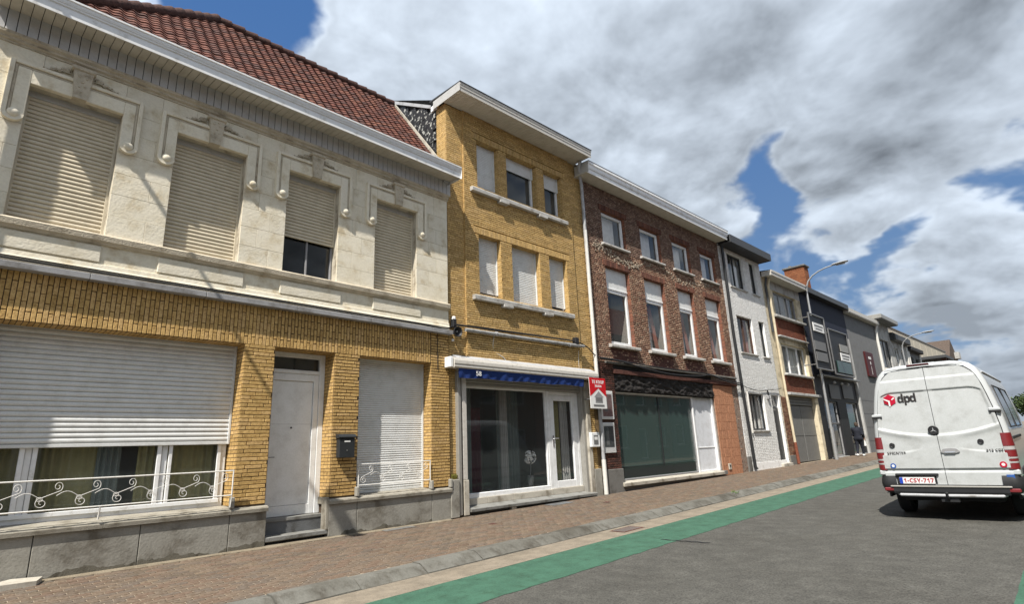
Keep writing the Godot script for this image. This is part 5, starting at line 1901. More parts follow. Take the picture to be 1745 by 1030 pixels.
# ------------------------------------------------------------------ the dark shop with hanging signs
func build_dark_shop() -> void:
	thing("dark_shop_house", 2, Vector3(22.5, 0.58, 0.0), "navy and black fronted shop with framed signs on brackets and brick chimney", "house")
	var X0 := 18.76
	var X1 := 26.25
	var holes := [[19.75, 21.92, 0.62, 3.48], [23.35, 25.45, 0.62, 3.50]]
	var w := S()
	holed(w, X0, X1, 0.0, 4.80, -0.01, holes, 0.2)
	part("shop_wall", w, "shop_black")
	part("upper_wall", one(X0, X1, 4.80, 9.30, -0.3, 0.0, 0.0), "navy_render")
	part("side_wall", one(X0 + 0.02, X0 + 0.15, 8.5, 9.3, -4.0, -0.31, 0.0), "navy_render")
	for k in 2:
		var h: Array = holes[k]
		room(h[0], h[1], h[2], h[3], -0.22, 1.6, "room_black")
		window("shop_window", h[0], h[1], h[2], h[3], -0.12, 0.07, "grey_frame", "glass", [(h[0] + h[1]) / 2.0 - 0.1] if k == 0 else [])
	part("window_crossbar", one(19.8, 21.9, 2.28, 2.36, -0.12, -0.06, 0.01), "steel")
	part("display_panel", one(20.3, 21.6, 1.2, 2.0, -0.5, -0.45, 0.01), "curtain_teal")
	part("green_poster", one(23.6, 25.2, 2.0, 2.95, -0.20, -0.18, 0.0), "sign_green")
	part("stall_riser", one(19.5, 22.1, 0.4, 0.62, -0.1, 0.06, 0.01), "grey_light")
	part("stall_riser", one(23.3, 25.6, 0.4, 0.64, -0.1, 0.06, 0.01), "grey_light")
	part("right_trim", one(25.75, 26.05, 0.6, 7.4, -0.05, 0.10, 0.02), "grey_light")
	part("canopy_bar", one(19.3, 25.7, 4.72, 4.82, 0.0, 0.35, 0.02), "steel")
	for q in [[20.9, 22.5, 3.62, 4.4], [23.1, 24.9, 3.7, 4.5]]:
		part("fascia_panel", one(q[0], q[1], q[2], q[3], 0.0, 0.04, 0.01), "sign_grey")
	for q in [21.2, 22.4, 23.5]:
		var sp := S()
		lathe(sp, Vector3(q, 4.55, 0.22), Vector3(0, -1, 0.3), [Vector2(0, 0.03), Vector2(0.04, 0.07), Vector2(0.13, 0.08), Vector2(0.13, 0.0)], 10)
		part("spotlight", sp, "grey_light")
	# roof
	part("soffit", one(X0, X1, 9.28, 9.30, -0.1, 0.32, 0.0), "black_paint")
	var f := S()
	prof_x(f, [Vector2(0.30, 9.27), Vector2(0.335, 9.27), Vector2(0.34, 9.55), Vector2(0.30, 9.56)], X0, X1)
	part("fascia", f, "anthracite")
	f = S()
	quad(f, Vector3(X0, 9.55, 0.32), Vector3(X1, 9.55, 0.32), Vector3(X1, 10.6, -4), Vector3(X0, 10.6, -4))
	part("roof", f, "roof_dark")
	var ch := group_part("chimney", Vector3(20.6, 9.5, -0.5))
	var o := brick_rects(-1.05, 0.02, 9.3, 11.02, 0.2, 0.055, 0.012, [])
	var s := S()
	var tones := [[0.27, 0.105, 0.05], [0.30, 0.125, 0.06], [0.23, 0.09, 0.045]]
	for r in o:
		var t: Array = tones[rng.randi_range(0, 2)]
		s.set_color(Color(t[0], t[1], t[2]))
		bx(s, 20.29, 20.32, r[2], r[3], r[0], r[1])
	for r in brick_rects(20.3, 20.95, 9.3, 11.02, 0.2, 0.055, 0.012, []):
		var t: Array = tones[rng.randi_range(0, 2)]
		s.set_color(Color(t[0], t[1], t[2]))
		bx(s, r[0], r[1], r[2], r[3], 0.0, 0.03)
	var cb := part("chimney_bricks", s, "brick_orange_joined", Vector3.ZERO, ch)
	cb.set_meta("kind", "stuff")
	part("chimney_core", one(20.305, 20.94, 9.3, 11.03, -1.04, 0.015, 0.0), "brown_mortar", Vector3.ZERO, ch)
	part("chimney_cap", one(20.22, 21.02, 11.03, 11.13, -1.13, 0.10, 0.015), "concrete_dark", Vector3.ZERO, ch)
	s = S()
	lathe(s, Vector3(20.6, 11.12, -0.8), Vector3.UP, [Vector2(0, 0.09), Vector2(0.16, 0.08), Vector2(0.16, 0.0)], 10)
	part("chimney_pot", s, "concrete_dark", Vector3.ZERO, ch)

func frame_bars(x0: float, x1: float, y0: float, y1: float, z: float, r: float) -> SurfaceTool:
	var s := S()
	for q in [[Vector3(x0, y0, z), Vector3(x1, y0, z)], [Vector3(x1, y0, z), Vector3(x1, y1, z)], [Vector3(x1, y1, z), Vector3(x0, y1, z)], [Vector3(x0, y1, z), Vector3(x0, y0, z)]]:
		tube(s, q, r, 6)
	return s

func simple_house(called: String, label: String, x0: float, x1: float, y0: float, y1: float, m: String, holes: Array, frame_m: String, which := 2, depth := 5.0) -> void:
	thing(called, which, Vector3((x0 + x1) / 2.0, y0, 0.0), label, "house")
	var w := S()
	holed(w, x0, x1, y0 - 0.3, y1, 0.0, holes, 0.18)
	quad(w, Vector3(x0, y0 - 0.3, -depth), Vector3(x0, y0 - 0.3, 0), Vector3(x0, y1, 0), Vector3(x0, y1, -depth))
	quad(w, Vector3(x1, y0 - 0.3, 0), Vector3(x1, y0 - 0.3, -depth), Vector3(x1, y1, -depth), Vector3(x1, y1, 0))
	quad(w, Vector3(x1, y0 - 0.3, -depth), Vector3(x0, y0 - 0.3, -depth), Vector3(x0, y1, -depth), Vector3(x1, y1, -depth))
	part("wall", w, m)
	for h in holes:
		room(h[0], h[1], h[2], h[3], -0.18, 0.7, "room_dark")
		window("window", h[0], h[1], h[2], h[3], -0.12, 0.08, frame_m, "glass", [(h[0] + h[1]) / 2.0] if h[1] - h[0] > 1.3 else [])
		part("window_sill", one(h[0] - 0.08, h[1] + 0.08, h[2] - 0.08, h[2] - 0.004, -0.05, 0.08, 0.01), "sill_stone")

# ------------------------------------------------------------------ further along the street
func build_far_houses() -> void:
	# grey rendered front with a red sign and white rain pipe
	thing("grey_rendered_house", 2, Vector3(29.5, 0.72, 0.0), "plain grey rendered front with a tall dark red sign", "house")
	part("wall", one(26.28, 33.0, 0.3, 9.12, -5.0, 0.0, 0.0), "grey_render")
	for y in [1.3, 2.1, 2.9, 3.7]:
		part("wall_groove", one(26.3, 32.9, y, y + 0.02, 0.0, 0.003, 0.0), "anthracite")
	var f := S()
	prof_x(f, [Vector2(-0.1, 9.12), Vector2(0.30, 9.12), Vector2(0.33, 9.18), Vector2(0.33, 9.42), Vector2(-0.1, 9.55)], 26.28, 33.1)
	part("fascia", f, "alu_light")
	f = S()
	quad(f, Vector3(26.28, 9.43, 0.3), Vector3(33.1, 9.43, 0.3), Vector3(33.1, 10.6, -4), Vector3(26.28, 10.6, -4))
	part("roof", f, "roof_dark")
	var s := S()
	tube(s, [Vector3(32.85, 9.1, 0.2), Vector3(32.8, 8.7, 0.09), Vector3(32.7, 0.9, 0.09)], 0.09, 10)
	part("rain_pipe", s, "pipe_white")
	part("dark_door", one(28.0, 29.2, 0.7, 2.9, 0.0, 0.02, 0.01), "black_paint")
	# grey house with wide flat eaves
	simple_house("wide_eaved_house", "grey house with wide projecting flat eaves behind the white van", 33.15, 36.9, 0.8, 9.5, "grey_light", [[33.8, 36.2, 6.2, 8.3], [33.8, 36.2, 3.0, 5.0]], "anthracite")
	part("soffit", one(32.6, 37.1, 9.5, 9.56, -0.8, 0.62, 0.0), "grey_render")
	part("fascia", one(32.55, 37.15, 9.55, 9.85, -0.85, 0.66, 0.02), "alu_grey")
	part("bay_ledge", one(33.3, 36.8, 5.5, 6.1, -0.05, 0.3, 0.03), "alu_light")
	# two low houses with dark cornices
	simple_house("low_grey_house", "low grey house with dark cornice and two narrow windows", 37.0, 41.6, 0.85, 8.5, "grey_light", [[37.6, 38.7, 6.3, 8.0], [39.6, 40.7, 6.3, 8.0], [37.6, 40.7, 2.8, 5.0]], "white_frame")
	part("cornice", one(36.95, 41.65, 8.5, 9.0, -0.3, 0.38, 0.05), "anthracite")
	part("roof", one(37.0, 41.6, 9.0, 9.1, -4.0, 0.2, 0.0), "roof_dark")
	part("pilaster", one(41.2, 41.6, 0.6, 8.5, -0.05, 0.1, 0.02), "pipe_white")
	simple_house("dark_low_house", "low dark house with black framed windows next to red roof", 41.65, 46.0, 0.9, 8.15, "grey_render", [[42.1, 43.4, 5.9, 7.7], [44.2, 45.5, 5.9, 7.7], [42.1, 45.5, 2.8, 4.8]], "black_paint")
	part("cornice", one(41.7, 46.1, 8.15, 8.5, -0.3, 0.34, 0.05), "roof_dark")
	part("corner_pipe", one(45.7, 45.95, 0.8, 8.1, 0.0, 0.12, 0.02), "pipe_white")
	part("corner_pipe", one(41.7, 41.9, 0.8, 8.1, 0.0, 0.12, 0.02), "pipe_white")
	# low red roof and the long pale gable wall behind
	thing("red_roofed_outbuilding", 2, Vector3(50.0, 1.0, -1.0), "low outbuilding with a red roof against the pale wall", "house")
	part("wall", one(46.3, 56.0, 0.6, 6.6, -4.0, -0.2, 0.0), "grey_light")
	s = S()
	prof_x(s, [Vector2(0.2, 6.6), Vector2(-3.8, 9.0), Vector2(-4.0, 9.0), Vector2(-4.0, 6.5), Vector2(0.2, 6.5)], 46.3, 56.0)
	part("roof", s, "roof_red")
	thing("pale_gable_house", 2, Vector3(62.0, 1.1, -4.0), "long pale brick wall rising behind the low dark cornices", "house")
	part("wall", one(50.0, 81.0, 0.6, 11.95, -8.0, -3.1, 0.0), "cream_pale")
	part("coping", one(49.9, 81.1, 11.95, 12.06, -8.0, -3.0, 0.0), "grey_render")
	for k in 10:
		part("wall_panel", one(50.2 + k * 3.08, 53.15 + k * 3.08, 6.0, 11.9, -3.12, -3.06, 0.02), "cream_pale")
	thing("brown_gabled_house", 2, Vector3(84.0, 1.3, -5.0), "far brown roofed house whose ridge runs back from the street", "house")
	part("wall", one(81.3, 87.0, 0.6, 11.4, -10.0, -3.0, 0.0), "opposite_brick")
	s = S()
	prof_z(s, [Vector2(80.9, 11.3), Vector2(84.1, 14.0), Vector2(87.4, 11.3)], -10.0, -2.7)
	part("roof", s, "roof_brown")
	part("dormer", one(85.0, 86.4, 11.4, 12.3, -2.9, -2.2, 0.02), "grey_light")
	thing("end_house", 2, Vector3(61.0, 1.1, -0.5), "small dark fronted building with a flat bracketed roof at street end", "house")
	part("wall", one(59.5, 63.0, 0.6, 8.6, -2.9, -0.5, 0.0), "grey_render")
	part("cornice", one(59.0, 63.4, 9.05, 9.35, -2.9, 0.0, 0.02), "anthracite")
	for k in 4:
		part("bracket", one(59.5 + k * 1.05, 59.75 + k * 1.05, 8.5, 9.05, -0.5, -0.1, 0.01), "dark_wood")
	# trees far off at the end of the street
	for q in [[150.0, -13.0, 8.2, 5.2], [158.0, -5.0, 7.6, 4.8], [165.0, 3.5, 8.4, 5.4], [172.0, 12.0, 8.6, 5.6], [160.0, 21.0, 9.0, 6.0]]:
		tree(Vector3(q[0], SL * q[0], q[1]), q[2], q[3])

var tree_words := ["leftmost", "second", "third", "fourth", "rightmost"]
var tree_count := 0
func tree(at: Vector3, h: float, r: float) -> void:
	thing("distant_tree", 0, at, "%s of the distant green trees beyond the end of the street" % tree_words[tree_count], "tree", "trees at the end of the street")
	tree_count += 1
	var s := S()
	tube(s, [at, at + Vector3(0.1, h * 0.3, 0), at + Vector3(0.0, h * 0.65, 0.1)], [0.28, 0.2, 0.08], 8)
	for k in 7:
		var a := TAU * k / 7.0
		var b := at + Vector3(0.05, h * rng.randf_range(0.28, 0.5), 0)
		tube(s, [b, b + Vector3(cos(a) * r * 0.3, h * 0.12, sin(a) * r * 0.3), b + Vector3(cos(a) * r * 0.55, h * 0.2, sin(a) * r * 0.55)], [0.1, 0.06, 0.02], 5)
	part("trunk", s, "bark")
	s = S()
	var clumps := []
	for k in 34:
		var d := Vector3(rng.randfn(), rng.randfn() * 0.8, rng.randfn()).normalized()
		clumps.append(at + Vector3(0, h * 0.62, 0) + Vector3(d.x * r * 0.62, d.y * h * 0.3, d.z * r * 0.62) * rng.randf_range(0.55, 1.0))
	for c in clumps:
		var sh := rng.randf_range(0.7, 1.25)
		for k in 90:
			var d := Vector3(rng.randfn(), rng.randfn(), rng.randfn()).normalized() * r * 0.24 * rng.randf_range(0.5, 1.1)
			var p: Vector3 = c + d
			var u := Vector3(rng.randfn(), rng.randfn(), rng.randfn()).normalized() * 0.2
			var v := u.cross(Vector3(rng.randfn(), rng.randfn(), rng.randfn()).normalized())
			s.set_color(Color(0.055, 0.085, 0.025) * sh * rng.randf_range(0.8, 1.2))
			quad(s, p - u, p - v, p + u, p + v)
	part("crown", s, "leaf")

# ------------------------------------------------------------------ the other side of the street, mirrored in the windows
func build_opposite_side() -> void:
	var f3 := Transform3D(Basis(Vector3.UP, PI), Vector3(0, 0, 5.2))
	var spec := [[-26.0, -18.5, 7.6, "opposite_brick", "roof_red"], [-18.4, -10.6, 6.9, "cream_render", "roof_brown"], [-10.5, -3.4, 7.2, "opposite_brick", "roof_red"], [-3.3, 4.4, 6.6, "white_render", "roof_dark"], [4.5, 12.0, 7.4, "opposite_brick", "roof_brown"], [-33.4, -26.1, 7.0, "red_panel", "roof_dark"], [-41.0, -33.5, 9.8, "opposite_brick", "roof_red"], [-50.0, -41.1, 7.6, "grey_render", "roof_dark"], [-59.0, -50.1, 7.2, "red_panel", "roof_brown"], [-70.0, -59.1, 7.8, "cream_render", "roof_dark"]]
	var looks := ["brown brick house with red roof", "cream house with brown roof", "narrow brick house with red roof", "white house with dark roof", "brick house with brown roof", "red brick house with dark roof", "tall brown brick house with red roof", "grey house with dark roof", "red brick house with brown roof", "long cream house with dark roof"]
	for i in spec.size():
		var q: Array = spec[i]
		var x0: float = q[0]
		var x1: float = q[1]
		var base := -SL * (x0 + x1) / 2.0 + 0.1
		var holes := []
		for r in 2:
			for k in 3:
				var cx := lerpf(x0 + 1.3, x1 - 1.3, k / 2.0)
				if r == 0 and k == 1:
					holes.append([cx - 0.5, cx + 0.5, base + 0.1, base + 2.3])
				else:
					holes.append([cx - 0.6, cx + 0.6, base + 0.9 + r * 3.1, base + 2.5 + r * 3.0])
		simple_house("opposite_house", "%s across the street, %s in its row" % [looks[i], ["sixth", "seventh", "eighth", "ninth", "tenth", "fifth", "fourth", "third", "second", "first"][i]], x0, x1, base, q[2], q[3], holes, "white_frame", 0, 7.0)
		var s := S()
		prof_x(s, [Vector2(0.35, q[2] - 0.05), Vector2(-3.5, q[2] + 3.4), Vector2(-7.2, q[2] - 0.05)], x0, x1)
		part("roof", s, q[4])
		H.transform = f3 * H.transform

# ------------------------------------------------------------------ the white delivery van
func van_half(y: float) -> float:
	var k := [[0.3, 0.93], [0.5, 0.965], [0.8, 0.985], [1.15, 0.985], [1.5, 0.965], [1.8, 0.93], [2.1, 0.875], [2.3, 0.83], [2.45, 0.78], [2.55, 0.725], [2.62, 0.655], [2.66, 0.57], [2.69, 0.40], [2.70, 0.0]]
	for i in k.size() - 1:
		if y <= k[i + 1][0]:
			return lerpf(k[i][1], k[i + 1][1], clampf((y - k[i][0]) / (k[i + 1][0] - k[i][0]), 0.0, 1.0))
	return 0.0

func van_lean(y: float) -> float:
	return 0.10 * pow(maxf(0.0, (y - 1.0) / 1.7), 1.6)

func smooth_grid(s: SurfaceTool, P: Array) -> void:
	# a grid of points [row][column] as a smooth sheet; rows run up, columns to the right as seen from outside
	var R := P.size()
	var C: int = P[0].size()
	var N := []
	for r in R:
		var line := []
		for c in C:
			var du: Vector3 = P[r][mini(c + 1, C - 1)] - P[r][maxi(c - 1, 0)]
			var dv: Vector3 = P[mini(r + 1, R - 1)][c] - P[maxi(r - 1, 0)][c]
			line.append(du.cross(dv).normalized())
		N.append(line)
	for r in R - 1:
		for c in C - 1:
			for w in [[0, 0], [1, 1], [0, 1], [0, 0], [1, 0], [1, 1]]:
				s.set_normal(N[r + w[0]][c + w[1]])
				s.add_vertex(P[r + w[0]][c + w[1]])

func step01(a: float, b: float, v: float) -> float:
	return smoothstep(a, b, v)

func door_relief(z: float, y: float) -> float:
	# pressings of the rear doors: positive stands out
	var az := absf(z)
	var top := 2.20 - 0.10 * pow(maxf(0.0, (az - 0.55) / 0.25), 2.0)
	var side := lerpf(0.84, 0.735, clampf((y - 1.45) / 0.75, 0.0, 1.0))
	var low := 1.42 + 0.13 * pow(az / 0.8, 2.0)
	var inner := step01(0.035, 0.075, az)
	var panel := step01(top + 0.008, top - 0.014, y) * step01(side + 0.008, side - 0.014, az)
	var rec := panel * step01(low - 0.015, low + 0.02, y)
	var d := -0.020 * rec
	d += 0.016 * step01(low + 0.012, low - 0.012, y) * (1.0 - 0.55 * step01(low - 0.02, low - 0.16, y))
	var crease := 1.205 - 0.10 * pow(clampf((az - 0.25) / 0.6, 0.0, 1.0), 0.6)
	d -= 0.010 * step01(crease - 0.012, crease + 0.010, y) * step01(low - 0.02, low - 0.10, y) * step01(0.2, 0.45, az)
	d -= 0.020 * step01(2.405, 2.425, y)
	d -= 0.020 * (step01(0.795, 0.806, y) - step01(0.838, 0.85, y))
	return d * lerpf(0.75, 1.0, inner)

func build_van() -> void:
	var V := thing("delivery_van", 0, Vector3.ZERO, "white high roofed delivery van seen from behind, driving on the road", "van")
	V.transform = Transform3D(Basis(Vector3.BACK, atan(SL)), Vector3(12.5, SL * 12.5, -1.72))
	# body shell: rings from the rear corner to the bonnet
	var ys := [0.42, 0.55, 0.7, 0.85, 1.0, 1.15, 1.3, 1.5, 1.65, 1.8, 1.95, 2.1, 2.2, 2.3, 2.38, 2.45, 2.5, 2.55, 2.585, 2.62, 2.643, 2.66, 2.676, 2.69, 2.697]
	var ring := []
	for y in ys:
		ring.append(Vector2(van_half(y), y))
	ring.append(Vector2(0.18, 2.70))
	var full := []
	for i in ring.size():
		full.append(ring[i])
	full.append(Vector2(0, 2.702))
	for i in range(ring.size() - 1, -1, -1):
		full.append(Vector2(-ring[i].x, ring[i].y))
	var sections := [[0.0, 0.075], [0.006, 0.055], [0.02, 0.03], [0.045, 0.011], [0.085, 0.001], [0.13, 0.0], [0.5, 0.0], [1.2, 0.0], [2.4, 0.0], [3.6, 0.0], [4.3, 0.0]]
	var rows := []
	for st in sections:
		var line := []
		for p in full:
			var e: float = st[1]
			var q := Vector2(p.x, p.y)
			q.x *= 1.0 - e / 0.98
			q.y = 1.3 + (p.y - 1.3) * (1.0 - e / 1.4)
			line.append(Vector3(st[0] + van_lean(p.y) * clampf(1.0 - st[0] / 0.8, 0.0, 1.0), q.y, q.x))
		rows.append(line)
	# cab: roof falls to windscreen and bonnet
	for st in [[4.6, 0.985, 0.97, 2.64], [5.0, 0.97, 0.95, 2.40], [5.5, 0.95, 0.93, 1.75], [5.75, 0.93, 0.92, 1.30], [6.05, 0.90, 0.90, 1.12], [6.2, 0.85, 0.82, 0.95]]:
		var line := []
		for p in full:
			var yy: float = 0.42 + (p.y - 0.42) * (st[3] - 0.42) / (2.702 - 0.42)
			line.append(Vector3(st[0], yy, p.x * st[1]))
		rows.append(line)
	var s := S()
	var P := []
	for r in rows:
		P.append(r)
	smooth_grid(s, P)
	var body := part("body", s, "van_white")
	s = S()
	var nose: Array = rows[-1]
	for i in nose.size() / 2:
		var a: Vector3 = nose[i]
		var b: Vector3 = nose[nose.size() - 1 - i]
		var c: Vector3 = nose[nose.size() - 2 - i]
		var d: Vector3 = nose[i + 1]
		quad(s, a, b, c, d)
	part("nose", s, "van_black")
	# dark rear opening behind the doors, seen only through the gaps
	s = S()
	var cap: Array = rows[0]
	for i in cap.size() / 2:
		quad(s, cap[cap.size() - 1 - i], cap[i], cap[i + 1], cap[cap.size() - 2 - i])
	part("door_opening", s, "van_seam")
	# rear doors
	for sd in [-1.0, 1.0]:
		var g := group_part("rear_door", Vector3(0.0, 0.58, sd * 0.45))
		var pts := []
		var R := 150
		var C := 44
		for r in R + 1:
			var y := lerpf(0.585, 2.60, float(r) / R)
			var line := []
			var edge := van_half(y) - 0.088 - 0.10 * pow(maxf(0.0, (y - 2.35) / 0.25), 2.0)
			var lo := 0.0045
			for c in C + 1:
				var t := float(c) / C
				var az := lerpf(lo, edge, t)
				var z: float = sd * (az if sd > 0 else lerpf(edge, lo, t))
				var bow := 0.018 * pow(absf(z) / 0.9, 2.0)
				line.append(Vector3(van_lean(y) - 0.046 + bow - door_relief(z, y), y, z))
			# columns to the right as seen from behind run towards +z
			pts.append(line)
		s = S()
		smooth_grid(s, pts)
		part("skin", s, "van_white_worn", Vector3.ZERO, g)
		s = S()
		for r in R:
			for e in [0, C]:
				var a: Vector3 = pts[r][e]
				var b: Vector3 = pts[r + 1][e]
				var inw := Vector3(0.046, 0, 0)
				if e == 0:
					quad(s, a + inw, a, b, b + inw)
				else:
					quad(s, a, a + inw, b + inw, b)
		for c in C:
			quad(s, pts[0][c] + Vector3(0.046, 0, 0), pts[0][c + 1] + Vector3(0.046, 0, 0), pts[0][c + 1], pts[0][c])
			quad(s, pts[R][c], pts[R][c + 1], pts[R][c + 1] + Vector3(0.046, 0, 0), pts[R][c] + Vector3(0.046, 0, 0))
		part("edge", s, "van_white", Vector3.ZERO, g)
		# hinges
		for y in [1.79, 0.95]:
			var hz: float = sd * (van_half(y) - 0.045)
			var hx := van_lean(y)
			if y > 1.2:
				s = S()
				cbox(s, Vector3(hx - 0.045, y - 0.012, minf(hz - sd * 0.11, hz + sd * 0.05)), Vector3(hx + 0.05, y + 0.035, maxf(hz - sd * 0.11, hz + sd * 0.05)), 0.01)
				part("hinge", s, "van_white", Vector3.ZERO, g)
				s = S()
				cbox(s, Vector3(hx - 0.042, y - 0.04, minf(hz - sd * 0.11, hz + sd * 0.05)), Vector3(hx + 0.05, y - 0.013, maxf(hz - sd * 0.11, hz + sd * 0.05)), 0.008)
				part("hinge_pin", s, "black_iron", Vector3.ZERO, g)
	# the seam between the doors shows the dark coloured cap behind; drip rail over the doors
	s = S()
	tube(s, [Vector3(0.06, 2.615, -0.60), Vector3(0.055, 2.63, -0.3), Vector3(0.052, 2.632, 0.0), Vector3(0.055, 2.63, 0.3), Vector3(0.06, 2.615, 0.60)], 0.012, 6)
	part("drip_rail", s, "van_white")
	# high brake light
	s = S()
	cbox(s, Vector3(0.045, 2.652, -0.24), Vector3(0.12, 2.682, 0.10), 0.008)
	part("brake_light", s, "sign_maroon")
	# tail lamps wrap the corners
	for sd in [-1.0, 1.0]:
		var g := group_part("tail_light", Vector3(0.02, 0.83, sd * 0.95))
		for seg in [[0.835, 0.925, "tail_red"], [0.930, 0.955, "tail_clear"], [0.960, 0.995, "tail_red"], [1.0, 1.025, "tail_clear"], [1.03, 1.135, "tail_red"], [1.14, 1.195, "tail_clear"], [1.20, 1.41, "tail_red"]]:
			var pts := []
			for r in 7:
				var y := lerpf(seg[0], seg[1], r / 6.0)
				var line := []
				var hw := van_half(y)
				var wide := 0.105 if y < 1.25 else lerpf(0.105, 0.085, (y - 1.25) / 0.16)
				for c in 13:
					var t := c / 12.0
					var p := Vector3.ZERO
					if t < 0.35:
						p = Vector3(-0.036, y, hw - 0.075 - wide * 0.55 * (1.0 - t / 0.35))
					elif t < 0.75:
						var an := (t - 0.35) / 0.4 * PI / 2.0
						p = Vector3(-0.036 + 0.105 * (1.0 - cos(an)), y, hw - 0.075 + 0.083 * sin(an))
					else:
						p = Vector3(0.069 + (t - 0.75) / 0.25 * 0.10, y, hw + 0.008)
					p.x += van_lean(y)
					p.z *= sd
					line.append(p)
				if sd < 0:
					line.reverse()
				pts.append(line)
			s = S()
			smooth_grid(s, pts)
			for c in 12:
				quad(s, pts[6][c], pts[6][c + 1], pts[6][c + 1] + Vector3(0.02, 0, -0.01 * sd), pts[6][c] + Vector3(0.02, 0, -0.01 * sd))
				quad(s, pts[0][c] + Vector3(0.02, 0, -0.01 * sd), pts[0][c + 1] + Vector3(0.02, 0, -0.01 * sd), pts[0][c + 1], pts[0][c])
			part("lens", s, seg[2], Vector3.ZERO, g)
	# bumper: black corners and a step between them
	for sd in [-1.0, 1.0]:
		var pts := []
		for r in 9:
			var t := r / 8.0
			var y := lerpf(0.44, 0.735, t)
			var bulge := 0.035 * sin(PI * clampf(t * 0.9 + 0.1, 0, 1)) - 0.05 * pow(1.0 - t, 3.0)
			var line := []
			for c in 15:
				var u := c / 14.0
				var p := Vector3.ZERO
				var hw := 0.965
				if u < 0.35:
					p = Vector3(-0.045 - bulge, y, hw - 0.10 - 0.13 * (1.0 - u / 0.35))
				elif u < 0.7:
					var an := (u - 0.35) / 0.35 * PI / 2.0
					p = Vector3(-0.045 - bulge + (0.13 + bulge) * (1.0 - cos(an)), y, hw - 0.10 + (0.105 + bulge) * sin(an))
				else:
					p = Vector3(0.085 + (u - 0.7) / 0.3 * 0.42, y, hw + 0.005 + bulge)
				p.z *= sd
				line.append(p)
			if sd < 0:
				line.reverse()
			pts.append(line)
		s = S()
		smooth_grid(s, pts)
		part("bumper_corner", s, "van_black")
		s = S()
		cbox(s, Vector3(-0.03, 0.74, sd * 0.93 - 0.055), Vector3(0.12, 0.83, sd * 0.93 + 0.055), 0.02)
		part("corner_cap", s, "van_white")
		s = S()
		cbox(s, Vector3(-0.097, 0.475, sd * 0.83 - 0.11), Vector3(-0.06, 0.535, sd * 0.83 + 0.11), 0.012)
		part("reflector", s, "tail_red")
	s = S()
	prof_grid_bumper(s)
	part("bumper", s, "van_black")
	part("bumper_step", vbox(-0.115, 0.0, 0.545, 0.572, -0.84, 0.84, 0.008), "alu_grey")
	s = S()
	tube(s, [Vector3(-0.02, 0.43, -0.74), Vector3(-0.085, 0.415, -0.70), Vector3(-0.09, 0.41, 0.0), Vector3(-0.085, 0.415, 0.70), Vector3(-0.02, 0.43, 0.74)], 0.026, 10)
	part("under_bar", s, "zinc")
	s = S()
	tube(s, [Vector3(0.2, 0.36, -0.03), Vector3(-0.10, 0.35, -0.03), Vector3(-0.16, 0.38, -0.03), Vector3(-0.17, 0.44, -0.03)], 0.022, 8)
	lathe(s, Vector3(-0.17, 0.43, -0.03), Vector3.UP, [Vector2(0, 0.015), Vector2(0.015, 0.026), Vector2(0.035, 0.026), Vector2(0.05, 0.0)], 10)
	cbox(s, Vector3(-0.08, 0.30, -0.14), Vector3(0.0, 0.38, 0.12), 0.01)
	part("tow_hitch", s, "van_black")
	# number plate
	var np := group_part("number_plate", Vector3(-0.03, 0.60, -0.43))
	part("plate_recess", vbox(-0.056, 0.0, 0.588, 0.735, -0.73, -0.13, 0.01), "van_black", Vector3.ZERO, np)
	part("plate", vbox(-0.064, -0.055, 0.60, 0.71, -0.69, -0.17, 0.003), "plate_white", Vector3.ZERO, np)
	part("plate_band", vbox(-0.0665, -0.063, 0.602, 0.708, -0.688, -0.64, 0.001), "plate_blue", Vector3.ZERO, np)
	rear_text("characters", "1-CSY-717", 0.098, Vector3(-0.067, 0.655, -0.405), "plate_red", np)
	part("handle_bar", vbox(-0.085, -0.03, 0.735, 0.775, -0.74, -0.10, 0.012), "van_black", Vector3.ZERO, np)
	# badge, locks, handle, lettering, stickers
	s = S()
	lathe(s, Vector3(-0.030, 1.50, -0.035), Vector3.LEFT, [Vector2(0, 0.078), Vector2(0.030, 0.078), Vector2(0.036, 0.07), Vector2(0.036, 0.062), Vector2(0.030, 0.06), Vector2(0.030, 0.0)], 28)
	var bd := part("badge", s, "black_iron")
	s = S()
	for k in 3:
		var an := PI / 2.0 + TAU * k / 3.0
		var tip := Vector3(-0.066, 1.50 + sin(an) * 0.058, -0.035 + cos(an) * 0.058)
		var l := Vector3(-0.066, 1.50 + sin(an + PI / 2.0) * 0.008, -0.035 + cos(an + PI / 2.0) * 0.008)
		var r2 := Vector3(-0.066, 1.50 - sin(an + PI / 2.0) * 0.008, -0.035 - cos(an + PI / 2.0) * 0.008)
		tri(s, tip, l, r2)
	part("badge_star", s, "zinc", Vector3.ZERO, bd)
	for q in [[-0.70, 1.265], [0.575, 1.285]]:
		s = S()
		lathe(s, Vector3(-0.024, q[1], q[0]), Vector3.LEFT, [Vector2(0, 0.043), Vector2(0.022, 0.043), Vector2(0.028, 0.034), Vector2(0.024, 0.028), Vector2(0.024, 0.0)], 20)
		part("lock_boss", s, "black_iron")
	s = S()
	var hp := []
	for k in 24:
		var an := TAU * k / 24.0
		hp.append(Vector2(0.135 + cos(an) * 0.135, 1.135 + sin(an) * 0.034 + 0.018 * (1 if sin(an) > 0.6 else 0)))
	zface(s, hp, -0.07, 0.0)
	var hnd := part("door_handle", s, "grey_frame")
	part("handle_grip", vbox(-0.086, -0.066, 1.105, 1.13, 0.05, 0.21, 0.01), "chrome", Vector3.ZERO, hnd)
	rear_text("lettering", "SPRINTER", 0.062, Vector3(-0.046, 1.125, -0.655), "logo_black", null)
	rear_text("lettering", "313 CDI", 0.062, Vector3(-0.046, 1.135, 0.73), "logo_black", null)
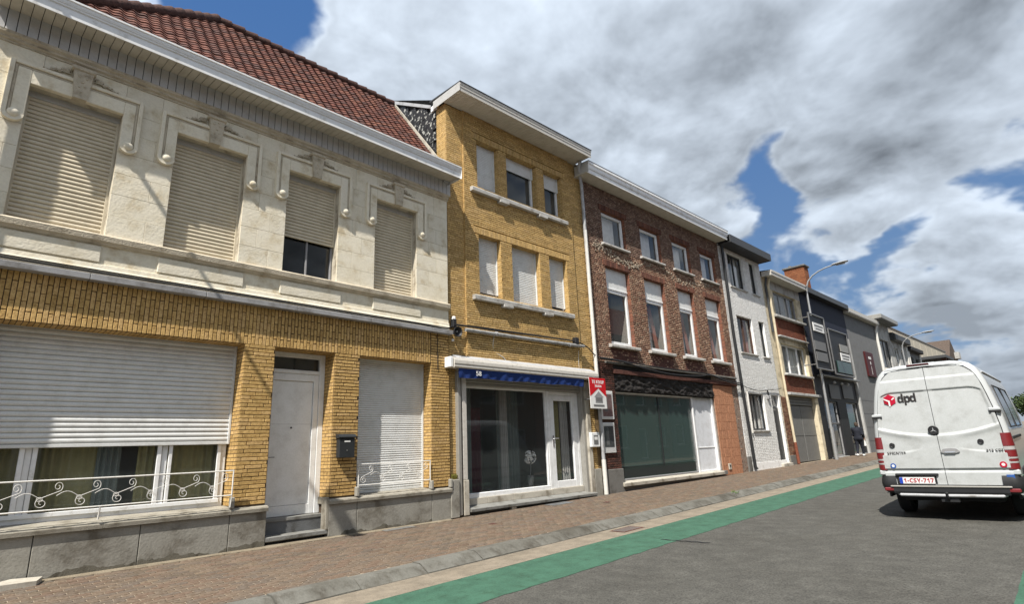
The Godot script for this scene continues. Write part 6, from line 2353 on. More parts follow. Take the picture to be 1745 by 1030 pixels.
	for q in [[-0.745, 0.905, 0.045, "sticker_blue"], [0.795, 0.91, 0.048, "logo_red"]]:
		s = S()
		lathe(s, Vector3(-0.030, q[1], q[0]), Vector3.LEFT, [Vector2(0.0, q[2]), Vector2(0.019, q[2]), Vector2(0.019, 0.0)], 20)
		var st := part("sticker", s, q[3])
		s = S()
		lathe(s, Vector3(-0.030, q[1], q[0]), Vector3.LEFT, [Vector2(0.01, q[2] * 0.5), Vector2(0.0205, q[2] * 0.5), Vector2(0.0205, 0.0)], 16)
		part("sticker_centre", s, "plate_white", Vector3.ZERO, st)
	s = S()
	zface(s, [Vector2(0.80, 0.75), Vector2(0.90, 0.75), Vector2(0.90, 0.66), Vector2(0.85, 0.61), Vector2(0.80, 0.66)], -0.052, 0.0)
	part("shield_sticker", s, "sticker_blue")
	# the parcel logo: a hexagonal cube and three letters
	var lg := group_part("logo", Vector3(0.02, 2.07, -0.6))
	var lx := van_lean(2.07) - 0.046 + 0.016
	var c := Vector2(-0.605, 2.07)
	var rr := 0.105
	var hx := []
	for k in 6:
		var an := PI / 2.0 + TAU * k / 6.0
		hx.append(c + Vector2(cos(an), sin(an)) * rr)
	# faces between the six corners: 0 top, 1 upper left, 2 lower left, 3 bottom, 4 lower right, 5 upper right (seen from behind, left is -z)
	for fc in [[[hx[0], hx[1], c, hx[5]], "logo_red"], [[hx[1], hx[2], hx[3], c], "logo_dark_red"], [[hx[5], c, hx[3], hx[4]], "logo_red"]]:
		s = S()
		zface(s, fc[0], lx - 0.006, lx + 0.02)
		part("logo_face", s, fc[1], Vector3.ZERO, lg)
	s = S()
	zface(s, [hx[1] + Vector2(0.0, -0.012), hx[1] + Vector2(0.0, -0.034), c + Vector2(-0.022, -0.026), c + Vector2(-0.022, -0.11), c + Vector2(0.004, -0.115), c + Vector2(0.004, -0.01)], lx - 0.008, lx)
	part("logo_line", s, "plate_white", Vector3.ZERO, lg)
	s = S()
	zface(s, [hx[5] + Vector2(-0.005, -0.02), c + Vector2(0.045, -0.0), c + Vector2(0.03, 0.012), hx[5] + Vector2(-0.02, -0.004)], lx - 0.008, lx)
	part("logo_line", s, "plate_white", Vector3.ZERO, lg)
	for q in [["d", -0.43], ["p", -0.335], ["d", -0.24]]:
		rear_text("logo_letter", q[0], 0.20, Vector3(lx - 0.006, 2.085, q[1]), "logo_black", lg)
	# side windows, rail and sill strips
	for sd in [-1.0, 1.0]:
		for q in [[0.62, 1.95], [2.08, 3.5]]:
			var pts := []
			for r in 9:
				var y := lerpf(1.50, 2.22, r / 8.0)
				var line := []
				for k in 7:
					var x := lerpf(q[0] + 0.10 * (y - 1.5), q[1], k / 6.0)
					line.append(Vector3(x, y, sd * (van_half(y) + 0.006)))
				if sd < 0:
					line.reverse()
				pts.append(line)
			s = S()
			smooth_grid(s, pts)
			part("side_window", s, "glass_van_solid")
			s = S()
			var loop := [pts[0][0], pts[0][6], pts[8][6], pts[8][0], pts[0][0]]
			tube(s, loop, 0.014, 6)
			part("window_seal", s, "black_iron")
		part("slide_rail", vbox(0.30, 2.3, 1.30, 1.345, minf(sd * 0.972, sd * 0.995), maxf(sd * 0.972, sd * 0.995), 0.004), "van_black")
		part("rub_strip", vbox(0.5, 4.4, 0.72, 0.83, minf(sd * 0.97, sd * 1.005), maxf(sd * 0.97, sd * 1.005), 0.01), "van_black")
		part("roof_rail", vbox(0.35, 4.3, 2.44, 2.465, minf(sd * 0.76, sd * 0.80), maxf(sd * 0.76, sd * 0.80), 0.008), "zinc")
		for wx in [1.05, 4.95]:
			var w := group_part("wheel", Vector3(wx, 0.0, sd * 0.82))
			s = S()
			lathe(s, Vector3(wx, 0.345, sd * 0.72), Vector3(0, 0, sd), [Vector2(0, 0.2), Vector2(0, 0.31), Vector2(0.03, 0.34), Vector2(0.19, 0.34), Vector2(0.225, 0.31), Vector2(0.225, 0.21)], 30)
			part("tyre", s, "rubber", Vector3.ZERO, w)
			s = S()
			lathe(s, Vector3(wx, 0.345, sd * 0.72), Vector3(0, 0, sd), [Vector2(0.06, 0.0), Vector2(0.06, 0.21), Vector2(0.215, 0.215), Vector2(0.19, 0.17), Vector2(0.2, 0.0)], 24)
			part("rim", s, "zinc", Vector3.ZERO, w)
	part("underbody", vbox(0.15, 5.9, 0.30, 0.60, -0.70, 0.70, 0.02), "rubber")
	part("sill_skirt", vbox(0.1, 5.6, 0.36, 0.5, -0.92, -0.88, 0.01), "van_black")
	part("sill_skirt", vbox(0.1, 5.6, 0.36, 0.5, 0.88, 0.92, 0.01), "van_black")

func vbox(x0: float, x1: float, y0: float, y1: float, z0: float, z1: float, c: float) -> SurfaceTool:
	return one(x0, x1, y0, y1, z0, z1, c)

func zface(s: SurfaceTool, pts: Array, x0: float, x1: float) -> void:
	# an outline of (z, y) points given thickness along x
	prof_x(s, pts, x0, x1)

func prof_grid_bumper(s: SurfaceTool) -> void:
	prof_zx(s, [Vector2(-0.085, 0.43), Vector2(-0.10, 0.47), Vector2(-0.10, 0.54), Vector2(-0.07, 0.575), Vector2(0.02, 0.58), Vector2(0.05, 0.43)], -0.80, 0.80)

func prof_zx(s: SurfaceTool, pts: Array, z0: float, z1: float) -> void:
	# a profile of (x, y) points drawn along z
	prof_z(s, pts, z0, z1)

func rear_text(called: String, text: String, size: float, at: Vector3, m: String, parent: Node3D) -> void:
	# lettering on the back of the van, read from behind
	var o := part(called, words(text, size, 0.004), m, at, parent)
	o.rotation.y = -PI / 2.0

# ------------------------------------------------------------------ street lamps
func lamp(which: int, x: float, label: String, k: float, reach: float) -> void:
	var f := frame(which)
	var gy := pav_y((f * Vector3(x, 0, 0.42)).x, (f * Vector3(x, 0, 0.42)).z)
	thing("street_lamp", which, Vector3(x, gy, 0.42), label, "street lamp", "street lamps along the house fronts")
	var s := S()
	tube(s, [Vector3(x, gy, 0.42), Vector3(x, gy + 0.9, 0.42)], 0.085, 12)
	part("pole_foot", s, "lamp_steel")
	s = S()
	tube(s, [Vector3(x, gy + 0.9, 0.42), Vector3(x, 5.0, 0.42), Vector3(x, 9.1 * k, 0.43)], [0.07, 0.062, 0.05], 12)
	part("pole", s, "lamp_steel")
	s = S()
	var e := 1.91 + reach
	tube(s, [Vector3(x, 9.05 * k, 0.43), Vector3(x, 9.38 * k, 0.47), Vector3(x, 9.69 * k, 0.60), Vector3(x, 9.93 * k, 0.84), Vector3(x, 10.10 * k, 1.18), Vector3(x, 10.20 * k, 1.55), Vector3(x, 10.245 * k, e)], [0.05, 0.045, 0.042, 0.04, 0.038, 0.036, 0.034], 10)
	part("arm", s, "lamp_steel")
	s = S()
	var p := []
	for q in [[e - 0.06, 0.05, 0.055], [e + 0.06, 0.12, 0.075], [e + 0.35, 0.16, 0.075], [e + 0.62, 0.15, 0.055], [e + 0.70, 0.09, 0.03]]:
		var ring := []
		for n in 13:
			var a := TAU * n / 12.0
			ring.append(Vector3(x - cos(a) * q[1], 10.25 * k + 0.01 + sin(a) * q[2] * (1.0 if sin(a) > 0 else 0.6) + (q[0] - e) * 0.04, q[0]))
		p.append(ring)
	smooth_grid(s, p)
	part("lamp_head", s, "lamp_steel")
	s = S()
	cbox(s, Vector3(x - 0.085, 10.25 * k - 0.055, e + 0.12), Vector3(x + 0.085, 10.25 * k - 0.03, e + 0.56), 0.01)
	part("lens", s, "marble")

func build_lamps() -> void:
	lamp(1, -8.86, "street lamp just outside the left edge, its shadow crossing the limestone house", 1.0, 0.36)
	lamp(2, 18.72, "tall grey street lamp with curved arm in front of the garage house", 1.0, 0.0)
	lamp(2, 38.0, "far street lamp whose head shows above the low houses behind the van", 0.865, 0.0)

# ------------------------------------------------------------------ things fixed to the houses and lying about
func build_small_things() -> void:
	# letterbox
	thing("letterbox", 1, Vector3(-2.56, 1.60, 0.0), "black wall letterbox on the brick pier right of the white door", "letterbox")
	part("case", one(-2.725, -2.40, 1.60, 1.955, 0.0, 0.115, 0.012), "letterbox")
	var s := S()
	prof_x(s, [Vector2(-0.0, 1.955), Vector2(0.13, 1.955), Vector2(0.135, 1.975), Vector2(0.10, 2.02), Vector2(0.0, 2.035)], -2.74, -2.385)
	part("lid", s, "letterbox")
	part("name_plate", one(-2.62, -2.50, 1.88, 1.905, 0.115, 0.119, 0.001), "sign_white")
	part("lock", one(-2.575, -2.55, 1.72, 1.745, 0.115, 0.121, 0.002), "steel")
	# awning
	thing("awning", 2, Vector3(-2.4, 3.26, 0.1), "rolled up blue awning under its white cassette over the shop", "awning")
	s = S()
	prof_x(s, [Vector2(0.0, 3.46), Vector2(0.24, 3.45), Vector2(0.265, 3.48), Vector2(0.262, 3.53), Vector2(0.275, 3.55), Vector2(0.272, 3.62), Vector2(0.255, 3.665), Vector2(0.21, 3.685), Vector2(0.0, 3.70)], -4.99, 0.22)
	part("cassette", s, "alu_light")
	part("cassette_end", one(-5.09, -5.01, 3.46, 3.70, 0.02, 0.24, 0.012), "white_pvc")
	s = S()
	prof_x(s, [Vector2(0.0, 3.70), Vector2(0.2, 3.69), Vector2(0.0, 3.79)], -4.85, 0.2)
	part("lead_flashing", s, "zinc")
	s = S()
	var P := []
	for r in 7:
		var t := r / 6.0
		var line := []
		for k in 161:
			var x := lerpf(-4.86, -0.40, k / 160.0)
			var fold := 0.010 * sin(x * 9.0 + t * 2.0) + 0.007 * sin(x * 23.0 - t * 3.0)
			line.append(Vector3(x + 0.02 * (1.0 - t) * sin(x * 5.0), lerpf(3.245 + 0.012 * sin(x * 4.3), 3.455, t), 0.215 + 0.02 * t + fold * (1.1 - t * 0.6)))
		P.append(line)
	smooth_grid(s, P)
	part("valance", s, "canvas_blue")
	var dg := part("house_number", words("58", 0.15, 0.004), "sign_white", Vector3(-4.27, 3.355, 0.248))
	part("folding_arm", one(-4.8, -0.5, 3.42, 3.455, 0.03, 0.12, 0.01), "alu_grey")
	# siren on the corner
	thing("alarm_siren", 2, Vector3(-4.82, 4.12, 0.02), "round black siren horn with white lamp at the yellow house corner", "siren")
	s = S()
	lathe(s, Vector3(-4.82, 4.305, 0.0), Vector3(0.0, -0.05, 1.0), [Vector2(0, 0.04), Vector2(0.06, 0.05), Vector2(0.14, 0.10), Vector2(0.20, 0.125), Vector2(0.205, 0.115), Vector2(0.12, 0.04), Vector2(0.11, 0.0)], 22)
	part("horn", s, "black_iron")
	s = S()
	lathe(s, Vector3(-4.82, 4.305, 0.115), Vector3(0, 0, 1), [Vector2(0, 0.03), Vector2(0.05, 0.02), Vector2(0.06, 0.0)], 12)
	part("horn_centre", s, "grey_frame")
	part("bracket", one(-4.87, -4.77, 4.42, 4.62, -0.02, 0.09, 0.01), "black_iron")
	s = S()
	lathe(s, Vector3(-4.82, 4.60, 0.04), Vector3.UP, [Vector2(0, 0.05), Vector2(0.06, 0.05), Vector2(0.085, 0.03), Vector2(0.09, 0.0)], 14)
	part("lamp", s, "sign_white")
	s = S()
	lathe(s, Vector3(-4.87, 4.08, 0.06), Vector3.UP, [Vector2(0, 0.0), Vector2(0.01, 0.03), Vector2(0.05, 0.035), Vector2(0.07, 0.0)], 12)
	part("drop_weight", s, "sign_white")
	# estate agent's board, standing out from the wall
	thing("for_sale_board", 2, Vector3(0.1, 2.64, 0.2), "red and white for sale board with house emblem beside the shop door", "sign")
	var bx0 := -0.27
	var bx1 := 0.46
	part("board", one(bx0, bx1, 2.645, 3.50, 0.285, 0.305, 0.003), "sign_white")
	s = S()
	prof_z(s, [Vector2(bx0, 3.50), Vector2(bx1, 3.50), Vector2(bx1, 2.98), Vector2((bx0 + bx1) / 2.0 + 0.02, 3.21), Vector2(bx0, 2.98)], 0.300, 0.309)
	part("red_field", s, "sign_red")
	part("lettering", words("TE KOOP", 0.135, 0.003), "sign_white", Vector3(0.115, 3.385, 0.3105))
	part("lettering", words("immo", 0.11, 0.003), "sign_white", Vector3(0.115, 3.275, 0.3105))
	s = S()
	prof_z(s, [Vector2(-0.10, 2.96), Vector2(0.115, 3.13), Vector2(0.33, 2.96), Vector2(0.28, 2.96), Vector2(0.28, 2.80), Vector2(-0.05, 2.80), Vector2(-0.05, 2.96)], 0.303, 0.3085)
	part("house_emblem", s, "grey_frame")
	part("house_window", one(-0.02, 0.25, 2.84, 2.95, 0.3085, 0.3105, 0.0), "sign_grey")
	part("phone_line", one(-0.14, 0.34, 2.70, 2.755, 0.305, 0.3085, 0.0), "sign_grey")
	part("arm", one(-0.2, -0.17, 2.9, 2.93, 0.0, 0.29, 0.004), "steel")
	part("arm", one(0.36, 0.39, 2.9, 2.93, 0.0, 0.29, 0.004), "steel")
	# meter box / intercom
	thing("meter_box", 2, Vector3(0.1, 1.61, 0.0), "small white meter box on the pier below the for sale board", "box")
	part("case", one(-0.09, 0.285, 1.61, 2.005, -0.05, 0.10, 0.012), "white_frame")
	part("inset", one(0.0, 0.20, 1.68, 1.93, 0.10, 0.106, 0.003), "sign_grey")
	part("label", one(0.03, 0.17, 1.80, 1.88, 0.105, 0.109, 0.002), "sign_white")
	# framed notices
	var ns := [[0.53, 1.13, 2.375, 3.195, "poster_mixed", "framed coloured notice hanging half behind the for sale board"], [0.50, 1.09, 1.43, 2.28, "poster_dark", "framed dark notice hanging lower on the brown brick pier"]]
	for q in ns:
		thing("framed_notice", 2, Vector3((q[0] + q[1]) / 2.0, q[2], 0.0), q[5], "notice", "framed notices on the brown pier")
		part("frame", one(q[0], q[1], q[2], q[3], 0.0, 0.045, 0.008), "sign_white")
		part("print", one(q[0] + 0.07, q[1] - 0.07, q[2] + (0.16 if q[2] < 2.0 else 0.08), q[3] - 0.10, 0.04, 0.049, 0.0), q[4])
		part("print_figure", one(q[0] + 0.16, q[1] - 0.30, q[2] + 0.22, q[3] - 0.24, 0.045, 0.051, 0.0), "sign_grey")
		var gs := S()
		quad(gs, Vector3(q[0] + 0.03, q[2] + 0.03, 0.056), Vector3(q[1] - 0.03, q[2] + 0.03, 0.056), Vector3(q[1] - 0.03, q[3] - 0.03, 0.056), Vector3(q[0] + 0.03, q[3] - 0.03, 0.056))
		part("pane", gs, "glass")
	# dead flower head behind the shop glass
	thing("white_flowers", 2, Vector3(-1.95, 1.05, -0.55), "pale bunch of flowers behind the shop window", "flowers")
	s = S()
	for k in 70:
		var d := Vector3(rng.randfn(), rng.randfn(), rng.randfn()).normalized()
		lathe(s, Vector3(-1.95, 1.42, -0.5) + d * Vector3(0.17, 0.15, 0.12), d, [Vector2(0, 0.035), Vector2(0.02, 0.028), Vector2(0.03, 0.0)], 6)
	part("blossom", s, "curtain_white")
	s = S()
	tube(s, [Vector3(-1.95, 1.35, -0.5), Vector3(-1.93, 1.1, -0.52), Vector3(-1.95, 0.95, -0.52)], 0.02, 6)
	lathe(s, Vector3(-1.95, 0.72, -0.52), Vector3.UP, [Vector2(0, 0.0), Vector2(0, 0.08), Vector2(0.25, 0.11), Vector2(0.25, 0.0)], 12)
	part("vase", s, "anthracite")
	# hanging shop signs of the dark shop
	thing("framed_sign", 2, Vector3(18.9, 4.95, 0.6), "left of two tall steel framed shop signs, with pale lettered plates", "sign", "framed signs of the dark shop")
	sign_frame(17.75, 20.0, 4.98, 7.82, 0.6, [[18.2, 19.75, 6.95, 7.40, "sign_white"], [17.95, 19.6, 5.95, 6.42, "sign_grey"], [18.0, 19.6, 5.38, 5.85, "sign_grey"]])
	thing("framed_sign", 2, Vector3(22.0, 4.85, 0.6), "right of two tall steel framed shop signs, with green plate", "sign", "framed signs of the dark shop")
	sign_frame(20.45, 23.62, 4.85, 7.32, 0.6, [[22.0, 23.4, 6.2, 6.62, "alu_grey"], [21.9, 23.5, 5.68, 6.12, "sign_white"], [21.0, 23.4, 4.98, 5.62, "film_green"], [21.9, 22.9, 5.2, 5.42, "sign_white"]])
	thing("wall_sign", 2, Vector3(29.7, 5.2, 0.0), "tall dark red sign with white marks on the grey front", "sign")
	part("board", one(28.85, 30.6, 5.3, 6.92, 0.0, 0.12, 0.02), "sign_maroon")
	part("mark", one(29.4, 30.0, 6.45, 6.62, 0.12, 0.125, 0.0), "sign_white")
	part("mark", one(29.62, 29.78, 6.1, 6.3, 0.12, 0.125, 0.0), "sign_white")
	part("mark", one(29.68, 29.74, 5.45, 6.0, 0.12, 0.125, 0.0), "sign_white")
	# covers and grates in the pavement and gutter
	ground_plate("gutter_grate", "rusty iron drain grate in the pale gutter strip", "drain", 9.05, 9.75, -6.42, -6.08, 0.006, "beam_wood", true)
	ground_plate("cover_plate", "grey inspection plate in the pavement before the shop step", "cover", 10.95, 11.75, -9.62, -9.28, 0.006, "bluestone", false)
	ground_plate("cellar_grate", "flat iron cellar grate in the pavement under the right plinth", "grate", 6.35, 7.05, -9.72, -9.48, 0.006, "concrete_dark", true)
	ground_plate("valve_cover", "small dark valve cover in the middle of the pavement", "cover", 8.05, 8.19, -8.55, -8.42, 0.005, "beam_wood", false)
	ground_plate("valve_cover", "small dark valve cover further right in the pavement", "cover", 12.0, 12.16, -8.62, -8.48, 0.005, "beam_wood", false)
	# crack across the cycle strip and a tuft of grass at the kerb
	thing("road_crack", 0, Vector3(8.74, SL * 8.74, -4.75), "dark tar sealed crack running from green strip into the asphalt", "crack")
	s = S()
	for k in 14:
		var a := k / 14.0
		var b := (k + 1) / 14.0
		var za := lerpf(-5.15, -4.35, a)
		var zb := lerpf(-5.15, -4.35, b)
		var xa := 8.70 + 0.05 * a + 0.02 * sin(k * 1.9)
		var xb := 8.70 + 0.05 * b + 0.02 * sin((k + 1) * 1.9)
		quad(s, Vector3(xa - 0.025, SL * xa + 0.0062, za), Vector3(xb - 0.025, SL * xb + 0.0062, zb), Vector3(xb + 0.03, SL * xb + 0.0062, zb), Vector3(xa + 0.03, SL * xa + 0.0062, za))
	part("tar", s, "shop_black")
	thing("grass_tuft", 0, Vector3(15.3, SL * 15.3 + 0.11, -6.72), "small green grass tuft growing in a kerb joint", "grass")
	s = S()
	for k in 26:
		var a := Vector3(15.3 + rng.randf_range(-0.1, 0.1), SL * 15.3 + 0.10, -6.72 + rng.randf_range(-0.08, 0.08))
		var d := Vector3(rng.randf_range(-0.10, 0.10), rng.randf_range(0.04, 0.11), rng.randf_range(-0.06, 0.10))
		s.set_color(Color(0.10, 0.19, 0.03) * rng.randf_range(0.7, 1.3))
		tri(s, a - Vector3(0.008, 0, 0), a + Vector3(0.008, 0, 0.004), a + d)
	part("blades", s, "leaf")
	# a pale broken stone lying at the foot of the limestone house
	thing("loose_stone", 0, Vector3(1.25, pav_y(1.25, -9.55), -9.55), "pale broken slab lying at the foot of the limestone plinth", "stone")
	s = S()
	var y := pav_y(1.25, -9.55)
	var top := [Vector3(0.95, y + 0.06, -9.42), Vector3(1.32, y + 0.05, -9.46), Vector3(1.40, y + 0.065, -9.66), Vector3(1.10, y + 0.08, -9.70), Vector3(0.93, y + 0.07, -9.6)]
	for k in range(1, 4):
		tri(s, top[0], top[k], top[k + 1])
	for k in 5:
		var a: Vector3 = top[k]
		var b: Vector3 = top[(k + 1) % 5]
		quad(s, Vector3(a.x, y - 0.02, a.z), Vector3(b.x, y - 0.02, b.z), b, a)
	part("slab", s, "marble")

func sign_frame(x0: float, x1: float, y0: float, y1: float, z: float, plates: Array) -> void:
	part("frame", frame_bars(x0, x1, y0, y1, z, 0.045), "steel")
	part("backing", one(x0 + 0.05, x1 - 0.05, y0 + 0.05, y1 - 0.05, z - 0.10, z - 0.04, 0.0), "shop_black")
	for p in plates:
		part("plate", one(p[0], p[1], p[2], p[3], z - 0.02, z + 0.02, 0.005), p[4])
		if p[4] == "sign_white" and p[1] - p[0] > 1.2:
			part("lettering", one(p[0] + 0.15, p[1] - 0.15, (p[2] + p[3]) / 2.0 + 0.03, (p[2] + p[3]) / 2.0 + 0.12, z + 0.02, z + 0.024, 0.0), "sign_grey")
			part("lettering", one(p[0] + 0.25, p[1] - 0.3, (p[2] + p[3]) / 2.0 - 0.12, (p[2] + p[3]) / 2.0 - 0.05, z + 0.02, z + 0.024, 0.0), "sign_grey")
	for x in [x0, x1]:
		for yb in [y1 - 0.2, y0 + 0.2]:
			var s := S()
			tube(s, [Vector3(x, yb, z), Vector3(x, yb, 0.0)], 0.03, 6)
			part("bracket", s, "steel")

func ground_plate(called: String, label: String, category: String, x0: float, x1: float, z0: float, z1: float, lift: float, m: String, slots: bool) -> void:
	var on_road := z1 > -6.5
	var h := func(x: float, z: float) -> float: return (SL * x if on_road else pav_y(x, z)) + lift
	var c := Vector3((x0 + x1) / 2.0, h.call((x0 + x1) / 2.0, (z0 + z1) / 2.0), (z0 + z1) / 2.0)
	thing(called, 0, c, label, category)
	var s := S()
	quad(s, Vector3(x0, h.call(x0, z1), z1), Vector3(x1, h.call(x1, z1), z1), Vector3(x1, h.call(x1, z0), z0), Vector3(x0, h.call(x0, z0), z0))
	part("plate", s, m)
	if slots:
		for k in 7:
			s = S()
			var xa := lerpf(x0 + 0.05, x1 - 0.05, (k + 0.2) / 7.0)
			var xb := lerpf(x0 + 0.05, x1 - 0.05, (k + 0.7) / 7.0)
			var up := Vector3(0, 0.003, 0)
			quad(s, Vector3(xa, h.call(xa, z1 - 0.04), z1 - 0.04) + up, Vector3(xb, h.call(xb, z1 - 0.04), z1 - 0.04) + up, Vector3(xb, h.call(xb, z0 + 0.04), z0 + 0.04) + up, Vector3(xa, h.call(xa, z0 + 0.04), z0 + 0.04) + up)
			part("slot", s, "room_black")

# ------------------------------------------------------------------ the passer-by
func capsule(p: Vector3, a: Vector3, b: Vector3, ra: float, rb: float) -> float:
	var ab := b - a
	var t := clampf((p - a).dot(ab) / maxf(ab.length_squared(), 1e-6), 0.0, 1.0)
	return p.distance_to(a + ab * t) - lerpf(ra, rb, t)

func field(p: Vector3, bones: Array, k: float) -> float:
	var d := 1e3
	for b in bones:
		var q := capsule(p, b[0], b[1], b[2], b[3])
		var h := clampf(0.5 + 0.5 * (d - q) / k, 0.0, 1.0)
		d = lerpf(d, q, h) - k * h * (1.0 - h)
	return d

func nets(s: SurfaceTool, bones: Array, cell: float, k: float) -> void:
	# surface nets over the joined distance of tapered capsules
	var lo := Vector3.ONE * 1e3
	var hi := Vector3.ONE * -1e3
	for b in bones:
		for e in 2:
			var r: float = b[2 + e] + 0.05
			lo = lo.min(b[e] - Vector3.ONE * r)
			hi = hi.max(b[e] + Vector3.ONE * r)
	var n := Vector3i(((hi - lo) / cell).ceil()) + Vector3i.ONE
	var val := PackedFloat32Array()
	val.resize(n.x * n.y * n.z)
	for z in n.z:
		for y in n.y:
			for x in n.x:
				val[x + n.x * (y + n.y * z)] = field(lo + Vector3(x, y, z) * cell, bones, k)
	var vert := {}
	for z in n.z - 1:
		for y in n.y - 1:
			for x in n.x - 1:
				var c := []
				var neg := 0
				for i in 8:
					var v := val[(x + (i & 1)) + n.x * ((y + ((i >> 1) & 1)) + n.y * (z + (i >> 2)))]
					c.append(v)
					if v < 0.0:
						neg += 1
				if neg == 0 or neg == 8:
					continue
				var sum := Vector3.ZERO
				var m := 0
				for e in [[0, 1], [2, 3], [4, 5], [6, 7], [0, 2], [1, 3], [4, 6], [5, 7], [0, 4], [1, 5], [2, 6], [3, 7]]:
					if (c[e[0]] < 0.0) != (c[e[1]] < 0.0):
						var t: float = c[e[0]] / (c[e[0]] - c[e[1]])
						var pa := Vector3(e[0] & 1, (e[0] >> 1) & 1, e[0] >> 2)
						var pb := Vector3(e[1] & 1, (e[1] >> 1) & 1, e[1] >> 2)
						sum += pa.lerp(pb, t)
						m += 1
				vert[Vector3i(x, y, z)] = lo + (Vector3(x, y, z) + sum / m) * cell
	var nrm := {}
	for key in vert:
		var p: Vector3 = vert[key]
		var e := cell * 0.5
		nrm[key] = Vector3(field(p + Vector3(e, 0, 0), bones, k) - field(p - Vector3(e, 0, 0), bones, k), field(p + Vector3(0, e, 0), bones, k) - field(p - Vector3(0, e, 0), bones, k), field(p + Vector3(0, 0, e), bones, k) - field(p - Vector3(0, 0, e), bones, k)).normalized()
	var ax := [Vector3i(1, 0, 0), Vector3i(0, 1, 0), Vector3i(0, 0, 1)]
	for z in range(1, n.z - 1):
		for y in range(1, n.y - 1):
			for x in range(1, n.x - 1):
				var v0 := val[x + n.x * (y + n.y * z)]
				for a in 3:
					var q: Vector3i = Vector3i(x, y, z) + ax[a]
					if q.x >= n.x or q.y >= n.y or q.z >= n.z:
						continue
					var v1 := val[q.x + n.x * (q.y + n.y * q.z)]
					if (v0 < 0.0) == (v1 < 0.0):
						continue
					var u: Vector3i = ax[(a + 1) % 3]
					var w: Vector3i = ax[(a + 2) % 3]
					var c := Vector3i(x, y, z)
					var ks := [c - u - w, c - w, c, c - u]
					if v0 < 0.0:
						ks.reverse()
					if not (vert.has(ks[0]) and vert.has(ks[1]) and vert.has(ks[2]) and vert.has(ks[3])):
						continue
					for i in [0, 1, 2, 0, 2, 3]:
						s.set_normal(nrm[ks[i]])
						s.add_vertex(vert[ks[i]])

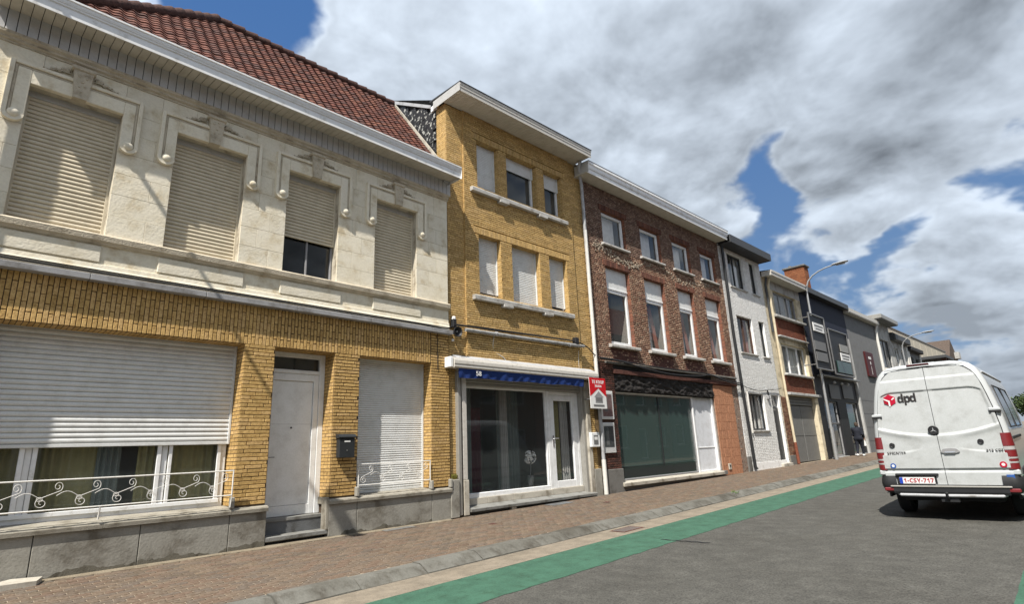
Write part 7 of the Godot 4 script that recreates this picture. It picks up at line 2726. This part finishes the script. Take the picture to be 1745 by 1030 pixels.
func build_person() -> void:
	var f := frame(2)
	var w := f * Vector3(22.05, 0, 0.62)
	var gy := pav_y(w.x, w.z)
	thing("person", 2, Vector3(22.05, gy, 0.62), "person in dark clothes and white shoes carrying a white bag past the dark shop", "person")
	var o := Vector3(22.05, gy, 0.62)
	# walking to the right along the pavement, head bent a little forward
	var hipl := o + Vector3(0.0, 0.92, 0.09)
	var hipr := o + Vector3(0.0, 0.92, -0.09)
	var kneel := o + Vector3(0.14, 0.50, 0.09)
	var kneer := o + Vector3(-0.02, 0.50, -0.09)
	var footl := o + Vector3(0.17, 0.09, 0.09)
	var footr := o + Vector3(-0.22, 0.11, -0.09)
	var chest := o + Vector3(0.05, 1.30, 0.0)
	var neck := o + Vector3(0.09, 1.50, 0.0)
	var shl := o + Vector3(0.07, 1.42, 0.19)
	var shr := o + Vector3(0.07, 1.42, -0.19)
	var ell := o + Vector3(0.0, 1.13, 0.25)
	var elr := o + Vector3(0.12, 1.12, -0.24)
	var hal := o + Vector3(0.16, 0.95, 0.24)
	var har := o + Vector3(0.28, 0.98, -0.20)
	var s := S()
	nets(s, [[hipl, hipr, 0.13, 0.13], [o + Vector3(0, 0.95, 0), chest, 0.15, 0.17], [chest, neck, 0.15, 0.065], [shl, shr, 0.08, 0.08], [hipl, kneel, 0.105, 0.075], [kneel, footl, 0.07, 0.055], [hipr, kneer, 0.105, 0.075], [kneer, footr, 0.07, 0.055], [shl, ell, 0.075, 0.055], [ell, hal, 0.052, 0.04], [shr, elr, 0.075, 0.055], [elr, har, 0.052, 0.04]], 0.026, 0.06)
	part("clothed_body", s, "cloth_navy")
	var hd := neck + Vector3(0.03, 0.15, 0)
	s = S()
	nets(s, [[hd, hd + Vector3(0.015, -0.03, 0), 0.092, 0.082], [hd + Vector3(0.02, -0.06, 0), hd + Vector3(0.045, -0.09, 0), 0.055, 0.04], [neck + Vector3(-0.01, -0.04, 0), hd + Vector3(-0.01, -0.05, 0), 0.055, 0.05], [hd + Vector3(0.09, -0.025, 0), hd + Vector3(0.108, -0.04, 0), 0.013, 0.015], [hd + Vector3(0, -0.02, 0.088), hd + Vector3(0, -0.045, 0.088), 0.016, 0.012], [hd + Vector3(0, -0.02, -0.088), hd + Vector3(0, -0.045, -0.088), 0.016, 0.012]], 0.011, 0.02)
	part("head", s, "skin")
	s = S()
	nets(s, [[hd + Vector3(-0.02, 0.03, 0), hd + Vector3(-0.035, -0.04, 0), 0.098, 0.085], [hd + Vector3(0.03, 0.06, 0), hd + Vector3(0.05, 0.06, 0), 0.05, 0.04]], 0.013, 0.03)
	part("hair", s, "hair")
	for h in [[hal, 1.0], [har, -1.0]]:
		s = S()
		var p: Vector3 = h[0]
		var bn := [[p, p + Vector3(0.03, -0.07, 0), 0.038, 0.036]]
		for k in 4:
			var b := p + Vector3(0.012 + 0.018 * k - 0.01, -0.085, 0.012 * h[1])
			bn.append([b, b + Vector3(0.01, -0.045 + 0.006 * absf(k - 1.5), 0.01 * h[1]), 0.0105, 0.0095])
			bn.append([b + Vector3(0.01, -0.045, 0.01 * h[1]), b + Vector3(0.002, -0.075, -0.012 * h[1]), 0.0095, 0.008])
		bn.append([p + Vector3(0.04, -0.03, 0), p + Vector3(0.066, -0.075, -0.012 * h[1]), 0.013, 0.010])
		nets(s, bn, 0.007, 0.008)
		part("hand", s, "skin")
	for q in [[footl, 0.0], [footr, 0.35]]:
		s = S()
		var p: Vector3 = q[0]
		nets(s, [[p + Vector3(-0.05, -0.035, 0), p + Vector3(0.15, -0.045 - q[1] * 0.08, 0), 0.05, 0.042], [p, p + Vector3(0, -0.03, 0), 0.05, 0.05]], 0.014, 0.03)
		part("shoe", s, "shoe_white")
	thing("white_bag", 2, Vector3(22.30, gy + 0.62, 0.86), "small white carrier bag held by the walking person", "bag")
	var b := hal + Vector3(0.05, -0.12, 0.0)
	s = S()
	var P := []
	for r in 6:
		var t := r / 5.0
		var ring := []
		for n in 13:
			var a := TAU * n / 12.0
			ring.append(b + Vector3(-cos(a) * lerpf(0.13, 0.10, t), -0.30 + 0.26 * t, sin(a) * lerpf(0.06, 0.03, t)))
		P.append(ring)
	smooth_grid(s, P)
	part("bag_body", s, "bag_white")
	s = S()
	tube(s, [b + Vector3(-0.08, -0.05, 0), b + Vector3(-0.02, 0.03, 0), b + Vector3(0.02, 0.03, 0), b + Vector3(0.08, -0.05, 0)], 0.008, 6)
	part("bag_handle", s, "bag_white")
